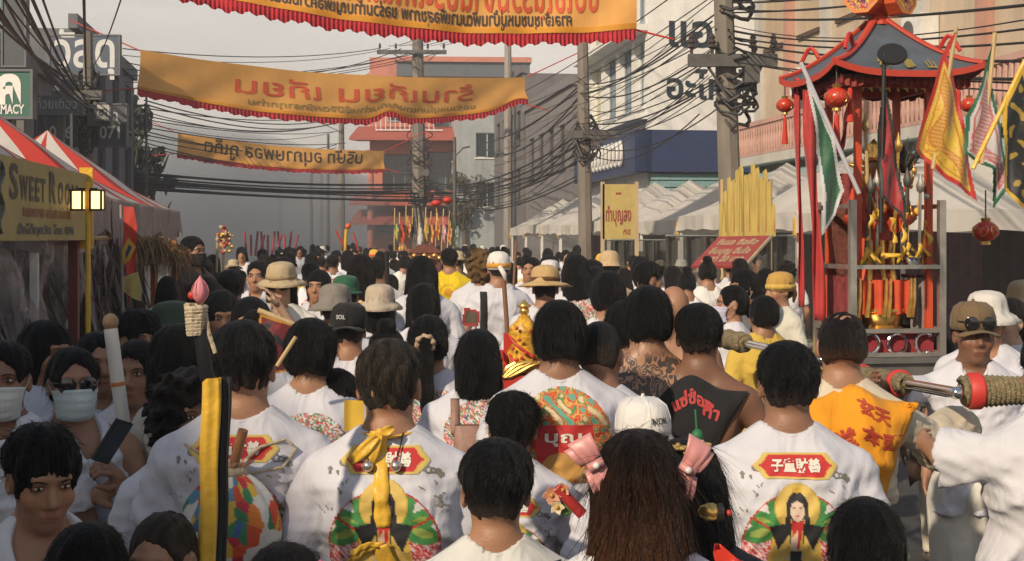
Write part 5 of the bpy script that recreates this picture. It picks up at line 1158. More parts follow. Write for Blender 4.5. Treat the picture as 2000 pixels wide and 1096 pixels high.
def jag_panel():
    Y = 16.5; r = thing('carved_screen', 'tall yellow screen of ragged topped carved planks with red streaks', 'screen', P(1460, 465, Y)); r.location.z = 0; g = random.Random(4); x = 1405
    ym = mat('screen_yellow', (.50, .37, .10), .6, var=.3, scale=7, stretch=(5, 5, .35)); rm = mat('screen_red', (.42, .12, .05), .6)
    tops = [395, 372, 345, 350, 330, 322, 340, 338, 318, 326, 345, 330, 352, 398]
    for i, tp in enumerate(tops):
        w_ = 110 / len(tops); xa, xb = (1405 + w_ * i - 1460) * Y / F, (1405 + w_ * (i + 1) - 1460) * Y / F; zt = ZH(tp, Y); d = g.uniform(0, .025)
        b = part('plank', ym, r, lambda m: m.prism([(xa, ZH(462, Y)), (xb, ZH(462, Y)), (xb, zt - .05), ((xa + xb) / 2 + .01, zt), (xa, zt - .03)], d, d + .04))
        if i % 2: part('streak', rm, b, lambda m: m.prism([((xa + xb) / 2, ZH(455, Y)), ((xa + xb) / 2 + .012, ZH(450, Y)), ((xa + xb) / 2 + .004, zt - .15)], d - .004, d - .001))
    for xx in (-.3, .3): part('post', bamboo_m, r, lambda m: m.tube([(xx, .09, 0), (xx, .09, ZH(350, Y))], .025, 7))
jag_panel()
def slant_board():
    Y = 14.5; r = thing('menu_board', 'slanting red board of pale handwritten lines propped over a stall front', 'sign', P(1428, 465, Y)); r.location.z = 0
    A, B, C_, D = [P(*q) - r.location for q in ((1350, 519, 14.0), (1450, 519, 14.0), (1503, 460, 14.9), (1404, 462, 14.9))]; up = Vector((0, -.03, .04))
    def S(u, v, l=0): return A.lerp(B, u).lerp(D.lerp(C_, u), v) + Vector((0, -.03, .05)).normalized() * l
    part('panel', mat('board_red', (.36, .06, .05), .5, var=.15, dirt=.15), r, lambda m: m.grid(lambda u, v: S(u, v), 4, 4, 0, .03))
    for s_, v in (('กินเจ ถือศีล', .68), ('อิ่มบุญ อิ่มใจ', .38), ('ราคา 20 บาท', .12)):
        m = M(); lettering(m, s_, lambda x, y, l: S(.5 + x / .56, v + y / .34, .006 + l), .09, .002, 0, .44)
        m.build('lettering', mat('ink_cream', (.55, .42, .25), .6), r)
    part('edge_strip', mat('wood_pale', (.45, .34, .22)), r, lambda m: m.tube([B + Vector((.03, 0, 0)), C_ + Vector((.03, 0, 0))], .02, 6))
    for q in (D, C_): part('post', rust_m, r, lambda m: m.box(q.x - .02, q.x + .02, q.y + .02, q.y + .06, 0, q.z))
slant_board()
plast = mat('clear_plastic', (.10, .10, .095), .12, spec=.9, var=.5, scale=3, bump=1.0, bscale=6, alpha=.62)
for lb, px0, px1, Y, y0 in (('clear plastic curtain hung across the stall under the slanting board', 1300, 1555, 16.8, 462), ('clear plastic sheet hung below the yellow board stall', 1182, 1300, 22.5, 470)):
    r = thing('plastic_curtain', lb, 'curtain', P((px0 + px1) / 2, 465, Y)); r.location.z = 0; hw = (px1 - px0) / 2 * Y / F
    part('sheet', plast, r, lambda m: m.grid(lambda u, v: (-hw + 2 * hw * u, .05 * math.sin(u * 37) + .03 * math.sin(u * 90 + v * 3), .3 + (ZH(y0, Y) - .3) * v), 70, 8), smooth='all')
    part('rail', metal_m, r, lambda m: m.tube([(-hw, 0, ZH(y0, Y) + .01), (hw, 0, ZH(y0, Y) + .01)], .015, 6))
# distant palanquin with its flags
def far_shrine():
    Y = 27; X = (832 - 1000) * Y / F; r = thing('palanquin', 'distant palanquin bristling with small bright flags in mid crowd', 'palanquin', (X, Y, 0)); g = random.Random(3)
    part('cabinet', mat('cabinet_maroon', (.16, .045, .03), .6, var=.4, scale=12), r, lambda m: (m.box(-.3, .3, -.3, .3, 1.2, 1.65), m.box(-.38, .38, -.38, .38, 1.1, 1.2), m.prism([(-.34, 1.65), (.34, 1.65), (.12, 1.82), (-.12, 1.82)], -.33, .33)))
    for x in (-.28, .28): part('carrying_pole', metal_m, r, lambda m: m.tube([(x, -1.6, 1.15), (x, 1.6, 1.15)], .03, 8))
    part('trim', gold_m, r, lambda m: [m.ball((-.3 + .1 * i, -.42, 1.55 + .05 * (i % 2)), .05, 8) for i in range(7)])
    cols = [((.04, .2, .1), YEL), (RED, ORG), (YEL, RED), (BLK, (.1, .1, .12)), (WHT, (.6, .6, .6)), (YEL, GOLD), (RED, YEL), (GOLD, RED), (PINK, WHT), (YEL, RED), (GRN, WHT)]
    for i, (bc, ic) in enumerate(cols):
        px = 772 + 11.5 * i; top = g.uniform(405, 428); o = Vector((X, Y, 0)); yy = Y + g.uniform(-.3, .3)
        m = M(Matrix.Translation(-o)); lean = g.uniform(-12, 12); flagcloth(m, [(px + lean * .3, top), (px + 9, top + 38), (px + 5, top + 66), (px - 4, top + 52)], yy, bc, ic, .035, i, res=.025, ripple=.02); f = m.build('pennant', flag_m, r, smooth='all')
        m = M(Matrix.Translation(-o)); m.tube([P(px + lean * .3, top - 4, yy + .02), P(px - 2, 490, yy + .02)], .014, 5); m.build('staff', bamboo_m, f)
    for px, py in ((852, 397), (874, 391)): part('lantern', red_m, r, lambda m: m.ball(P(px, py, Y) - Vector((X, Y, 0)), .09, 10, 0, (1.2, 1.2, .8)), smooth='all')
far_shrine()
for i in range(12):
    px = 482 + i * 8.2; Y = 52 + (i % 3) * 2; tag(part('incense_pole', mat('pole_pinkred', (.45, .06, .08), .6), None, lambda m: m.tube([P(px, 500, Y), P(px + (i % 4 - 1) * 5, 452 + (i * 7) % 14, Y)], .045, 6)), 'slim pinkish red pole held up in the smoke at the street end', 'pole', 'red poles in the smoke')
def glow_stand():
    Y = 33; r = thing('procession_standard', 'yellow procession standard topped by a glowing orange ball', 'standard', P(675, 500, Y))
    part('staff', yellow_m, r, lambda m: m.tube([P(668, 620, Y) - r.location, P(676, 448, Y) - r.location], .04, 6)); part('ball', mat('orange_ball', (.7, .12, .03), .4), r, lambda m: m.ball(P(680, 442, Y) - r.location, .075, 12), smooth='all')
    for a, b in (((655, 450), (672, 480)), ((690, 455), (700, 490))): part('streamer', red_m, r, lambda m: m.tube([P(*a, Y) - r.location, P(*b, Y) - r.location], .025, 5))
glow_stand()
def deity_staff():
    Y = 16; r = thing('flower_standard', 'tall staff topped by a bunch of gold paper flowers above the crowd', 'standard', P(437, 500, Y)); g = random.Random(2)
    for px in (421, 434): part('staff', bamboo_m, r, lambda m: m.tube([P(px, 620, Y) - r.location, P(px + 4, 455, Y) - r.location], .014, 6))
    m = M()
    for i in range(60): p = P(438 + g.gauss(0, 7), 468 + g.gauss(0, 11), Y + g.uniform(-.05, .05)) - r.location; m.ball(p, g.uniform(.012, .03), 6, g.randrange(3))
    m.build('flower_bunch', [gold_m, paint((.5, .35, .2)), paint((.45, .07, .04))], r)
deity_staff()
# ================================================================ the palanquin with its carrying frame
SHC = W(*UV(1714, 7.32)); SHC = Vector((SHC.x, SHC.y, 0))
def shrine():
    r = thing('palanquin', 'tall steel framed palanquin with a slate and red roof, gold throne and red lanterns', 'palanquin', SHC, TH)
    z = lambda py, Y=7.0: ZH(py, Y); h = .25
    for sx in (-1, 1):
        for sy in (-1, 1):
            part('steel_post', metal_m, r, lambda m: m.box(sx * h - .018, sx * h + .018, sy * h - .018, sy * h + .018, .86, z(390)))
            part('red_post', mat('post_vermilion', (.62, .085, .03), .45, var=.12), r, lambda m: m.box(sx * (h - .05) - .017, sx * (h - .05) + .017, sy * (h - .05) - .017, sy * (h - .05) + .017, z(690), z(150)))
    for zz in (z(522), z(402), z(648), z(695)):
        part('rail', metal_m, r, lambda m: (zz < 1.99 and m.box(-h, h, -h - .017, -h + .013, zz - .011, zz + .011), m.box(-h, h, h - .013, h + .017, zz - .013, zz + .013), m.box(-h - .016, -h + .014, -h + .014, h - .014, zz - .012, zz + .012), m.box(h - .014, h + .016, -h + .014, h - .014, zz - .012, zz + .012)))
    part('base_box', mat('steel_sheet', (.24, .235, .22), .45, metal=.6, var=.25, dirt=.3), r, lambda m: (m.box(-h + .023, h - .023, -h + .006, h - .006, .95, z(706)), m.box(-h - .02, h + .02, -h - .02, -h + .005, z(712), z(700))))
    part('floor_cloth', mat('cloth_red_dark', (.3, .03, .04), .8, var=.2), r, lambda m: m.box(-h + .03, h - .03, -h + .03, h - .03, z(694), z(655)))
    # scrolls of the front rail
    for cx, kind in ((0, 'o'), (-.155, 'r'), (.155, 'c')):
        def sc(m):
            R0 = .052; c = z(673)
            rng = range(0, 365, 15) if kind == 'o' else range(60, 300, 15) if kind == 'c' else range(-120, 121, 15)
            m.tube([(cx + R0 * math.cos(R(a)), -h, c + R0 * math.sin(R(a))) for a in rng], .009, 7)
            if kind != 'o':
                for a in (rng[0], rng[-1]): m.ball((cx + R0 * math.cos(R(a)), -h, c + R0 * math.sin(R(a))), .015, 8)
        part('scroll', chrome_m, r, sc, smooth=True)
    for k in range(5):
        def sc(m):
            c = z(660); y = -.2 + .11 * k; m.tube([(-h - .0, y + .05 * math.cos(R(a)), c + .05 * math.sin(R(a))) for a in range(-100, 101, 20)], .009, 6)
        part('scroll', metal_m, r, sc, smooth=True)
    # roof
    e = .405; ze, za = z(146), z(42, 7.3); n = 14
    def hip(m, k):
        for s in range(4):
            Rz = Matrix.Rotation(s * math.pi / 2, 3, 'Z')
            def fn(u, v):
                w_ = e * (1 - v) + .035 * v; q = v; zz = ze + (za - ze) * (.72 * q + .28 * q * q) + .055 * (1 - v) ** 3 * abs(2 * u - 1) ** 3; return Rz @ Vector(((2 * u - 1) * w_, -w_, zz))
            m.grid(fn, n, n)
    part('roof', mat('roof_slate', (.085, .105, .13), .55, var=.2, scale=9, bump=.2), r, lambda m: hip(m, 0), smooth='all')
    for s in range(4):
        Rz = Matrix.Rotation(s * math.pi / 2, 3, 'Z'); pts = []
        for i in range(10):
            v = i / 9; w_ = e * (1 - v) + .035 * v; pts.append(Rz @ Vector((-w_ - .004, -w_ - .004, ze + (za - ze) * (.72 * v + .28 * v * v) + .055 * (1 - v) ** 3 + .006)))
        part('ridge_band', mat('roof_red', (.5, .055, .03), .5, var=.12), r, lambda m: m.tube(pts, .021, 7, flat=.7), smooth=True)
        part('eave_band', mat('roof_red', (.5, .055, .03)), r, lambda m: m.grid(lambda u, v: Rz @ Vector(((2 * u - 1) * (e + .004), -e - .006, ze + .012 + .055 * abs(2 * u - 1) ** 3 - .034 * v)), 14, 1, 0, .008))
        part('lintel', mat('roof_red', (.5, .055, .03)), r, lambda m: m.grid(lambda u, v: Rz @ Vector(((2 * u - 1) * .235, -.237, z(152) - .045 * v)), 2, 1, 0, .02))
        cr = pts[4]; part('corner_scroll', red_m, r, lambda m: m.tube([cr + Rz @ Vector((-.05 * t, -.05 * t, .02 + .06 * math.sin(t * 2.4))) for t in (0, .3, .6, .9, 1.2, 1.5)], .012, 6), smooth=True)
    part('soffit', mat('soffit_dark', (.06, .03, .025), .7), r, lambda m: m.box(-.36, .36, -.36, .36, ze - .022, ze - .012))
    m = M(); ink = mat('roof_gold_ink', (.3, .22, .05), .5)
    for s_, x in (('福', -.12), ('壽', .02), ('山', .14)): lettering(m, s_, lambda a, b, l: (x + a, -e * (1 - (.10 + b * 3.1)) - .035 * .1 - .012 - l, ze + .035 + b * .95), .06, .002)
    m.build('roof_lettering', ink, r)
    part('finial_cap', mat('roof_red', (.5, .055, .03)), r, lambda m: m.lathe([(.07, za - .02), (.05, za + .02), (.02, za + .05), (.02, za + .14)], (0, 0, 0), 8))
    for sx, yaw in ((-1, -38), (1, 30)):
        c = Vector((.098 * sx, -.04, za + .125)); Rz = Matrix.Rotation(R(yaw), 3, 'Z'); T = Matrix.Translation(c) @ Rz.to_4x4()
        def hx(q): return [(q * math.cos(R(45 * k + 22.5)), q * math.sin(R(45 * k + 22.5))) for k in range(8)]
        d = part('drum_lantern', mat('drum_orange', (.58, .10, .03), .5, var=.2), r, lambda m: (m.prism(hx(.098), -.05, .07), m.prism(hx(.085), .071, .09)), T)
        m = M(T); o8 = hx(.098); i8 = hx(.078)
        for k in range(8): m.raw([(o8[k][0], -.058, o8[k][1]), (o8[(k + 1) % 8][0], -.058, o8[(k + 1) % 8][1]), (i8[(k + 1) % 8][0], -.058, i8[(k + 1) % 8][1]), (i8[k][0], -.058, i8[k][1])], [(0, 1, 2, 3)])
        m.build('drum_rim', mat('drum_rim', (.62, .2, .03), .5), d)
        cv = Canvas(.16, .16, .005); mk = cv.em(0, 0, .078, .078); cv.swirl(mk, [GOLD, (.3, .05, .2), YEL, RED, (.15, .05, .2), GOLD, ORG], 5 + sx, 110)
        for k in range(3): cv.line(-.02 + .02 * k, -.035, .02 - .01 * k, .035, .008, BLK)
        m = M(T); fs = []; vs = [(x, -.0545, y) for x, y in zip(cv.x.ravel(), cv.y.ravel())]; q = cv.a[:-1, :-1] & cv.a[1:, 1:]
        for j, i in zip(*np.nonzero(q)): a = int(j) * cv.nx + int(i); fs.append((a, a + cv.nx, a + cv.nx + 1, a + 1))
        m.raw(vs, fs, 0, cv.c.reshape(-1, 3)); m.build('drum_face', tint_m, d)
        part('drum_stem', metal_m, d, lambda m: m.tube([(c.x, c.y, c.z - .09), (.02 * sx, 0, za + .02)], .01, 6))
    # inside: back cloth, throne, statue, staffs
    part('back_cloth', mat('brocade_red', (.22, .035, .035), .8, var=.5, scale=25), r, lambda m: m.grid(lambda u, v: (-.2 + .4 * u, .19 + .012 * math.sin(u * 40), z(560) + (z(330) - z(560)) * v), 40, 4), smooth='all')
    part('throne_seat', gold_m, r, lambda m: (m.lathe([(.13, z(655)), (.145, z(650)), (.11, z(640)), (.125, z(618)), (.15, z(612)), (.15, z(606))], (-.03, -.08, 0), 20)), smooth=True)
    rb = mat('robe_red', (.55, .06, .02), .6, var=.25, scale=14)
    part('statue_robe', rb, r, lambda m: m.lathe([(.155, z(612)), (.16, z(600)), (.135, z(570)), (.12, z(545)), (.09, z(530)), (.10, z(470)), (.085, z(400)), (.10, z(370)), (.06, z(345)), (.03, z(335))], (-.03, .0, 0), 22, 0, 1, .8, None, lambda q, i: .08 * math.sin(q * 7 + i)), smooth='all')
    part('statue_trim', gold_m, r, lambda m: [m.tube([(-.03 + .155 * math.sin(a) * k, -.128 * math.cos(a) * k, zz) for k, zz in ((1.02, z(606)), (.9, z(572)), (.72, z(535)), (.66, z(470)))], .014, 6) for a in (-1.2, -.45, .2, .85, 1.3)], smooth=True)
    part('statue_head', mat('statue_face', (.30, .17, .08), .5), r, lambda m: (m.ball((-.03, -.02, z(322)), .045, 14, 0, (.9, 1, 1.15))), smooth='all')
    part('statue_crown', gold_m, r, lambda m: (m.lathe([(.05, z(308)), (.055, z(300)), (.03, z(290)), (.045, z(280)), (.0001, z(262))], (-.03, -.02, 0), 10), [m.tube([(-.03, 0, z(330)), (-.03 + .14 * math.cos(a), .03, z(330) + .14 * math.sin(a))], .012, 5) for a in (.3, .8, 2.3, 2.8)]), smooth='all')
    part('sleeve', rb, r, lambda m: [m.tube([(-.03 + s * .08, -.02, z(372)), (-.03 + s * .15, -.10, z(425)), (-.03 + s * .05, -.17, z(440))], [.05, .06, .045], 10) for s in (-1, 1)], smooth=True)
    g = random.Random(6)
    for i, x in enumerate((-.17, -.12, -.07, -.01, .05, .10, .14, .17)):
        lean = g.uniform(-.06, .06); yb = -.215 + .03 * (i % 3); zt = z(g.uniform(250, 400))
        stf = part('staff', [rust_m, bamboo_m, metal_m, gold_m][i % 4], r, lambda m: (m.tube([(x, yb, z(525)), (x + lean, yb, zt)], .009, 6), m.lathe([(.0001, -.02), (.02, 0), (.024, .03), (.012, .06), (.0001, .1)], (x + lean, yb, zt), 8)), smooth=True)
        if i % 4 != 3:
            zz = z(g.uniform(470, 505)); f = (zz - z(525)) / (zt - z(525)); xx = x + lean * f
            part('ribbon_tie', yellow_m, stf, lambda m: (m.ball((xx, yb - .01, zz), .011, 8), m.grid(lambda u, v: (xx - .012 + .026 * u - .03 * v, yb - .018 - .01 * math.sin(v * 5), zz - .085 * v), 2, 6, 0, .002), m.grid(lambda u, v: (xx - .008 + .022 * u + .045 * v, yb - .02 + .008 * math.sin(v * 6), zz - .065 * v), 2, 6, 0, .002)), smooth='all')
    for i, (x0, z0, x1, z1) in enumerate(((-.16, 420, -.17, 470), (-.05, 425, -.02, 475), (.03, 415, .02, 475), (.14, 430, .17, 480), (-.10, 498, .02, 500), (-.12, 410, -.10, 440))):
        part('ribbon', yellow_m, r, lambda m: m.grid(lambda u, v: (x0 + (x1 - x0) * v + .013 * (u - .5) * (1.2 + math.sin(v * 7 + i)) + .008 * math.sin(v * 11), -h - .03 - .012 * math.sin(v * 6 + i), z(z0) + (z(z1) - z(z0)) * v + (.02 * (u - .5) if abs(z1 - z0) < 10 else 0)), 2, 14, 0, .0025), smooth='all')
    part('altar_frontal', mat('frontal_red', (.58, .07, .02), .5, var=.2, scale=10), r, lambda m: m.grid(lambda u, v: (-.2 + .3 * u, -.205 - .02 * math.sin(u * 19), z(616) + (z(548) - z(616)) * v + .0), 40, 5), smooth='all')
    for x in (-.2, -.15, -.055, -.03, .085, .105): part('frontal_trim', gold_m, r, lambda m: m.tube([(x - .012, -.232, z(622)), (x, -.232, z(585)), (x + .004, -.228, z(545))], [.013, .010, .007], 6), smooth=True)
    part('shrine_back', mat('brocade_brown', (.15, .05, .035), .7, var=.6, scale=30), r, lambda m: m.box(-.2, .2, .15, .17, z(690), z(405)))
    part('side_cloth', mat('cloth_greyed', (.22, .19, .19), .8, var=.5, scale=14), r, lambda m: m.grid(lambda u, v: (.12 + .10 * u, -.17 + .02 * math.sin(u * 14 + v * 3), z(692) + (z(545) - z(692)) * v), 14, 10), smooth='all')
    for s_, yy in ((-1, -.20), (1, -.20)): part('side_brocade', mat('brocade_red', (.22, .035, .035)), r, lambda m: m.grid(lambda u, v: (s_ * (h - .03) + .008 * math.sin(u * 20), -.2 + .4 * u, z(690) + (z(540) - z(690)) * v), 20, 6), smooth='all')
    def fringe(m):
        for s in range(4):
            Rz = Matrix.Rotation(s * math.pi / 2, 3, 'Z'); m.grid(lambda u, v: Rz @ Vector(((2 * u - 1) * .36, -.352 - .010 * math.sin(u * 120), ze - .005 - (.045 + .02 * abs(math.sin(u * 15))) * v)), 90, 2)
    part('eave_fringe', mat('fringe_maroon', (.24, .03, .025), .7, var=.4, scale=30), r, fringe, smooth='all')
    for i in range(9): part('gold_ornament', gold_m, r, lambda m: (m.ball((-.2 + .05 * i, -.245, z(163) - .012 * (i % 2)), .013, 8), m.tube([(-.2 + .05 * i, -.245, z(163)), (-.19 + .05 * i, -.25, z(176))], .005, 5)), smooth='all')
    def plume(m):
        gg = random.Random(12)
        for k in range(46):
            a = gg.uniform(-1.1, 1.1); L = gg.uniform(.07, .2); b0 = Vector((.085 + gg.uniform(-.02, .02), -.16, z(335))); m.tube([b0, b0 + Vector((L * math.sin(a) * .5, -.02, L * .7)), b0 + Vector((L * math.sin(a) * 1.05, -.03, L * math.cos(a) * 1.1))], [.004, .007, .002], 4)
    part('feather_plume', mat('plume_dark', (.04, .035, .03), .6, var=.5, scale=60), r, plume, smooth='all')
    for i in range(16):
        x = g.uniform(-.2, .2); zz = z(g.uniform(330, 420)); part('ornament', [gold_m, rb, metal_m, yellow_m][i % 4], r, lambda m: (m.ball((x, -.12 - .05 * (i % 3), zz), g.uniform(.012, .026), 9, 0, (1, .7, 1.3)), m.tube([(x, -.12 - .05 * (i % 3), zz), (x + g.uniform(-.03, .03), -.14, zz + g.uniform(.05, .1))], .006, 5)), smooth='all')
    for s_ in (-1, 1):
        part('tassel', mat('tassel_red', (.55, .04, .02)), r, lambda m: m.lathe([(.004, z(170)), (.014, z(180)), (.012, z(195)), (.02, z(240))], (s_ * .30, -.34, 0), 9))
    part('offering_bowl', chrome_m, r, lambda m: m.lathe([(.03, 0), (.05, .02), (.06, .05), (.055, .052)], (.1, -.2, z(522)), 14), smooth=True)
    for k, (x, y) in enumerate(((.17, -.1), (.2, .05), (.15, .1))): part('paper_offering', paint((.36, .3, .3)), r, lambda m: m.box(x - .07, x + .05, y, y + .015 + .01 * k, z(640), z(545) - .02 * k))
    return r
shrine()
def carry_pole(label, a, b, rr=.022, wraps=(), tape=True):
    a, b = Vector(a), Vector(b); r = thing('carrying_pole', label, 'pole', a); m = M(); m.tube([(0, 0, 0), b - a], rr, 14); d = (b - a).normalized(); m.ball(b - a, rr * 1.06, 12); m.build('tube', chrome_m, r, smooth=True)
    hemp = mat('hemp_rope', (.40, .32, .18), .95, var=.4, scale=60, bump=1.2, bscale=180); rd = mat('red_tape', (.52, .04, .03), .55, var=.15)
    p, q = d.orthogonal().normalized(), None; q = d.cross(p)
    for t0, t1, rad in wraps:
        L = (b - a).length; m = M(); n = max(4, int((t1 - t0) * L / .017)); pts = []
        for i in range(n * 10 + 1): s = t0 * L + (t1 - t0) * L * i / (n * 10); an = i / 10 * 2 * math.pi; w_ = 1 + .08 * math.sin(s * 23); pts.append(d * s + (p * math.cos(an) + q * math.sin(an)) * rad * w_)
        m.tube([d * t0 * L, d * t1 * L], rad * .97, 12); m.tube(pts, .0105, 5); m.build('rope_wrap', hemp, r, smooth='all')
        for t in (t0 + .1 * (t1 - t0), t1 - .12 * (t1 - t0)) if tape else ():
            m = M(); m.lathe([(rad + .013, -.025), (rad + .02, -.015), (rad + .02, .018), (rad + .013, .026)], d * t * L, 16, 0, 1, 1, d); m.build('tape_band', rd, r, smooth=True)
    return r
carry_pole('chrome carrying pole with looped rope, ending beside the orange scarf', P(1560, 712, 7.6), P(1868, 768, 4.55), .021, ((.50, .78, .034),))
carry_pole('rope wrapped cross bar with red tape bands resting on shoulders', P(1874, 764, 4.62), P(2120, 762, 4.62), .03, ((.02, .98, .045),))
carry_pole('dark chrome carrying pole passing behind the scarfed man', P(1418, 662, 7.4), P(1605, 704, 5.6), .021, ((.0, .24, .045),), False)
def hang_lantern(label, px, py, Y, rr, hang, tassel=True, col=red_m, ribs=False):
    r = thing('paper_lantern', label, 'lantern', P(px, py, Y)); m = M(); m.ball((0, 0, 0), rr, 22, 0, (1.12, 1.12, .92)); m.build('lantern_body', mat('lantern_red', (.56, .035, .02), .3, var=.12, spec=.6), r, smooth='all')
    cv = Canvas(2.0, 1.2, .03); part('gold_pattern', gold_m, r, lambda m: [m.tube([(1.13 * rr * math.sin(a + .3 * math.sin(t)) * math.cos(.5 * math.cos(t + a)), -1.13 * rr * math.cos(a + .3 * math.sin(t)) * math.cos(.5 * math.cos(t + a)), .95 * rr * math.sin(.5 * math.cos(t + a))) for t in [q * .6 for q in range(11)]], rr * .045, 4) for a in (-2.2, -1.3, -.45, .4, 1.2, 2.1)])
    for s in (-1, 1): part('cap', gold_m, r, lambda m: m.lathe([(rr * .35, 0), (rr * .45, .3 * rr * s), (rr * .2, .36 * rr * s)][::s], (0, 0, s * rr * .86), 12))
    part('cord', rust_m, r, lambda m: m.tube([(0, 0, rr), (0, 0, rr + hang)], .004, 5))
    if tassel: part('tassel', mat('tassel_red', (.55, .04, .02), .7, var=.3, stretch=(8, 8, .3)), r, lambda m: m.lathe([(.004, -rr * 1.25), (rr * .22, -rr * 1.7), (rr * .30, -rr * 3.2), (rr * .44, -rr * 5.0)], (0, 0, 0), 10))
hang_lantern('small red and gold lantern with a long tassel under the outer roof corner', 1533, 206, 7.6, .044, .12)
hang_lantern('larger red and gold lantern hanging under the front roof corner', 1634, 191, 6.9, .058, .14)
hang_lantern('plain dark red lantern hanging low beside the steel post', 1925, 452, 7.1, .060, .16, False)
hang_lantern('red lantern half hidden behind the green bordered flag', 1893, 205, 7.6, .045, .12)
for k, (px0, px1, y0, y1, Y) in enumerate(((1556, 1566, 152, 600, 7.5), (1578, 1602, 175, 626, 7.3), (1660, 1640, 205, 300, 7.0))):
    m = M(); o = P(px0, y0, Y); wd = (.028, .055, .024)[k]
    m.grid(lambda u, v: P(px0 + (px1 - px0) * v, y0 + (y1 - y0) * v, Y) - o + Vector((wd * (u - .5) * (1 + .25 * math.sin(v * 9)), .02 * math.sin(u * 6 + v * 7), 0)), 5, 30, 0, .002); q = m.build('streamer', mat('streamer_red', (.40, .03, .03), .6, var=.25, sheen=.2), None, smooth='all'); q.location = o
    tag(q, ('thin red streamer hanging from the outer palanquin roof corner', 'broad dark red streamer hanging beside the palanquin', 'short red streamer under the front lantern')[k], 'streamer')
flag('green flag with white border hanging from a slanting pale pole', [(1572, 150), (1588, 170), (1630, 268), (1651, 372), (1634, 420), (1602, 464), (1604, 380), (1592, 250)], 6.7, (.62, .62, .64), (.025, .12, .06), .018, 11, pole=((1564, 122), (1678, 378)), polecol=paint((.5, .5, .55)))
flag('dark red flag with a black border under the black oval fan', [(1727, 150), (1740, 210), (1752, 290), (1772, 400), (1773, 452), (1752, 415), (1716, 385), (1714, 260)], 6.6, (.015, .02, .025), (.36, .02, .025), .017, 12, pole=((1727, 105), (1720, 455)), polecol=rubber_m, dec=dragon((.14, .01, .02), 60, 4, (.42, .03, .03)),
     top=lambda r, o: part('fan', rubber_m, r, lambda m: m.lathe([(.0001, -.008), (.07, -.008), (.074, 0), (.07, .008), (.0001, .008)], P(1743, 106, 6.6) - o, 24, 0, 1, 1, (-.1, -.75, .6))))
flag('yellow dragon flag with a red border, its top twisted into a red tail', [(1870, 55), (1866, 72), (1852, 110), (1874, 180), (1893, 280), (1907, 396), (1850, 352), (1786, 292), (1812, 200), (1836, 118), (1852, 80)], 6.5, (.5, .03, .03), (.68, .47, .06), .022, 13, pole=((1868, 54), (1822, 330)), dec=line_dragon((.52, .2, .03), (.62, .36, .08)))
flag('white flag bordered in green with red drawings and two points', [(1943, 68), (1936, 130), (1952, 240), (1974, 352), (1942, 411), (1934, 332), (1884, 300), (1888, 226), (1914, 160)], 6.4, (.02, .13, .07), (.58, .56, .58), .018, 14, pole=((1943, 64), (1918, 320)), dec=line_dragon((.48, .14, .15), (.56, .4, .4)))
flag('black flag with gold ornament and yellow border at the frame edge', [(1998, 125), (1960, 200), (1958, 240), (1965, 300), (1962, 370), (1990, 400), (2060, 440), (2040, 250)], 6.2, (.62, .40, .03), (.015, .017, .022), .02, 15, pole=((2002, 118), (1900, 330)), polecol=yellow_m, dec=dragon((.35, .24, .04), 80, 9))
# ================================================================ the people
RES = .0024
DEITY = print_deity(RES); EMB = Canvas(.2, .2, .01); EMB.ring(0, 0, .09, .09, .02, (.66, .36, .02)); EMB.ell(0, 0, .045, .045, (.66, .30, .02)); EMB = (EMB, [])
def HT(fn): return lambda r, s, V, Q: fn(r, s)
SG = HT(sunglasses); MASK = HT(face_mask)
def MK(col): return HT(lambda r, s: face_mask(r, s, col))
def HAT(col, **k): return HT(lambda r, s: bucket_hat(r, s, col, **k))
def CAP(col, **k): return HT(lambda r, s: cap(r, s, col, **k))
def STRAP(a, b, w, col, name='strap'): return lambda r, s, V, Q: torso_strap(r, V, Q, a, b, w, col, name)
def wrap_skirt(col, z1=1.13, z0=.35):
    def fn(r, s, V, Q): m = M(); m.lathe([(.24, z0), (.225, .6), (.205, .85), (.185, 1.0), (.165, z1), (.160, z1 + .004), (.155, z1 - .03)], (0, 0, 0), 40, 0, 1, .78, None, lambda q, i: .025 * math.sin(9 * q + i * .4) * (1 if i < 3 else .3)); m.build('wrap_skirt', cloth_mat(col), r, smooth='all')
    return fn
def back_scarf(col, pts, texts=(), tcol=(.4, .03, .03), name='scarf', off=.012):    # cloth triangle laid over the shoulders and back
    def fn(r, s, V, Q):
        b = BVHTree.FromPolygons(V.tolist(), Q.tolist()); m = M(); (xl, zl), (xr, zr), (xt, zt) = pts
        def S(u, v, l=0):
            x = xl + (xr - xl) * u; z = zl + (zr - zl) * u + .055 * math.exp(-((u - .46) / .2) ** 2); x, z = x + (xt - x) * v, z + (zt - z) * v
            h = b.ray_cast(Vector((x, -1, z)), Vector((0, 1, 0))); y = h[0].y if h[0] else -.06
            return Vector((x, y - off - l - .008 * math.sin(14 * u + 6 * v) * (1 - v), z))
        m.grid(lambda u, v: S(u, v * .985), 26, 20, 0, -.004)
        m.build(name, cloth_mat(col), r, smooth='all')
        if texts:
            m = M()
            for t, u, v, sz in texts: lettering(m, t, lambda x, y, l: S(u + x / max(.05, abs(xr - xl) * (1 - v)), v - y / abs(zl - zt), .004 + l), sz, .002)
            m.build('scarf_lettering', paint(tcol, .7), r)
    return fn
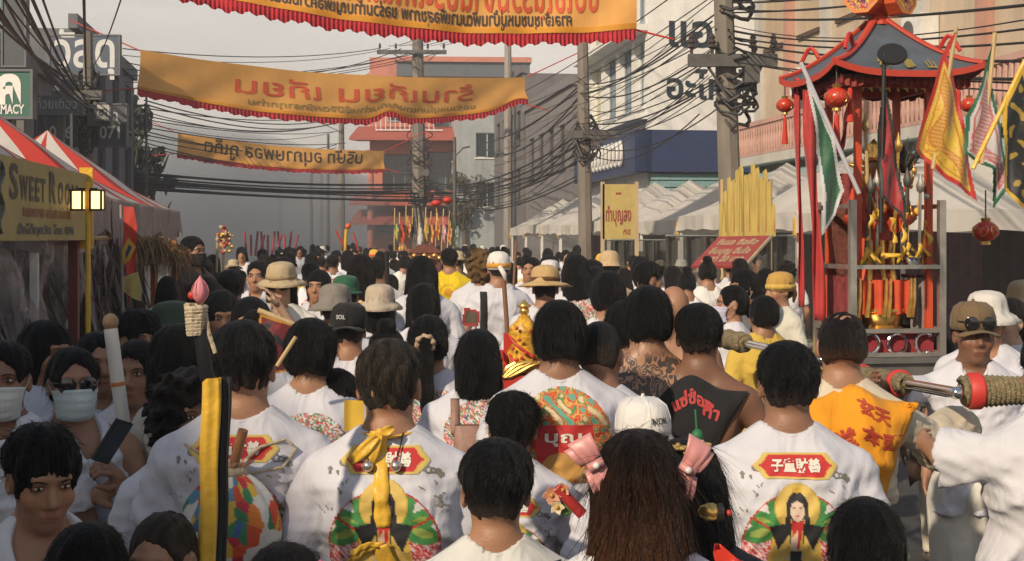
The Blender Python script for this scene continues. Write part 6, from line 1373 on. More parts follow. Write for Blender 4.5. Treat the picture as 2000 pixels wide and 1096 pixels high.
def bow(col, px=None, at=(0, 0, 0), rz=0, sc=1.0, name='hair_bow'):
    def fn(r, s, V, Q):
        T = head_mat(s) @ Matrix.Translation(Vector(at)) @ Euler((0, R(rz), 0)).to_matrix().to_4x4() @ Matrix.Scale(sc, 4); m = M(T)
        for k in (-1, 1):
            for d, y0 in ((0, 0), (-.022, .004)):
                m.grid(lambda u, v: (k * (.005 + (.052 + d * .4) * v), y0 - .014 * math.sin(math.pi * (.08 + .84 * v)) - .004 * math.cos((u - .5) * 9) * (1 - v), (u - .5) * (.030 + .020 * v) + d * .5 + .006 * v * k), 8, 8, 0, .004)
        m.box(-.007, .007, -.022, -.004, -.016, .016); o = m.build(name, mat('satin_pink', (.62, .27, .26), .4, sheen=.3, var=.08), r, smooth='all')
        m = M(T); m.ball((0, -.026, 0), .007, 8); m.build('pearl', mat('pearl', (.75, .72, .68), .2), o, smooth='all')
    return fn
def flower_clip(col, at, sc=1):
    def fn(r, s, V, Q):
        m = M(head_mat(s) @ Matrix.Translation(Vector(at)))
        for k in range(6): a = k * 1.05; m.ball((.018 * math.cos(a) * sc, .018 * math.sin(a) * sc, .004), .013 * sc, 8, 0, (1, 1, .5))
        m.ball((0, 0, .01), .008 * sc, 8); m.build('flower_clip', paint(col, .5), r, smooth='all')
    return fn
def scrunchie(col, at=(0, -.135, 1.60)):
    def fn(r, s, V, Q): m = M(head_mat(s)); m.tube([(at[0] + .034 * math.cos(a), at[1] - .012 * math.sin(a * 6), at[2] + .030 * math.sin(a)) for a in [R(q) for q in range(0, 361, 15)]], [.012 + .004 * math.sin(i * 2.1) for i in range(25)], 7); m.build('scrunchie', paint(col, .7), r, smooth='all')
    return fn
def headscarf(col, col2=None):
    def fn(r, s, V, Q):
        m = M(head_mat(s)); m.lathe([(.094, 1.585), (.098, 1.62), (.094, 1.665), (.075, 1.705), (.04, 1.722), (.0001, 1.726)], (0, -.012, 0), 24, 0, .93, 1.12, None, lambda q, i: .02 * math.sin(8 * q + 2 * i)); m.lathe([(.10, 1.60), (.104, 1.615), (.10, 1.635)], (0, -.012, 0), 24, 1, .93, 1.12)
        m.tube([(.0, -.12, 1.61), (.03, -.15, 1.56), (.045, -.15, 1.50)], [.018, .02, .008], 7); m.build('headscarf', [cloth_mat(col), cloth_mat(col2 or col)], r, smooth='all')
    return fn
def tattoo(t, tc, base, col):
    N, L = t.nodes, t.links; wv = N.new('ShaderNodeTexVoronoi'); wv.inputs['Scale'].default_value = 13; wv.feature = 'SMOOTH_F1'; n = N.new('ShaderNodeTexNoise'); n.inputs['Scale'].default_value = 7; n.inputs['Detail'].default_value = 3
    ad = N.new('ShaderNodeMix'); ad.data_type = 'RGBA'; ad.blend_type = 'LINEAR_LIGHT'; ad.inputs['Factor'].default_value = .16; L.new(tc.outputs['Object'], ad.inputs['A']); L.new(n.outputs['Color'], ad.inputs['B']); L.new(ad.outputs['Result'], wv.inputs['Vector'])
    m1 = N.new('ShaderNodeMath'); m1.operation = 'MULTIPLY'; m1.inputs[1].default_value = 34; L.new(wv.outputs['Distance'], m1.inputs[0]); m2 = N.new('ShaderNodeMath'); m2.operation = 'SINE'; L.new(m1.outputs[0], m2.inputs[0])
    sp = N.new('ShaderNodeSeparateXYZ'); L.new(tc.outputs['Object'], sp.inputs[0]); mr = N.new('ShaderNodeMapRange'); mr.inputs['From Min'].default_value = 1.50; mr.inputs['From Max'].default_value = 1.45; L.new(sp.outputs['Z'], mr.inputs['Value'])
    cr = N.new('ShaderNodeMapRange'); cr.inputs['From Min'].default_value = .55; cr.inputs['From Max'].default_value = .0; cr.inputs['To Max'].default_value = .9; L.new(m2.outputs[0], cr.inputs['Value']); mm = N.new('ShaderNodeMath'); mm.operation = 'MULTIPLY'; L.new(cr.outputs[0], mm.inputs[0]); L.new(mr.outputs[0], mm.inputs[1])
    x = N.new('ShaderNodeMix'); x.data_type = 'RGBA'; L.new(mm.outputs[0], x.inputs['Factor']); L.new(base, x.inputs['A']); x.inputs['B'].default_value = (.035, .033, .033, 1); return x.outputs['Result']
TAT = mat('skin_tattooed', SKINS['tan'], .45, tint=True, var=.06, pattern=tattoo)
BK, BR, AS, DK = 'black', 'brown', 'ash', 'dark'
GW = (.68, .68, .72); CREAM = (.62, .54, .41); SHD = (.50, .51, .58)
# ---- the near left crowd
person('boy in a white vest with a black strap, looking down past the camera', 84, 832, 3.1, -142, ('spiky', BK), 'tan', ('tank', GW), eyes=True, head=(-4, -14, 0), vol=.97)
BOY = ALL[-1]
WOMAN = person('woman in round sunglasses and pale surgical mask, white vest, holding phone and candle', 142, 680, 4.3, -158, ('lowpony', BK), 'tan', ('tank', WH), eyes=True, head=(6, 0, 0),
       armL=((.27, .06, 1.09), (.13, .27, 1.29)), armR=((.23, .10, 1.07), (-.05, .27, 1.24)), hands=('grip', 'grip'), mods=(SG, MK((.55, .62, .62))), neck=1.0)
person('man in a grey white mask at the picture edge, hair cropped short', 6, 668, 4.05, -170, ('short', BK), 'mid', ('tee', GW), eyes=True, mods=(MK((.62, .62, .58)),))
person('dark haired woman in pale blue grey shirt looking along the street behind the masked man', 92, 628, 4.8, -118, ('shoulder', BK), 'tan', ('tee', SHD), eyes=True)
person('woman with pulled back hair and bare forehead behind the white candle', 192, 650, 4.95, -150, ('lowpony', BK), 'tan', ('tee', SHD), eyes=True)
person('girl with parted dark hair and a plain unsmiling face, looking straight out', 266, 666, 4.75, 178, ('lowpony', DK), 'tan', ('tee', GW), eyes=True, mods=(STRAP((-.1, 1.4), (.1, 1.1), .03, (.02, .02, .02)),))
person('man with tousled black hair, hand near his chin, above the girl', 272, 610, 5.55, -140, ('spiky', BK), 'tan', ('tee', GW), eyes=True, armL='mouth')
person('person under a dark green bucket hat by the straw roofed stall', 342, 598, 6.3, -100, ('short', BK), 'tan', ('tee', GW), mods=(HAT((.055, .075, .05), droop=.8),))
person('woman in a cream lace blouse with chin length black hair, turned half away', 358, 632, 4.5, -42, ('bob', BK), 'light', ('tee', (.60, .55, .46)), armR='fwd', head=(-18, 0, 0), vol=.95)
person('curly haired woman behind the yellow flag roll, only her brow showing', 366, 738, 3.95, -140, ('curly', DK), 'tan', ('tee', GW), eyes=True)
person('woman with long dark hair under the green hatted person, face turned aside', 262, 628, 6.6, -60, ('long', BK), 'tan', ('tee', GW))
# ---- the lowest row of heads
person('child whose black crown alone shows at the frame foot beside the boy', 178, 1022, 2.8, -15, ('bowl', BK), 'tan', ('tee', GW))
person('person with gold streaked swept back hair, forehead lit, at the frame foot', 316, 998, 2.95, 172, ('thin', AS), 'tan', ('tee', GW), eyes=True, head=(0, -6, 0))
person('small girl with pink flower clips, just her parting above the frame foot', 556, 1062, 2.62, 0, ('pony', BK), 'tan', ('tee', GW), mods=(flower_clip((.6, .08, .25), (-.09, -.03, 1.66)), flower_clip((.6, .12, .28), (.085, -.03, 1.665))))
person('boy with a glossy black crown beside the deity shirt of the broad man', 1688, 973, 2.85, 0, ('bowl', BK), 'tan', ('tee', GW))
person('boy with thick black hair in an off white collar and grey shoulders', 968, 863, 3.05, 4, ('short', BK), 'tan', ('tee', (.62, .62, .60)), mods=(STRAP((-.13, 1.42), (-.15, 1.0), .08, (.11, .12, .13), 'vest_panel'), STRAP((.13, 1.42), (.15, 1.0), .08, (.11, .12, .13), 'vest_panel')), vol=1.07)
# ---- shirts with their backs to us
person('man in a white festival shirt carrying a painted drawstring bag on his back', 476, 630, 3.62, 4, ('short', BK), 'tan', ('tee', WH), pr=(DEITY, 1.225, -.01), build=1.06, vol=1.03)
MANA = ALL[-1]
person('person with dyed ash brown hair and a yellow satin ribbon on a deity shirt', 760, 664, 3.5, 0, ('short', AS), 'tan', ('tee', WH), pr=(DEITY, 1.245), build=1.02, mods=(HT(lambda r, s: None),), armR=((.25, .03, 1.10), (.16, .24, 1.0)))
RIB = ALL[-1]
person('man with neat black hair, mask strap behind the ear, in a bright deity shirt', 1538, 668, 3.7, -2, ('short', BK), 'mid', ('tee', WH), pr=(DEITY, 1.215, .0), build=1.07, armL='fwd')
person('teenage boy with choppy black hair and a small deity print low on his back', 1002, 770, 4.3, -4, ('spiky', BK), 'tan', ('tee', WH), pr=(DEITY, 1.16, .0))
person('man with thick black bowl cut, white shirt with green and red arch print', 1092, 588, 4.5, 3, ('bowl', BK), 'mid', ('tee', WH), pr=(print_swirl('arch', .0035, 4), 1.30), build=1.04)
person('man with cropped faded hair, ear showing, in a white shirt with gold swirls', 1172, 626, 4.6, -3, ('buzz', BK), 'mid', ('tee', WH), pr=(print_swirl('gold', .0035, 5), 1.25, .02), build=1.05, head=(-14, 0, 0))
person('bare backed man covered in dark swirling tattoos', 1264, 560, 5.0, 6, ('bowl', BK), 'tan', None, (.5, .42, .3), skin_material=TAT, build=1.08, armL='fwd', armR='fwd')
person('black haired man squeezed between the cropped man and the tattooed back', 1222, 588, 5.6, 5, ('bowl', BK), 'mid', ('tee', WH))
person('man with a shaved sunlit head between tattooed and scarfed men', 1316, 555, 6.6, 0, None, 'tan', None, build=1.0)
person('bare shouldered man with a black lettered scarf knotted over his back', 1366, 594, 4.95, -16, ('short', BK), 'dark', None, (.5, .42, .3), armR='out', mods=(back_scarf((.018, .018, .02), ((-.19, 1.40), (.19, 1.40), (.02, 1.10)), (('แซ่ซ้อง', .45, .28, .05), ('ก้ำ', .7, .35, .06)), (.4, .03, .03)), wrap_skirt(CREAM)))
person('balding man in cream clothes with an orange lettered scarf down his back', 1644, 606, 4.5, -8, ('thin', DK), 'tan', ('robe', CREAM), CREAM, hem=.35, armR=((.34, .16, 1.24), (.46, .42, 1.26)), armL='fwd', mods=(back_scarf((.72, .30, .02), ((-.16, 1.42), (.24, 1.41), (.11, 1.05)), (('合堂 本頭', .40, .42, .06), ('玄天', .62, .20, .05)), (.42, .05, .02)),))
person('girl with long auburn brown hair and two pink satin bows', 1246, 846, 2.78, 0, ('longer', 'auburn'), 'light', ('tee', GW), mods=(bow(0, None, (-.098, -.06, 1.655), 62, 1.15), bow(0, None, (.100, -.06, 1.645), -58, 1.15)))
person('girl with straight black hair and gold flower pins beside the auburn hair', 1338, 858, 3.05, 2, ('long', BK), 'tan', ('tee', (.05, .05, .06)), mods=(flower_clip((.5, .33, .1), (-.03, -.08, 1.70), .8), flower_clip((.5, .33, .1), (.03, -.07, 1.705), .8), flower_clip((.5, .33, .1), (.0, -.1, 1.69), .7)))
person('person in a white baseball cap with small dark letters, worn backwards', 1254, 786, 4.05, 8, ('short', BK), 'tan', ('tee', WH), mods=(CAP((.70, .68, .66), visor=False, logo=('NOK', (.06, .06, .06), .35)),))
person('woman in a loose grey white tunic stretching one arm to the roped bar', 2060, 640, 3.7, 4, ('short', BK), 'tan', ('wide', (.60, .60, .64)), armL=((.28, .10, 1.34), (.22, .38, 1.33)), hem=.5, mods=(STRAP((-.02, 1.12), (-.02, 1.0), .05, (.5, .12, .1), 'seal_print'),))
# ---- right hand carriers and onlookers
person('man in a brown cap with sunglasses pushed up on its brim', 1902, 598, 5.5, 168, ('short', BK), 'dark', ('tee', WH), eyes=True, mods=(CAP((.16, .11, .06)), HT(lambda r, s: sunglasses(r, s, .052))), armR='reach', head=(8, 0, 0))
person('person under a white bucket hat behind the brown capped man', 1928, 577, 6.3, 160, ('short', BK), 'tan', ('tee', WH), mods=(HAT((.60, .58, .54), top=.095, droop=.8),))
person('woman in black sunglasses and white shirt facing the palanquin', 1968, 583, 6.6, 118, ('lowpony', DK), 'light', ('tee', WH), eyes=True, mods=(SG,), armL='fwd')
person('person in a tan sun hat at the frame edge before the dark shutter', 2000, 556, 7.4, 110, ('short', BK), 'tan', ('tee', (.3, .04, .05)), mods=(HAT((.42, .32, .2)),))
person('carrier in a dark olive shirt and cream trousers beneath the palanquin', 1838, 655, 8.1, -6, ('short', BK), 'mid', ('tee', (.07, .065, .05)), (.58, .53, .42), step=.14)
person('woman in a lilac mask and white shirt, in profile before the plastic curtain', 1428, 558, 8.4, 96, ('lowpony', BK), 'tan', ('tee', WH), eyes=True, mods=(MK((.5, .5, .66)),))
person('young man in a white mask standing behind the lilac masked woman', 1453, 527, 9.0, 118, ('bowl', BK), 'tan', ('tee', (.12, .12, .13)), eyes=True, mods=(MASK,))
person('black haired person in a mustard yellow robe by the scrolled rail', 1490, 578, 7.9, 20, ('bowl', BK), 'tan', ('robe', (.60, .42, .08)), armR='out')
person('man in a gold patterned headscarf and white waistcoat, in profile', 1522, 534, 9.4, 112, ('short', BK), 'tan', ('tee', (.6, .58, .5)), eyes=True, mods=(headscarf((.5, .3, .08), (.6, .4, .1)),))
# ---- middle of the procession
person('woman with a low ponytail in a beige scrunchie', 838, 616, 5.5, -3, ('pony', BK), 'tan', ('tee', WH), pr=(print_swirl('floral', .0045, 3), 1.27, .05), mods=(scrunchie((.42, .30, .2)),))
person('woman with a sleek black bob and floral collar', 934, 645, 5.15, 4, ('bob', BK), 'tan', ('tee', WH), pr=(print_swirl('floral', .0045, 6), 1.30))
BP = ALL[-1]
person('person with round thick black hair and a flower printed white shirt', 607, 626, 4.7, -3, ('bowl', BK), 'tan', ('tee', WH), pr=(print_swirl('floral', .0045, 9), 1.26, .02), vol=1.06)
person('small child with a short black bob squeezed between two big men', 658, 722, 4.75, 3, ('bob', BK), 'tan', ('tee', WH))
person('person in a red sleeveless top with hair knotted high', 757, 640, 6.1, -4, ('bun', BK), 'tan', ('tank', (.5, .03, .03)))
person('person in a black baseball cap worn backwards, black strap over white', 682, 598, 6.3, 0, ('short', BK), 'tan', ('tee', WH), mods=(CAP((.018, .018, .02), back=True, logo=('SOL', (.5, .5, .5), -.3)), STRAP((.13, 1.42), (-.02, 1.0), .04, (.02, .02, .022))))
person('person in a grey bucket hat with a wide soft brim', 655, 563, 7.5, 0, ('short', BK), 'tan', ('tee', WH), mods=(HAT((.22, .20, .175), brim=.07, droop=.75),))
person('person in a beige bucket hat with a small eyelet', 742, 563, 8.0, 4, ('bob', BK), 'tan', ('tee', WH), mods=(HAT((.46, .39, .30), brim=.065, droop=.7),))
person('person in a bottle green hat beyond the grey bucket hat', 676, 545, 8.9, 0, ('short', BK), 'tan', ('tee', WH), mods=(HAT((.03, .11, .06), brim=.03),))
person('person with a round black crop before the yellow shirted man', 828, 554, 7.0, 0, ('bowl', BK), 'tan', ('tee', WH))
person('tall person with long loose dark hair standing over the round crop', 824, 500, 9.4, 2, ('long', BK), 'tan', ('tee', WH))
person('woman in a beige sun hat and sunglasses, hand over her mouth, facing us', 549, 520, 8.6, 178, ('bob', BK), 'light', ('tee', (.70, .68, .62)), lod=0, eyes=True, armL='mouth', armR='fwd', mods=(SG, HAT((.46, .36, .22), brim=.07, droop=.5, band=(.35, .26, .15)), STRAP((-.13, 1.4), (-.13, 1.0), .05, (.03, .03, .03))))
person('man in a bright yellow shirt with a round emblem on the back', 878, 485, 14.5, -2, ('short', BK), 'tan', ('tee', (.72, .52, .02)), pr=(EMB, 1.27), lod=1, mods=())
YEL_MAN = ALL[-1]
person('person with bushy brown curls and a black strap over a red print', 940, 492, 11.2, -6, ('curly', 'blond'), 'tan', ('tee', WH), pr=(print_swirl('s', .008, 4), 1.30), lod=1, mods=(STRAP((.14, 1.42), (-.06, 1.0), .05, (.02, .02, .02)),))
person('person in a white and orange headscarf with a black backpack strap', 974, 494, 10.8, 4, ('short', BK), 'tan', ('tee', WH), lod=1, armR='out', mods=(headscarf((.7, .68, .64), (.6, .3, .05)), STRAP((-.12, 1.42), (-.12, 1.0), .05, (.02, .02, .02))))
person('person in a broad straw hat and white shirt with a black strap', 1065, 526, 8.7, 2, ('short', BK), 'tan', ('tee', WH), mods=(HAT((.50, .34, .16), brim=.09, droop=.35, band=(.12, .06, .03)), STRAP((-.13, 1.42), (-.1, 1.0), .05, (.02, .02, .02))))
person('person with shoulder length hair in a shirt of coloured flowers', 1125, 498, 9.6, 2, ('shoulder', BK), 'tan', ('tee', WH), pr=(print_swirl('floral', .006, 12), 1.29, .02), lod=1)
person('person with full black hair and a white collar beside the straw hat', 1188, 532, 7.1, 4, ('bowl', BK), 'tan', ('tee', WH), vol=1.05)
person('young man glancing sideways, white towel round his neck', 1266, 513, 9.8, -72, ('spiky', BK), 'tan', ('tee', WH), eyes=True, lod=1)
person('young man in profile beside the floral shirt, looking to the tents', 1158, 508, 11.2, -65, ('short', BK), 'tan', ('tee', WH), eyes=True, lod=1)
person('person in a tan hooded sun hat below the yellow board', 1190, 502, 12.5, 0, ('short', BK), 'tan', ('tee', (.4, .3, .18)), mods=(HAT((.52, .38, .22), brim=.02, top=.13),), lod=1)
person('man in a white vest facing us beside the black brimmed hat', 1034, 503, 13.5, 172, ('short', BK), 'tan', ('tee', WH), eyes=True, lod=1)
person('woman in a white hat with a black brim facing us', 1074, 513, 12.8, 176, ('bob', BK), 'light', ('tee', WH), eyes=True, lod=1, mods=(HAT((.62, .6, .6), band=(.02, .02, .02)),))
person('person in white with a black cross strap and an orange red print', 706, 497, 9.6, 0, ('shoulder', DK), 'tan', ('tee', WH), pr=(print_swirl('s', .007, 9), 1.30), lod=1, mods=(STRAP((-.14, 1.42), (.1, 1.0), .05, (.02, .02, .02)),))
person('tall masked man in black at the corner of the drooping valance', 377, 462, 12.2, -120, ('short', BK), 'tan', ('tee', (.10, .08, .07)), eyes=True, lod=1, mods=(MK((.02, .02, .02)),))
person('black haired man in front of the flower standard', 400, 540, 7.3, 0, ('bowl', BK), 'tan', ('tee', GW))
person('man with a lowered head and short fringe beside the lotus staff', 434, 566, 6.5, -160, ('bowl', BK), 'tan', ('tee', GW), eyes=True, head=(0, -12, 0))
person('woman with a fringe looking up behind the broad backed man', 488, 582, 6.1, 172, ('bob', BK), 'tan', ('tee', GW), eyes=True)
person('person whose eyes just clear the shoulder of the bag carrier', 505, 606, 5.6, 165, ('lowpony', DK), 'tan', ('tee', GW), eyes=True)
person('dark haired person in a white shirt behind the flower standard', 452, 527, 9.0, 4, ('short', BK), 'tan', ('tee', WH))
person('man with lifted chin facing us by the hatted woman', 503, 510, 10.8, 176, ('short', BK), 'tan', ('tee', WH), eyes=True, lod=1)
person('person with a dark bob in front of the smoke, white shirt', 416, 556, 8.2, 10, ('bob', BK), 'tan', ('tee', WH))
person('person in a pale grey top with hands raised beside the hatted woman', 622, 528, 9.9, 170, ('bob', BK), 'tan', ('tee', (.6, .58, .62)), eyes=True, armL='hold')
# ---- the crowd further off: prototypes, then copies
np_ = [0]
def proto(hair, col, arms=('down', 'down'), mods=(), pr=None, rot=0, face_=False, shirt='tee'):
    np_[0] += 1; hd_ = ((14, -6, 3), (-20, 0, -4), (6, 5, 2), (-8, -8, 5), (26, 0, -3), (0, 3, 6), (-30, -4, 0))[np_[0] % 7]
    r = person('x', 1000, 400, 20, 0, (hair, col), 'tan', (shirt, WH), lod=2, armL=arms[0], armR=arms[1], mods=mods, pr=pr, eyes=False, head=hd_, build=(.92, 1.05, 1.0, .95, 1.1)[np_[0] % 5])
    for c in r.children:
        if c.name.startswith('shirt'): c.data.materials[0] = cloth_mat(WH, objcol=True)
    r.scale = (1, 1, 1); ALL.pop(); return r
crowd_p = [
    (proto('short', BK, pr=(print_swirl('s', .014, 1), 1.28)), 'short black hair', 'red and orange back print'), (proto('bowl', BK, ('fwd', 'fwd')), 'a full black crop', None), (proto('bob', BK), 'a black bob', None), (proto('long', DK, pr=(print_swirl('s', .014, 3), 1.28)), 'long dark hair', 'small bright back print'),
    (proto('pony', BK), 'a ponytail', None), (proto('bun', BK, ('fwd', 'down')), 'hair in a topknot', None), (proto('curly', DK), 'curly hair', None), (proto('shoulder', BK, pr=(print_swirl('gold', .016, 7), 1.16)), 'shoulder length hair', 'gold back print'),
    (proto('short', BK, mods=(CAP((.6, .6, .58)),)), 'a white cap', None), (proto('short', BK, mods=(HAT((.45, .37, .24)),)), 'a straw coloured hat', None), (proto('short', BK, mods=(headscarf((.66, .4, .06), (.6, .1, .05)),)), 'a yellow and red headscarf', None),
    (proto('short', BK, mods=(CAP((.03, .03, .035)),)), 'a black cap', None), (proto('short', BK, mods=(HAT((.62, .6, .56)),)), 'a white sun hat', None), (proto('spiky', BK, ('high', 'down')), 'one arm raised', None)]
cols = [((.76, .76, .80), 'white'), ((.72, .70, .66), 'off white'), ((.70, .52, .05), 'yellow'), ((.62, .63, .70), 'pale grey'), ((.45, .05, .05), 'red'), ((.05, .05, .06), 'black')]
VIS = [(878, 14.5), (549, 8.6), (940, 11.2), (974, 10.8), (706, 9.6), (1034, 13.5), (1074, 12.8), (832, 26.5)]; taken = [(o.location.x, o.location.y) for o in ALL]; gp = random.Random(21); used = set(); nseq = 0; first = set()
def where(px, Y):
    a = 'at the smoky street end' if Y > 30 else 'in mid crowd' if Y > 17 else 'nearer the camera'
    b = 'by the striped tents' if px < 440 else 'before the red poles' if px < 560 else 'under the lowest banner' if px < 640 else 'below the thick insulator pole' if px < 780 else 'before the distant palanquin' if px < 890 else 'beside the far white tents' if px < 1010 else 'beside the middle white tents' if px < 1170 else 'beside the nearer white tents'
    return a, b
for attempt in range(9000):
    if nseq >= 185: break
    Y = 8.6 + 40 * gp.random() ** 1.25; u = gp.uniform(-1.35, 6.0); v = (Y - u * ST) / CT; p = W(u, v); px = 1000 + p.x / p.y * F
    if px < 300 or px > 1560: continue
    dmin = .68 if Y < 16 else .50 + .011 * Y
    if any((p.x - a) ** 2 + (p.y - b) ** 2 < dmin ** 2 for a, b in taken): continue
    if Y < 11 and gp.random() < .3: continue
    if abs(p.x - (832 - 1000) * 27 / F) < .7 and abs(p.y - 27) < 1.9: continue
    if 1340 < px and Y < 8.5: continue
    if any(Y < b - .3 and abs(px - a) < F * .20 * (1 / Y + .7 / b) for a, b in VIS): continue
    k = gp.choices(range(len(crowd_p)), [9, 8, 7, 6, 6, 3, 2, 7, 3, 3, 2, 2, 2, 1])[0]; k = k % 8 if Y < 15 and k > 7 else k; r0, hd, pd = crowd_p[k]
    c, cn = gp.choices(cols, [12, 5, 2, 4, 1, 1.2])[0]; facing = gp.random() < (.26 if u < 0 or u > 5 else .08); rz = 180 + gp.uniform(-40, 40) if facing else TH / math.pi * 180 + gp.uniform(-22, 22)
    a, b = where(px, Y); lb = 'person with %s in %s%s, %s, %s %s' % (hd, cn, ' with ' + pd if pd and not facing else '', 'facing us' if facing else 'back turned', a.replace('nearer the camera', 'close by'), b)
    lb = ' '.join(lb.split()[:24]); q = copy_tree(r0) if k in first else r0; first.add(k)
    s = gp.uniform(.90, 1.035); q.location = (p.x, p.y, 0); q.rotation_euler = (0, 0, R(rz)); q.scale = (s, s, s * gp.uniform(.98, 1.02))
    for ch in q.children:
        if ch.name.startswith('shirt'): ch.color = (*c, 1)
    wds = ('facing us' if facing else 'seen from behind')
    lb = '%s, %s top, %s, %s %s' % (hd.replace('hair in a', 'dark').replace('a ', '', 1) if 0 else hd.split(' ', 1)[1] if hd.startswith('a ') else hd, cn, 'facing us' if facing else 'back turned', {'at the smoky street end': 'far', 'in mid crowd': 'midway', 'nearer the camera': 'close'}[a], b)
    tag(q, lb, 'person', 'crowd: ' + lb); taken.append((p.x, p.y)); nseq += 1
for k, (r0, _, _) in enumerate(crowd_p):
    if k not in first:
        for c in list(r0.children): bpy.data.objects.remove(c)
        bpy.data.objects.remove(r0)
# ================================================================ things people carry and wear loose
def at_person(o, p): return o.matrix_world @ Vector(p) if False else (Matrix.Translation(o.location) @ o.rotation_euler.to_matrix().to_4x4() @ Matrix.Diagonal((*o.scale, 1))) @ Vector(p)
def candle():
    a, b = P(243, 842, 4.02), P(216, 642, 4.02); r = thing('candle', 'long white candle with a round wooden top and an orange band, held upright', 'candle', a); d = b - a
    part('wax', mat('wax_white', (.68, .66, .62), .4, var=.05, sss=.05), r, lambda m: m.tube([(0, 0, 0), d], .0205, 20), smooth=True)
    part('wooden_top', mat('wood_ball', (.30, .19, .10), .6, var=.3, scale=30), r, lambda m: m.ball(d + Vector((0, 0, .02)), .024, 16, 0, (1, 1, 1.1)), smooth='all')
    part('band', paint((.55, .2, .05), .5), r, lambda m: m.lathe([(.0215, -.006), (.0235, 0), (.0215, .006)], d * .46, 18, 0, 1, 1, d), smooth=True)
candle()
ph = thing('phone', 'dark smartphone held up beside the candle', 'phone', P(219, 862, 3.98), R(62)); part('case', mat('phone_case', (.03, .035, .03), .25), ph, lambda m: m.box(-.034, .034, -.005, .005, -.07, .07), Matrix.Rotation(R(20), 4, 'Y') @ Matrix.Rotation(R(25), 4, 'X')); part('screen', glass_m, ph, lambda m: m.box(-.031, .031, -.0065, -.0055, -.066, .066), Matrix.Rotation(R(20), 4, 'Y') @ Matrix.Rotation(R(25), 4, 'X'))
def rolled_flag():
    Y = 3.0; o = P(412, 1160, Y); r = thing('rolled_flag', 'rolled procession flag, yellow beside black, standing in front of the bag carrier', 'flag', o)
    for nm, px, wd, mt, dy in (('yellow_cloth', 409, .040, yellow_m, 0), ('black_cloth', 433, .024, mat('flag_black', (.014, .016, .02), .7, var=.3, bump=.4, bscale=12), .02)):
        def fn(u, v): a = u * 2 * math.pi; x, z = P(px + 4 - 11 * v, 738 + (1160 - 738) * v, Y).x, P(px, 738 + (1160 - 738) * v, Y).z; k = wd * .5 * (1 + .05 * math.sin(v * 9 + u * 12)); return (x + 1.05 * k * math.cos(a) - o.x + .0015 * math.sin(v * 13), dy + .6 * k * math.sin(a) + .003 * math.sin(a * 4), z - o.z)
        part(nm, mt, r, lambda m: m.grid(fn, 24, 30), smooth='all')
    pl = part('pole', mat('pole_black', (.016, .017, .02), .45), r, lambda m: m.tube([P(409, 1160, Y) - o + Vector((0, .015, 0)), P(409, 760, Y) - o + Vector((0, .012, 0)), P(404, 735, Y) - o, P(385, 612, Y) - o], [.006, .008, .017, .013], 12), smooth=True)
    cr = mat('cord_cream', (.48, .40, .28), .9, var=.25, scale=40, bump=.6)
    part('cord_wrap', cr, r, lambda m: (m.tube([P(388 - .09 * 60 + .16 * 60 * (i / 60) * 0 + (-5 if i < 5 else 0) * 0, 655 - 58 * i / 60, Y) - o + Vector((.0185 * math.cos(i * .9), .0185 * math.sin(i * .9), 0)) * (.8 + .35 * i / 60) for i in range(61)], .0075, 6), m.tube([P(388, 600, Y) - o, P(402, 612, Y) - o, P(408, 650, Y) - o, P(412, 690, Y) - o + Vector((.01, 0, 0))], .005, 5)), smooth=True)
    pk = mat('lotus_pink', (.62, .22, .25), .55, var=.2, scale=20)
    def bud(m):
        c = P(391, 574, Y) - o
        m.lathe([(.006, -.022), (.017, -.008), (.018, .008), (.011, .026), (.0001, .042)], c, 14, 0, 1, 1)
        for k in range(6): a = k * 1.05; m.grid(lambda u, v: (c.x + (.019 * math.sin(math.pi * min(v * .9 + .08, 1)) + .001) * math.cos(a + (u - .5) * .9 * (1 - v)), c.y + (.019 * math.sin(math.pi * min(v * .9 + .08, 1)) + .001) * math.sin(a + (u - .5) * .9 * (1 - v)), c.z - .022 + .06 * v), 4, 6, 0, .001)
    part('lotus_bud', pk, r, bud, smooth='all'); part('red_tie', red_m, r, lambda m: m.ball(P(375, 577, Y) - o, .010, 8), smooth='all')
rolled_flag()
def shirt_of(root):
    for c in root.children:
        if c.name.startswith('shirt'): return c
def surf(root):
    s = shirt_of(root); me = s.data; b = BVHTree.FromPolygons([tuple(v.co) for v in me.vertices], [tuple(p.vertices) for p in me.polygons])
    def y(x, z): h = b.ray_cast(Vector((x, -1, z)), Vector((0, 1, 0))); return h[0].y if h[0] else -.12
    return y
def on_person(name, label, cat, root, fn):      # a loose thing lying on someone, in that person's measure
    t = thing(name, label, cat, root.location, root.rotation_euler.z, None); t.scale = root.scale; fn(t, surf(root)); return t
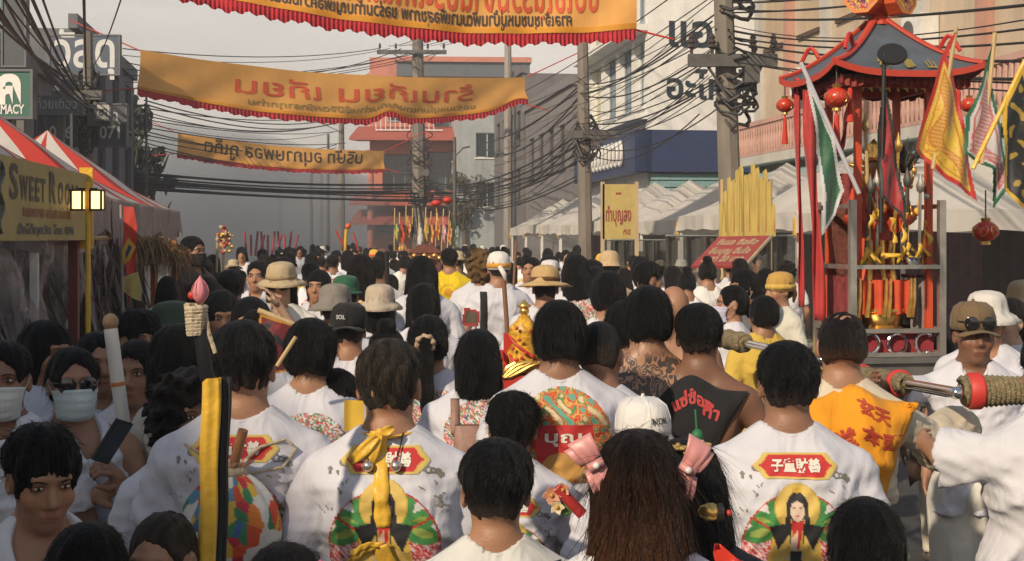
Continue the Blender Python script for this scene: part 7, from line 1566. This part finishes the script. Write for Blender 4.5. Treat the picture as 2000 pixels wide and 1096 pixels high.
def bag(t, y):
    g = np.random.default_rng(3); cv = [(.66, .64, .6), (.6, .08, .03), (.06, .12, .3), (.66, .2, .03), (.04, .2, .09), (.66, .64, .6), (.45, .03, .05), (.66, .64, .6), (.62, .42, .06), (.1, .25, .35)]
    cs = g.uniform(0, 1, (240, 2)) * (6.28, 1); ck = g.integers(0, 10, 240); c0 = Vector((-.005, y(0, 1.12) - .075, 1.13))
    def prof(v): return .024 + .028 * (1 - v / .09) if v < .09 else .024 + .098 * math.sin(math.pi * min(1, ((v - .09) / .91)) ** .95 * .93 / 1.0) ** .75 if v < .97 else .06 * (1 - (v - .97) / .03) + .001
    def fn(u, v): a = u * 2 * math.pi; q = prof(v) * (1 + .10 * math.sin(9 * a + 3 * v) * (1 - v) ** 1.5 + .03 * math.sin(5 * a + 9 * v)); return (c0.x + q * math.sin(a) * 1.05, c0.y - q * math.cos(a) * .62, 1.372 - .30 * v)
    def col(u, v):
        d = ((np.minimum(np.abs(cs[:, 0] - u * 6.28), 6.28 - np.abs(cs[:, 0] - u * 6.28)) * .5) ** 2 + (cs[:, 1] - v) ** 2); k = int(np.argmin(d)); return cv[ck[k]] if v > .12 else ((.62, .58, .52) if int(u * 40) % 2 else (.6, .25, .12))
    m = M(); m.grid(fn, 150, 130, 0, 0, col); m.build('bag_body', mat('bag_cloth', (1, 1, 1), .7, tint=True, var=.12, scale=20, bump=.3, bscale=40), t, smooth='all')
    part('stick', mat('stick_wood', (.26, .12, .05), .5, var=.3, scale=20), t, lambda m: m.tube([(c0.x + .0, c0.y - .01, 1.335), (c0.x + .035, c0.y - .035, 1.455)], .013, 12), smooth=True)
    cr = mat('cord_cream', (.48, .40, .28)); 
    for pts in (((.0, 1.345), (.06, 1.395), (.12, 1.41), (.15, 1.385), (.12, 1.345), (.03, 1.33)), ((-.01, 1.345), (-.08, 1.375), (-.14, 1.40))): part('cord', cr, t, lambda m: m.tube([(x, y(x, z) - .012, z) for x, z in pts], .0045, 6), smooth=True)
    part('knot', cr, t, lambda m: m.lathe([(.035, -.012), (.042, 0), (.035, .012)], (c0.x, c0.y, 1.345), 14, 0, 1, .8), smooth='all')
    part('tassel', paint((.55, .5, .4)), t, lambda m: m.prism([(.10, 1.18), (.15, 1.12), (.13, 1.05), (.10, 1.10)], c0.y + .03, c0.y + .04))
on_person('drawstring_bag', 'bulging drawstring bag painted in red, orange, blue and green blots, stick on top', 'bag', MANA, bag)
def ribbon(t, y):
    def strip(m, pts, wd, lift=.012, ph=0):
        n = 26; P_ = [Vector((x, 0, z)) for x, z in pts]; L = [0]
        for a, b in zip(P_, P_[1:]): L.append(L[-1] + (b - a).length)
        rows = []
        for i in range(n + 1):
            d = L[-1] * i / n; j = max(k for k in range(len(L)) if L[k] <= d + 1e-9); j = min(j, len(P_) - 2); p = P_[j].lerp(P_[j + 1], (d - L[j]) / (L[j + 1] - L[j])); tg = (P_[j + 1] - P_[j]).normalized(); s = Vector((tg.z, 0, -tg.x))
            row = []
            for k in (-1, -.3, .3, 1): q = p + s * wd * .5 * k * (1 + .12 * math.sin(i * .9 + ph)); row.append(Vector((q.x, y(q.x, min(q.z, 1.43)) - lift - .002 * math.sin(i * .8 + k * 2 + ph), q.z)))
            rows.append(row)
        m.grid(lambda u, v: rows[int(round(v * n))][int(round(u * 3))], 3, n, 0, .002)
    part('tail', yellow_m, t, lambda m: strip(m, [(-.02, 1.485), (-.014, 1.43), (-.006, 1.34), (.0, 1.245)], .040, .007), smooth='all')
    def leaf(m, a, b, wd, bow_, ph):
        a, b = Vector(a), Vector(b); d = (b - a).normalized(); sd = Vector((d.z, 0, -d.x))
        m.grid(lambda u, v: a.lerp(b, v) + sd * wd * (u - .5) * (.35 + .75 * math.sin(math.pi * min(1, v * .8 + .12))) - Vector((0, bow_ * math.sin(math.pi * v) + .004 * math.sin(u * 7 + ph) * v, 0)), 6, 16, 0, .0018)
    yb = y(-.014, 1.42) - .010
    part('loop', yellow_m, t, lambda m: (leaf(m, (-.016, yb, 1.476), (-.088, yb - .006, 1.402), .030, .022, 0), leaf(m, (-.080, yb - .012, 1.408), (-.018, yb - .012, 1.47), .026, .012, 2)), smooth='all')
    part('loop', yellow_m, t, lambda m: (leaf(m, (-.014, yb - .004, 1.474), (-.050, yb - .010, 1.374), .026, .012, 4), leaf(m, (-.010, yb, 1.478), (.022, yb - .004, 1.495), .024, .014, 1)), smooth='all')
    part('knot', yellow_m, t, lambda m: m.ball((-.014, y(-.014, 1.43) - .012, 1.478), .013, 12, 0, (1, .7, 1.1)), smooth='all')
    part('neck_band', yellow_m, t, lambda m: m.tube([(.075 * math.sin(a), -.018 - .068 * math.cos(a), 1.462 + .012 * abs(math.sin(a))) for a in [R(q) for q in range(-120, 121, 12)]], .006, 8, flat=.6), smooth=True)
    part('waist_bow', yellow_m, t, lambda m: (strip(m, [(0, 1.20), (-.05, 1.185), (-.09, 1.15)], .018, .014, 3), strip(m, [(0, 1.20), (-.04, 1.20), (-.085, 1.175)], .014, .018, 5), strip(m, [(0, 1.20), (.0, 1.12), (.005, 1.02)], .042, .012, 4), strip(m, [(0, 1.20), (.03, 1.13), (.042, 1.05)], .022, .018, 6)), smooth='all')
    for x in (-.042, .030):
        b = part('bell', mat('silver_bell', (.62, .55, .5), .28, metal=.85, var=.4, scale=60), t, lambda m: m.ball((x, y(x, 1.40) - .020, 1.398), .015, 16), smooth='all'); part('bell_cord', rubber_m, b, lambda m: m.tube([(x, y(x, 1.40) - .016, 1.412), (x + (.008 if x > 0 else 0), y(x, 1.43) - .008, 1.44), (x + (.014 if x > 0 else .004), -.075, 1.475)], .002, 5))
on_person('satin_ribbon', 'yellow satin ribbon tied in a bow with two silver bells, hanging down a shirt', 'ribbon', RIB, ribbon)
def backpack(t, y):
    y0 = y(-.04, 1.2); bm = mat('backpack_rose', (.30, .17, .13), .6, var=.3, scale=30)
    part('pack_body', bm, t, lambda m: m.grid(lambda u, v: (-.03 + .088 * (abs(math.cos(u * 6.283)) ** .6) * math.copysign(1, math.cos(u * 6.283)) * (1 - .15 * (1 - v)), y0 - .045 - .065 * (abs(math.sin(u * 6.283)) ** .7) * math.copysign(1, math.sin(u * 6.283)) * math.sin(math.pi * (.12 + .8 * v)), 1.345 - .33 * v), 40, 20), smooth='all')
    for x in (-.10, .05): part('strap', bm, t, lambda m: m.grid(lambda u, v: (x + .035 * (u - .5), y(x, 1.3 + .14 * v) - .012, 1.3 + .14 * v), 2, 10, 0, .006), smooth='all')
    part('pocket', mat('backpack_brown', (.2, .1, .07), .6), t, lambda m: m.box(-.085, .025, y0 - .128, y0 - .09, 1.06, 1.2))
on_person('backpack', 'small rose brown backpack on the woman with a bob', 'backpack', BP, backpack)
def emblem_bag():
    r = thing('shoulder_bag', 'soft dark brown shoulder bag with a tan band hanging under the palanquin', 'bag', P(1815, 905, 6.6)); o = r.location; lb = mat('leather_brown', (.05, .03, .022), .5, var=.3, bump=.2)
    part('bag_body', lb, r, lambda m: m.grid(lambda u, v: (.105 * math.copysign(abs(math.cos(u * 6.283)) ** .5, math.cos(u * 6.283)) * (.9 + .1 * math.sin(3 * v)), .05 * math.sin(u * 6.283) * math.sin(math.pi * (.1 + .85 * v)), .10 - .20 * v - .02 * math.cos(u * 12.566)), 40, 14), smooth='all')
    part('band', paint((.35, .22, .09)), r, lambda m: m.box(-.107, .107, -.055, -.045, .085, .115)); part('buckle', chrome_m, r, lambda m: m.ball((.06, -.055, .0), .009, 8)); part('strap', lb, r, lambda m: m.tube([(-.1, 0, .1), (-.04, 0, .28), (.05, 0, .28), (.1, 0, .1)], .01, 6, flat=.4))
emblem_bag()
def small(name, label, cat, mt, fn, smooth=True): return tag(part(name, mt, None, fn, None, smooth), label, cat)
small('drum_stick', 'pale wooden stick poking up beside the round haired person', 'stick', bamboo_m, lambda m: m.tube([P(541, 715, 4.4), P(578, 658, 4.4)], .007, 8))
small('black_staff', 'bent black staff standing up between two hats in mid crowd', 'staff', rubber_m, lambda m: m.tube([P(755, 492, 8.3), P(757, 545, 8.3), P(768, 620, 8.3), P(770, 760, 8.3)], .014, 8))
small('spear_shaft', 'brown wooden spear shaft leaning beside the golden idol', 'spear', mat('shaft_brown', (.22, .1, .05), .6), lambda m: m.tube([P(984, 548, 7.4), P(996, 720, 7.4), P(1000, 900, 7.4)], .013, 8))
small('gilt_staff', 'brown staff slanting past the long haired woman', 'staff', mat('shaft_brown', (.22, .1, .05), .6), lambda m: m.tube([P(1008, 470, 12), P(1000, 620, 12)], .012, 8))
r = flag('dark red brocade flag edged in orange, carried flat behind the round haired person', [(506, 612), (575, 634), (600, 720), (540, 730), (500, 700)], 5.3, (.6, .26, .03), (.16, .02, .025), .010, 31, dec=dragon((.02, .02, .03), 75, 3, (.3, .03, .03)), pole=((504, 606), (590, 640)))
flag('yellow and red flag carried low beside the idol', [(905, 598), (940, 606), (936, 640), (900, 636)], 8.5, (.4, .03, .03), (.10, .08, .05), .02, 33, res=.01)
flag('long golden yellow streamer flag hanging from a shoulder in mid crowd', [(889, 602), (898, 604), (893, 660), (884, 662)], 10, (.65, .45, .03), (.65, .45, .03), .02, 34, res=.01)
def idol():
    Y = 7.0; o = P(1024, 690, Y); r = thing('idol', 'gold and yellow idol with red trim carried in a little red chair', 'idol', o); g = random.Random(4)
    part('robe', mat('idol_yellow', (.60, .33, .03), .4, var=.75, scale=45), r, lambda m: m.lathe([(.10, -.10), (.075, -.04), (.085, .0), (.055, .06), (.085, .10), (.07, .14), (.04, .17), (.025, .2)], (0, 0, 0), 18, 0, 1, .7, None, lambda q, i: .16 * math.sin(5 * q + 2 * i)), smooth='all')
    part('sash', red_m, r, lambda m: [m.tube([(.075 * math.cos(t * .4 + k), -.05 * math.sin(t * .4 + k) - .02, -.06 + .02 * t) for t in range(9)], .008, 6) for k in (0, 2, 4)], smooth=True)
    part('head', gold_m, r, lambda m: (m.ball((0, 0, .222), .026, 12), m.lathe([(.03, .24), (.038, .25), (.02, .262), (.0001, .285)], (0, 0, 0), 10)), smooth='all')
    part('chair', red_m, r, lambda m: (m.box(-.11, .11, .06, .09, -.2, .10), m.box(-.13, .13, -.08, .06, -.2, -.11), m.tube([(-.12, -.08, -.03), (-.12, .08, .0)], .014, 6), m.tube([(.12, -.08, -.03), (.12, .08, .0)], .014, 6)))
    part('dragon_coil', gold_m, r, lambda m: [m.tube([(.11 * math.cos(t * .5 + k), -.085, -.08 + .04 * math.sin(t * .8 + k)) for t in range(9)], .011, 6) for k in range(3)], smooth=True)
    part('jewel', red_m, r, lambda m: [m.ball((g.uniform(-.07, .07), -.075, g.uniform(-.05, .15)), .010, 7) for i in range(12)], smooth='all')
idol()
def frangipani():
    r = thing('flower_garland', 'cream and red flower tucked by a red paper roll beside the long auburn hair', 'flower', P(1088, 970, 2.9)); o = r.location; g = random.Random(1)
    for fx, fz, sc in ((-.012, .004, 1), (.012, .016, .8), (.0, -.022, .8)):
        def petals(m):
            for k in range(5):
                a = k * 1.257 + fx * 50; m.grid(lambda u, v: (fx + sc * (.021 * v * math.cos(a) - .009 * math.sin(math.pi * v) * (2 * u - 1) * math.sin(a)), -.004 - .006 * v * v, fz + sc * (.021 * v * math.sin(a) + .009 * math.sin(math.pi * v) * (2 * u - 1) * math.cos(a))), 5, 6, 0, .0012)
        f = part('flower', [paint((.62, .52, .32), .5), paint((.55, .25, .16), .5), paint((.6, .45, .3), .5)][int(abs(fx * 100)) % 3], r, petals, smooth='all'); part('flower_heart', paint((.55, .3, .04)), f, lambda m: m.ball((fx, -.008, fz), .005, 8), smooth='all')
    for k in range(3): part('leaf', paint((.08, .17, .04)), r, lambda m: m.grid(lambda u, v: (-.02 + .03 * v + .012 * k, .004, -.012 + .012 * (2 * u - 1) * math.sin(math.pi * v) - .02 * k * .5), 4, 6, 0, .001), smooth='all')
    part('paper_roll', mat('paper_red', (.45, .03, .03), .6), r, lambda m: m.tube([(0, .0, .02), (.055, .01, -.04)], .013, 10), smooth=True)
frangipani()
def bauble():
    r = thing('charm', 'gold and black bauble with a red bead hanging by the black hair', 'charm', P(1390, 1000, 2.8))
    part('bead', gold_m, r, lambda m: m.lathe([(.0001, -.03), (.012, -.024), (.019, -.008), (.019, .004), (.012, .016)], (0, 0, 0), 16, 0, 1, 1, (1, 0, -.05)), smooth=True); part('collar', rubber_m, r, lambda m: m.lathe([(.012, .008), (.0195, .012), (.0195, .022), (.01, .026)], (0, 0, 0), 16, 0, 1, 1, (1, 0, -.05))); part('red_bead', red_m, r, lambda m: m.ball((.036, 0, -.002), .007, 10), smooth='all')
bauble()
small('red_cloth', 'bright red cloth corner rising at the frame foot', 'cloth', red_m, lambda m: m.grid(lambda u, v: P(1395 + 55 * u + 10 * v, 1062 + 60 * v + 30 * u * (1 - v), 2.7) + Vector((0, .03 * math.sin(u * 6 + v * 4), 0)), 10, 8, 0, .003))
small('paper_tag', 'yellow paper talisman hanging at a child\'s shoulder', 'paper', mat('paper_yellow', (.62, .40, .04), .7, var=.2), lambda m: m.grid(lambda u, v: P(672 + 40 * u, 782 + 60 * v, 4.4) + Vector((0, .01 * math.sin(u * 5), 0)), 6, 6, 0, .002))
small('green_tassel', 'green tassel hanging against the scarfed man', 'tassel', mat('tassel_green', (.02, .16, .06), .6), lambda m: (m.ball(P(1362, 852, 4.6), .022, 10, 0, (1, 1, 1.2)), m.tube([P(1358, 800, 4.6), P(1361, 845, 4.6)], .004, 5)))
# ---------------------------------------------------------------- the air
def volume(name, col, dens, kind='stuff', noise=None):
    m = bpy.data.materials.new(name); m.use_nodes = True; t = m.node_tree; t.nodes.clear(); o = t.nodes.new('ShaderNodeOutputMaterial'); v = t.nodes.new('ShaderNodeVolumePrincipled')
    v.inputs['Color'].default_value = (*col, 1); v.inputs['Density'].default_value = dens; v.inputs['Anisotropy'].default_value = .25; t.links.new(v.outputs[0], o.inputs['Volume']); return m
m = M(); m.box(-1000, 1000, -400, 1600, -1, 15); tag(m.build('haze', volume('haze_air', (.68, .70, .72), .0028)), kind='stuff')

sm = volume('smoke_air', (.46, .49, .52), .05); t = sm.node_tree; pv = [n for n in t.nodes if n.type == 'PRINCIPLED_VOLUME'][0]
tc = t.nodes.new('ShaderNodeTexCoord'); n1 = t.nodes.new('ShaderNodeTexNoise'); n1.inputs['Scale'].default_value = .075; n1.inputs['Detail'].default_value = 3; n1.inputs['Distortion'].default_value = .6; t.links.new(tc.outputs['Object'], n1.inputs['Vector'])
mr = t.nodes.new('ShaderNodeMapRange'); mr.inputs['From Min'].default_value = .34; mr.inputs['From Max'].default_value = .68; mr.inputs['To Min'].default_value = .003; mr.inputs['To Max'].default_value = .10; t.links.new(n1.outputs['Fac'], mr.inputs['Value']); t.links.new(mr.outputs[0], pv.inputs['Density'])
m = M(); m.ball((0, 0, 0), 1, 28); m.v = [(x * 13, y * 34, z * 6.5) for x, y, z in m.v]; o = m.build('smoke', sm, smooth='all'); o.location = (-19.5, 84, 2.2); tag(o, kind='stuff')
SC.cycles.volume_step_rate = 2.0; SC.cycles.volume_max_steps = 128
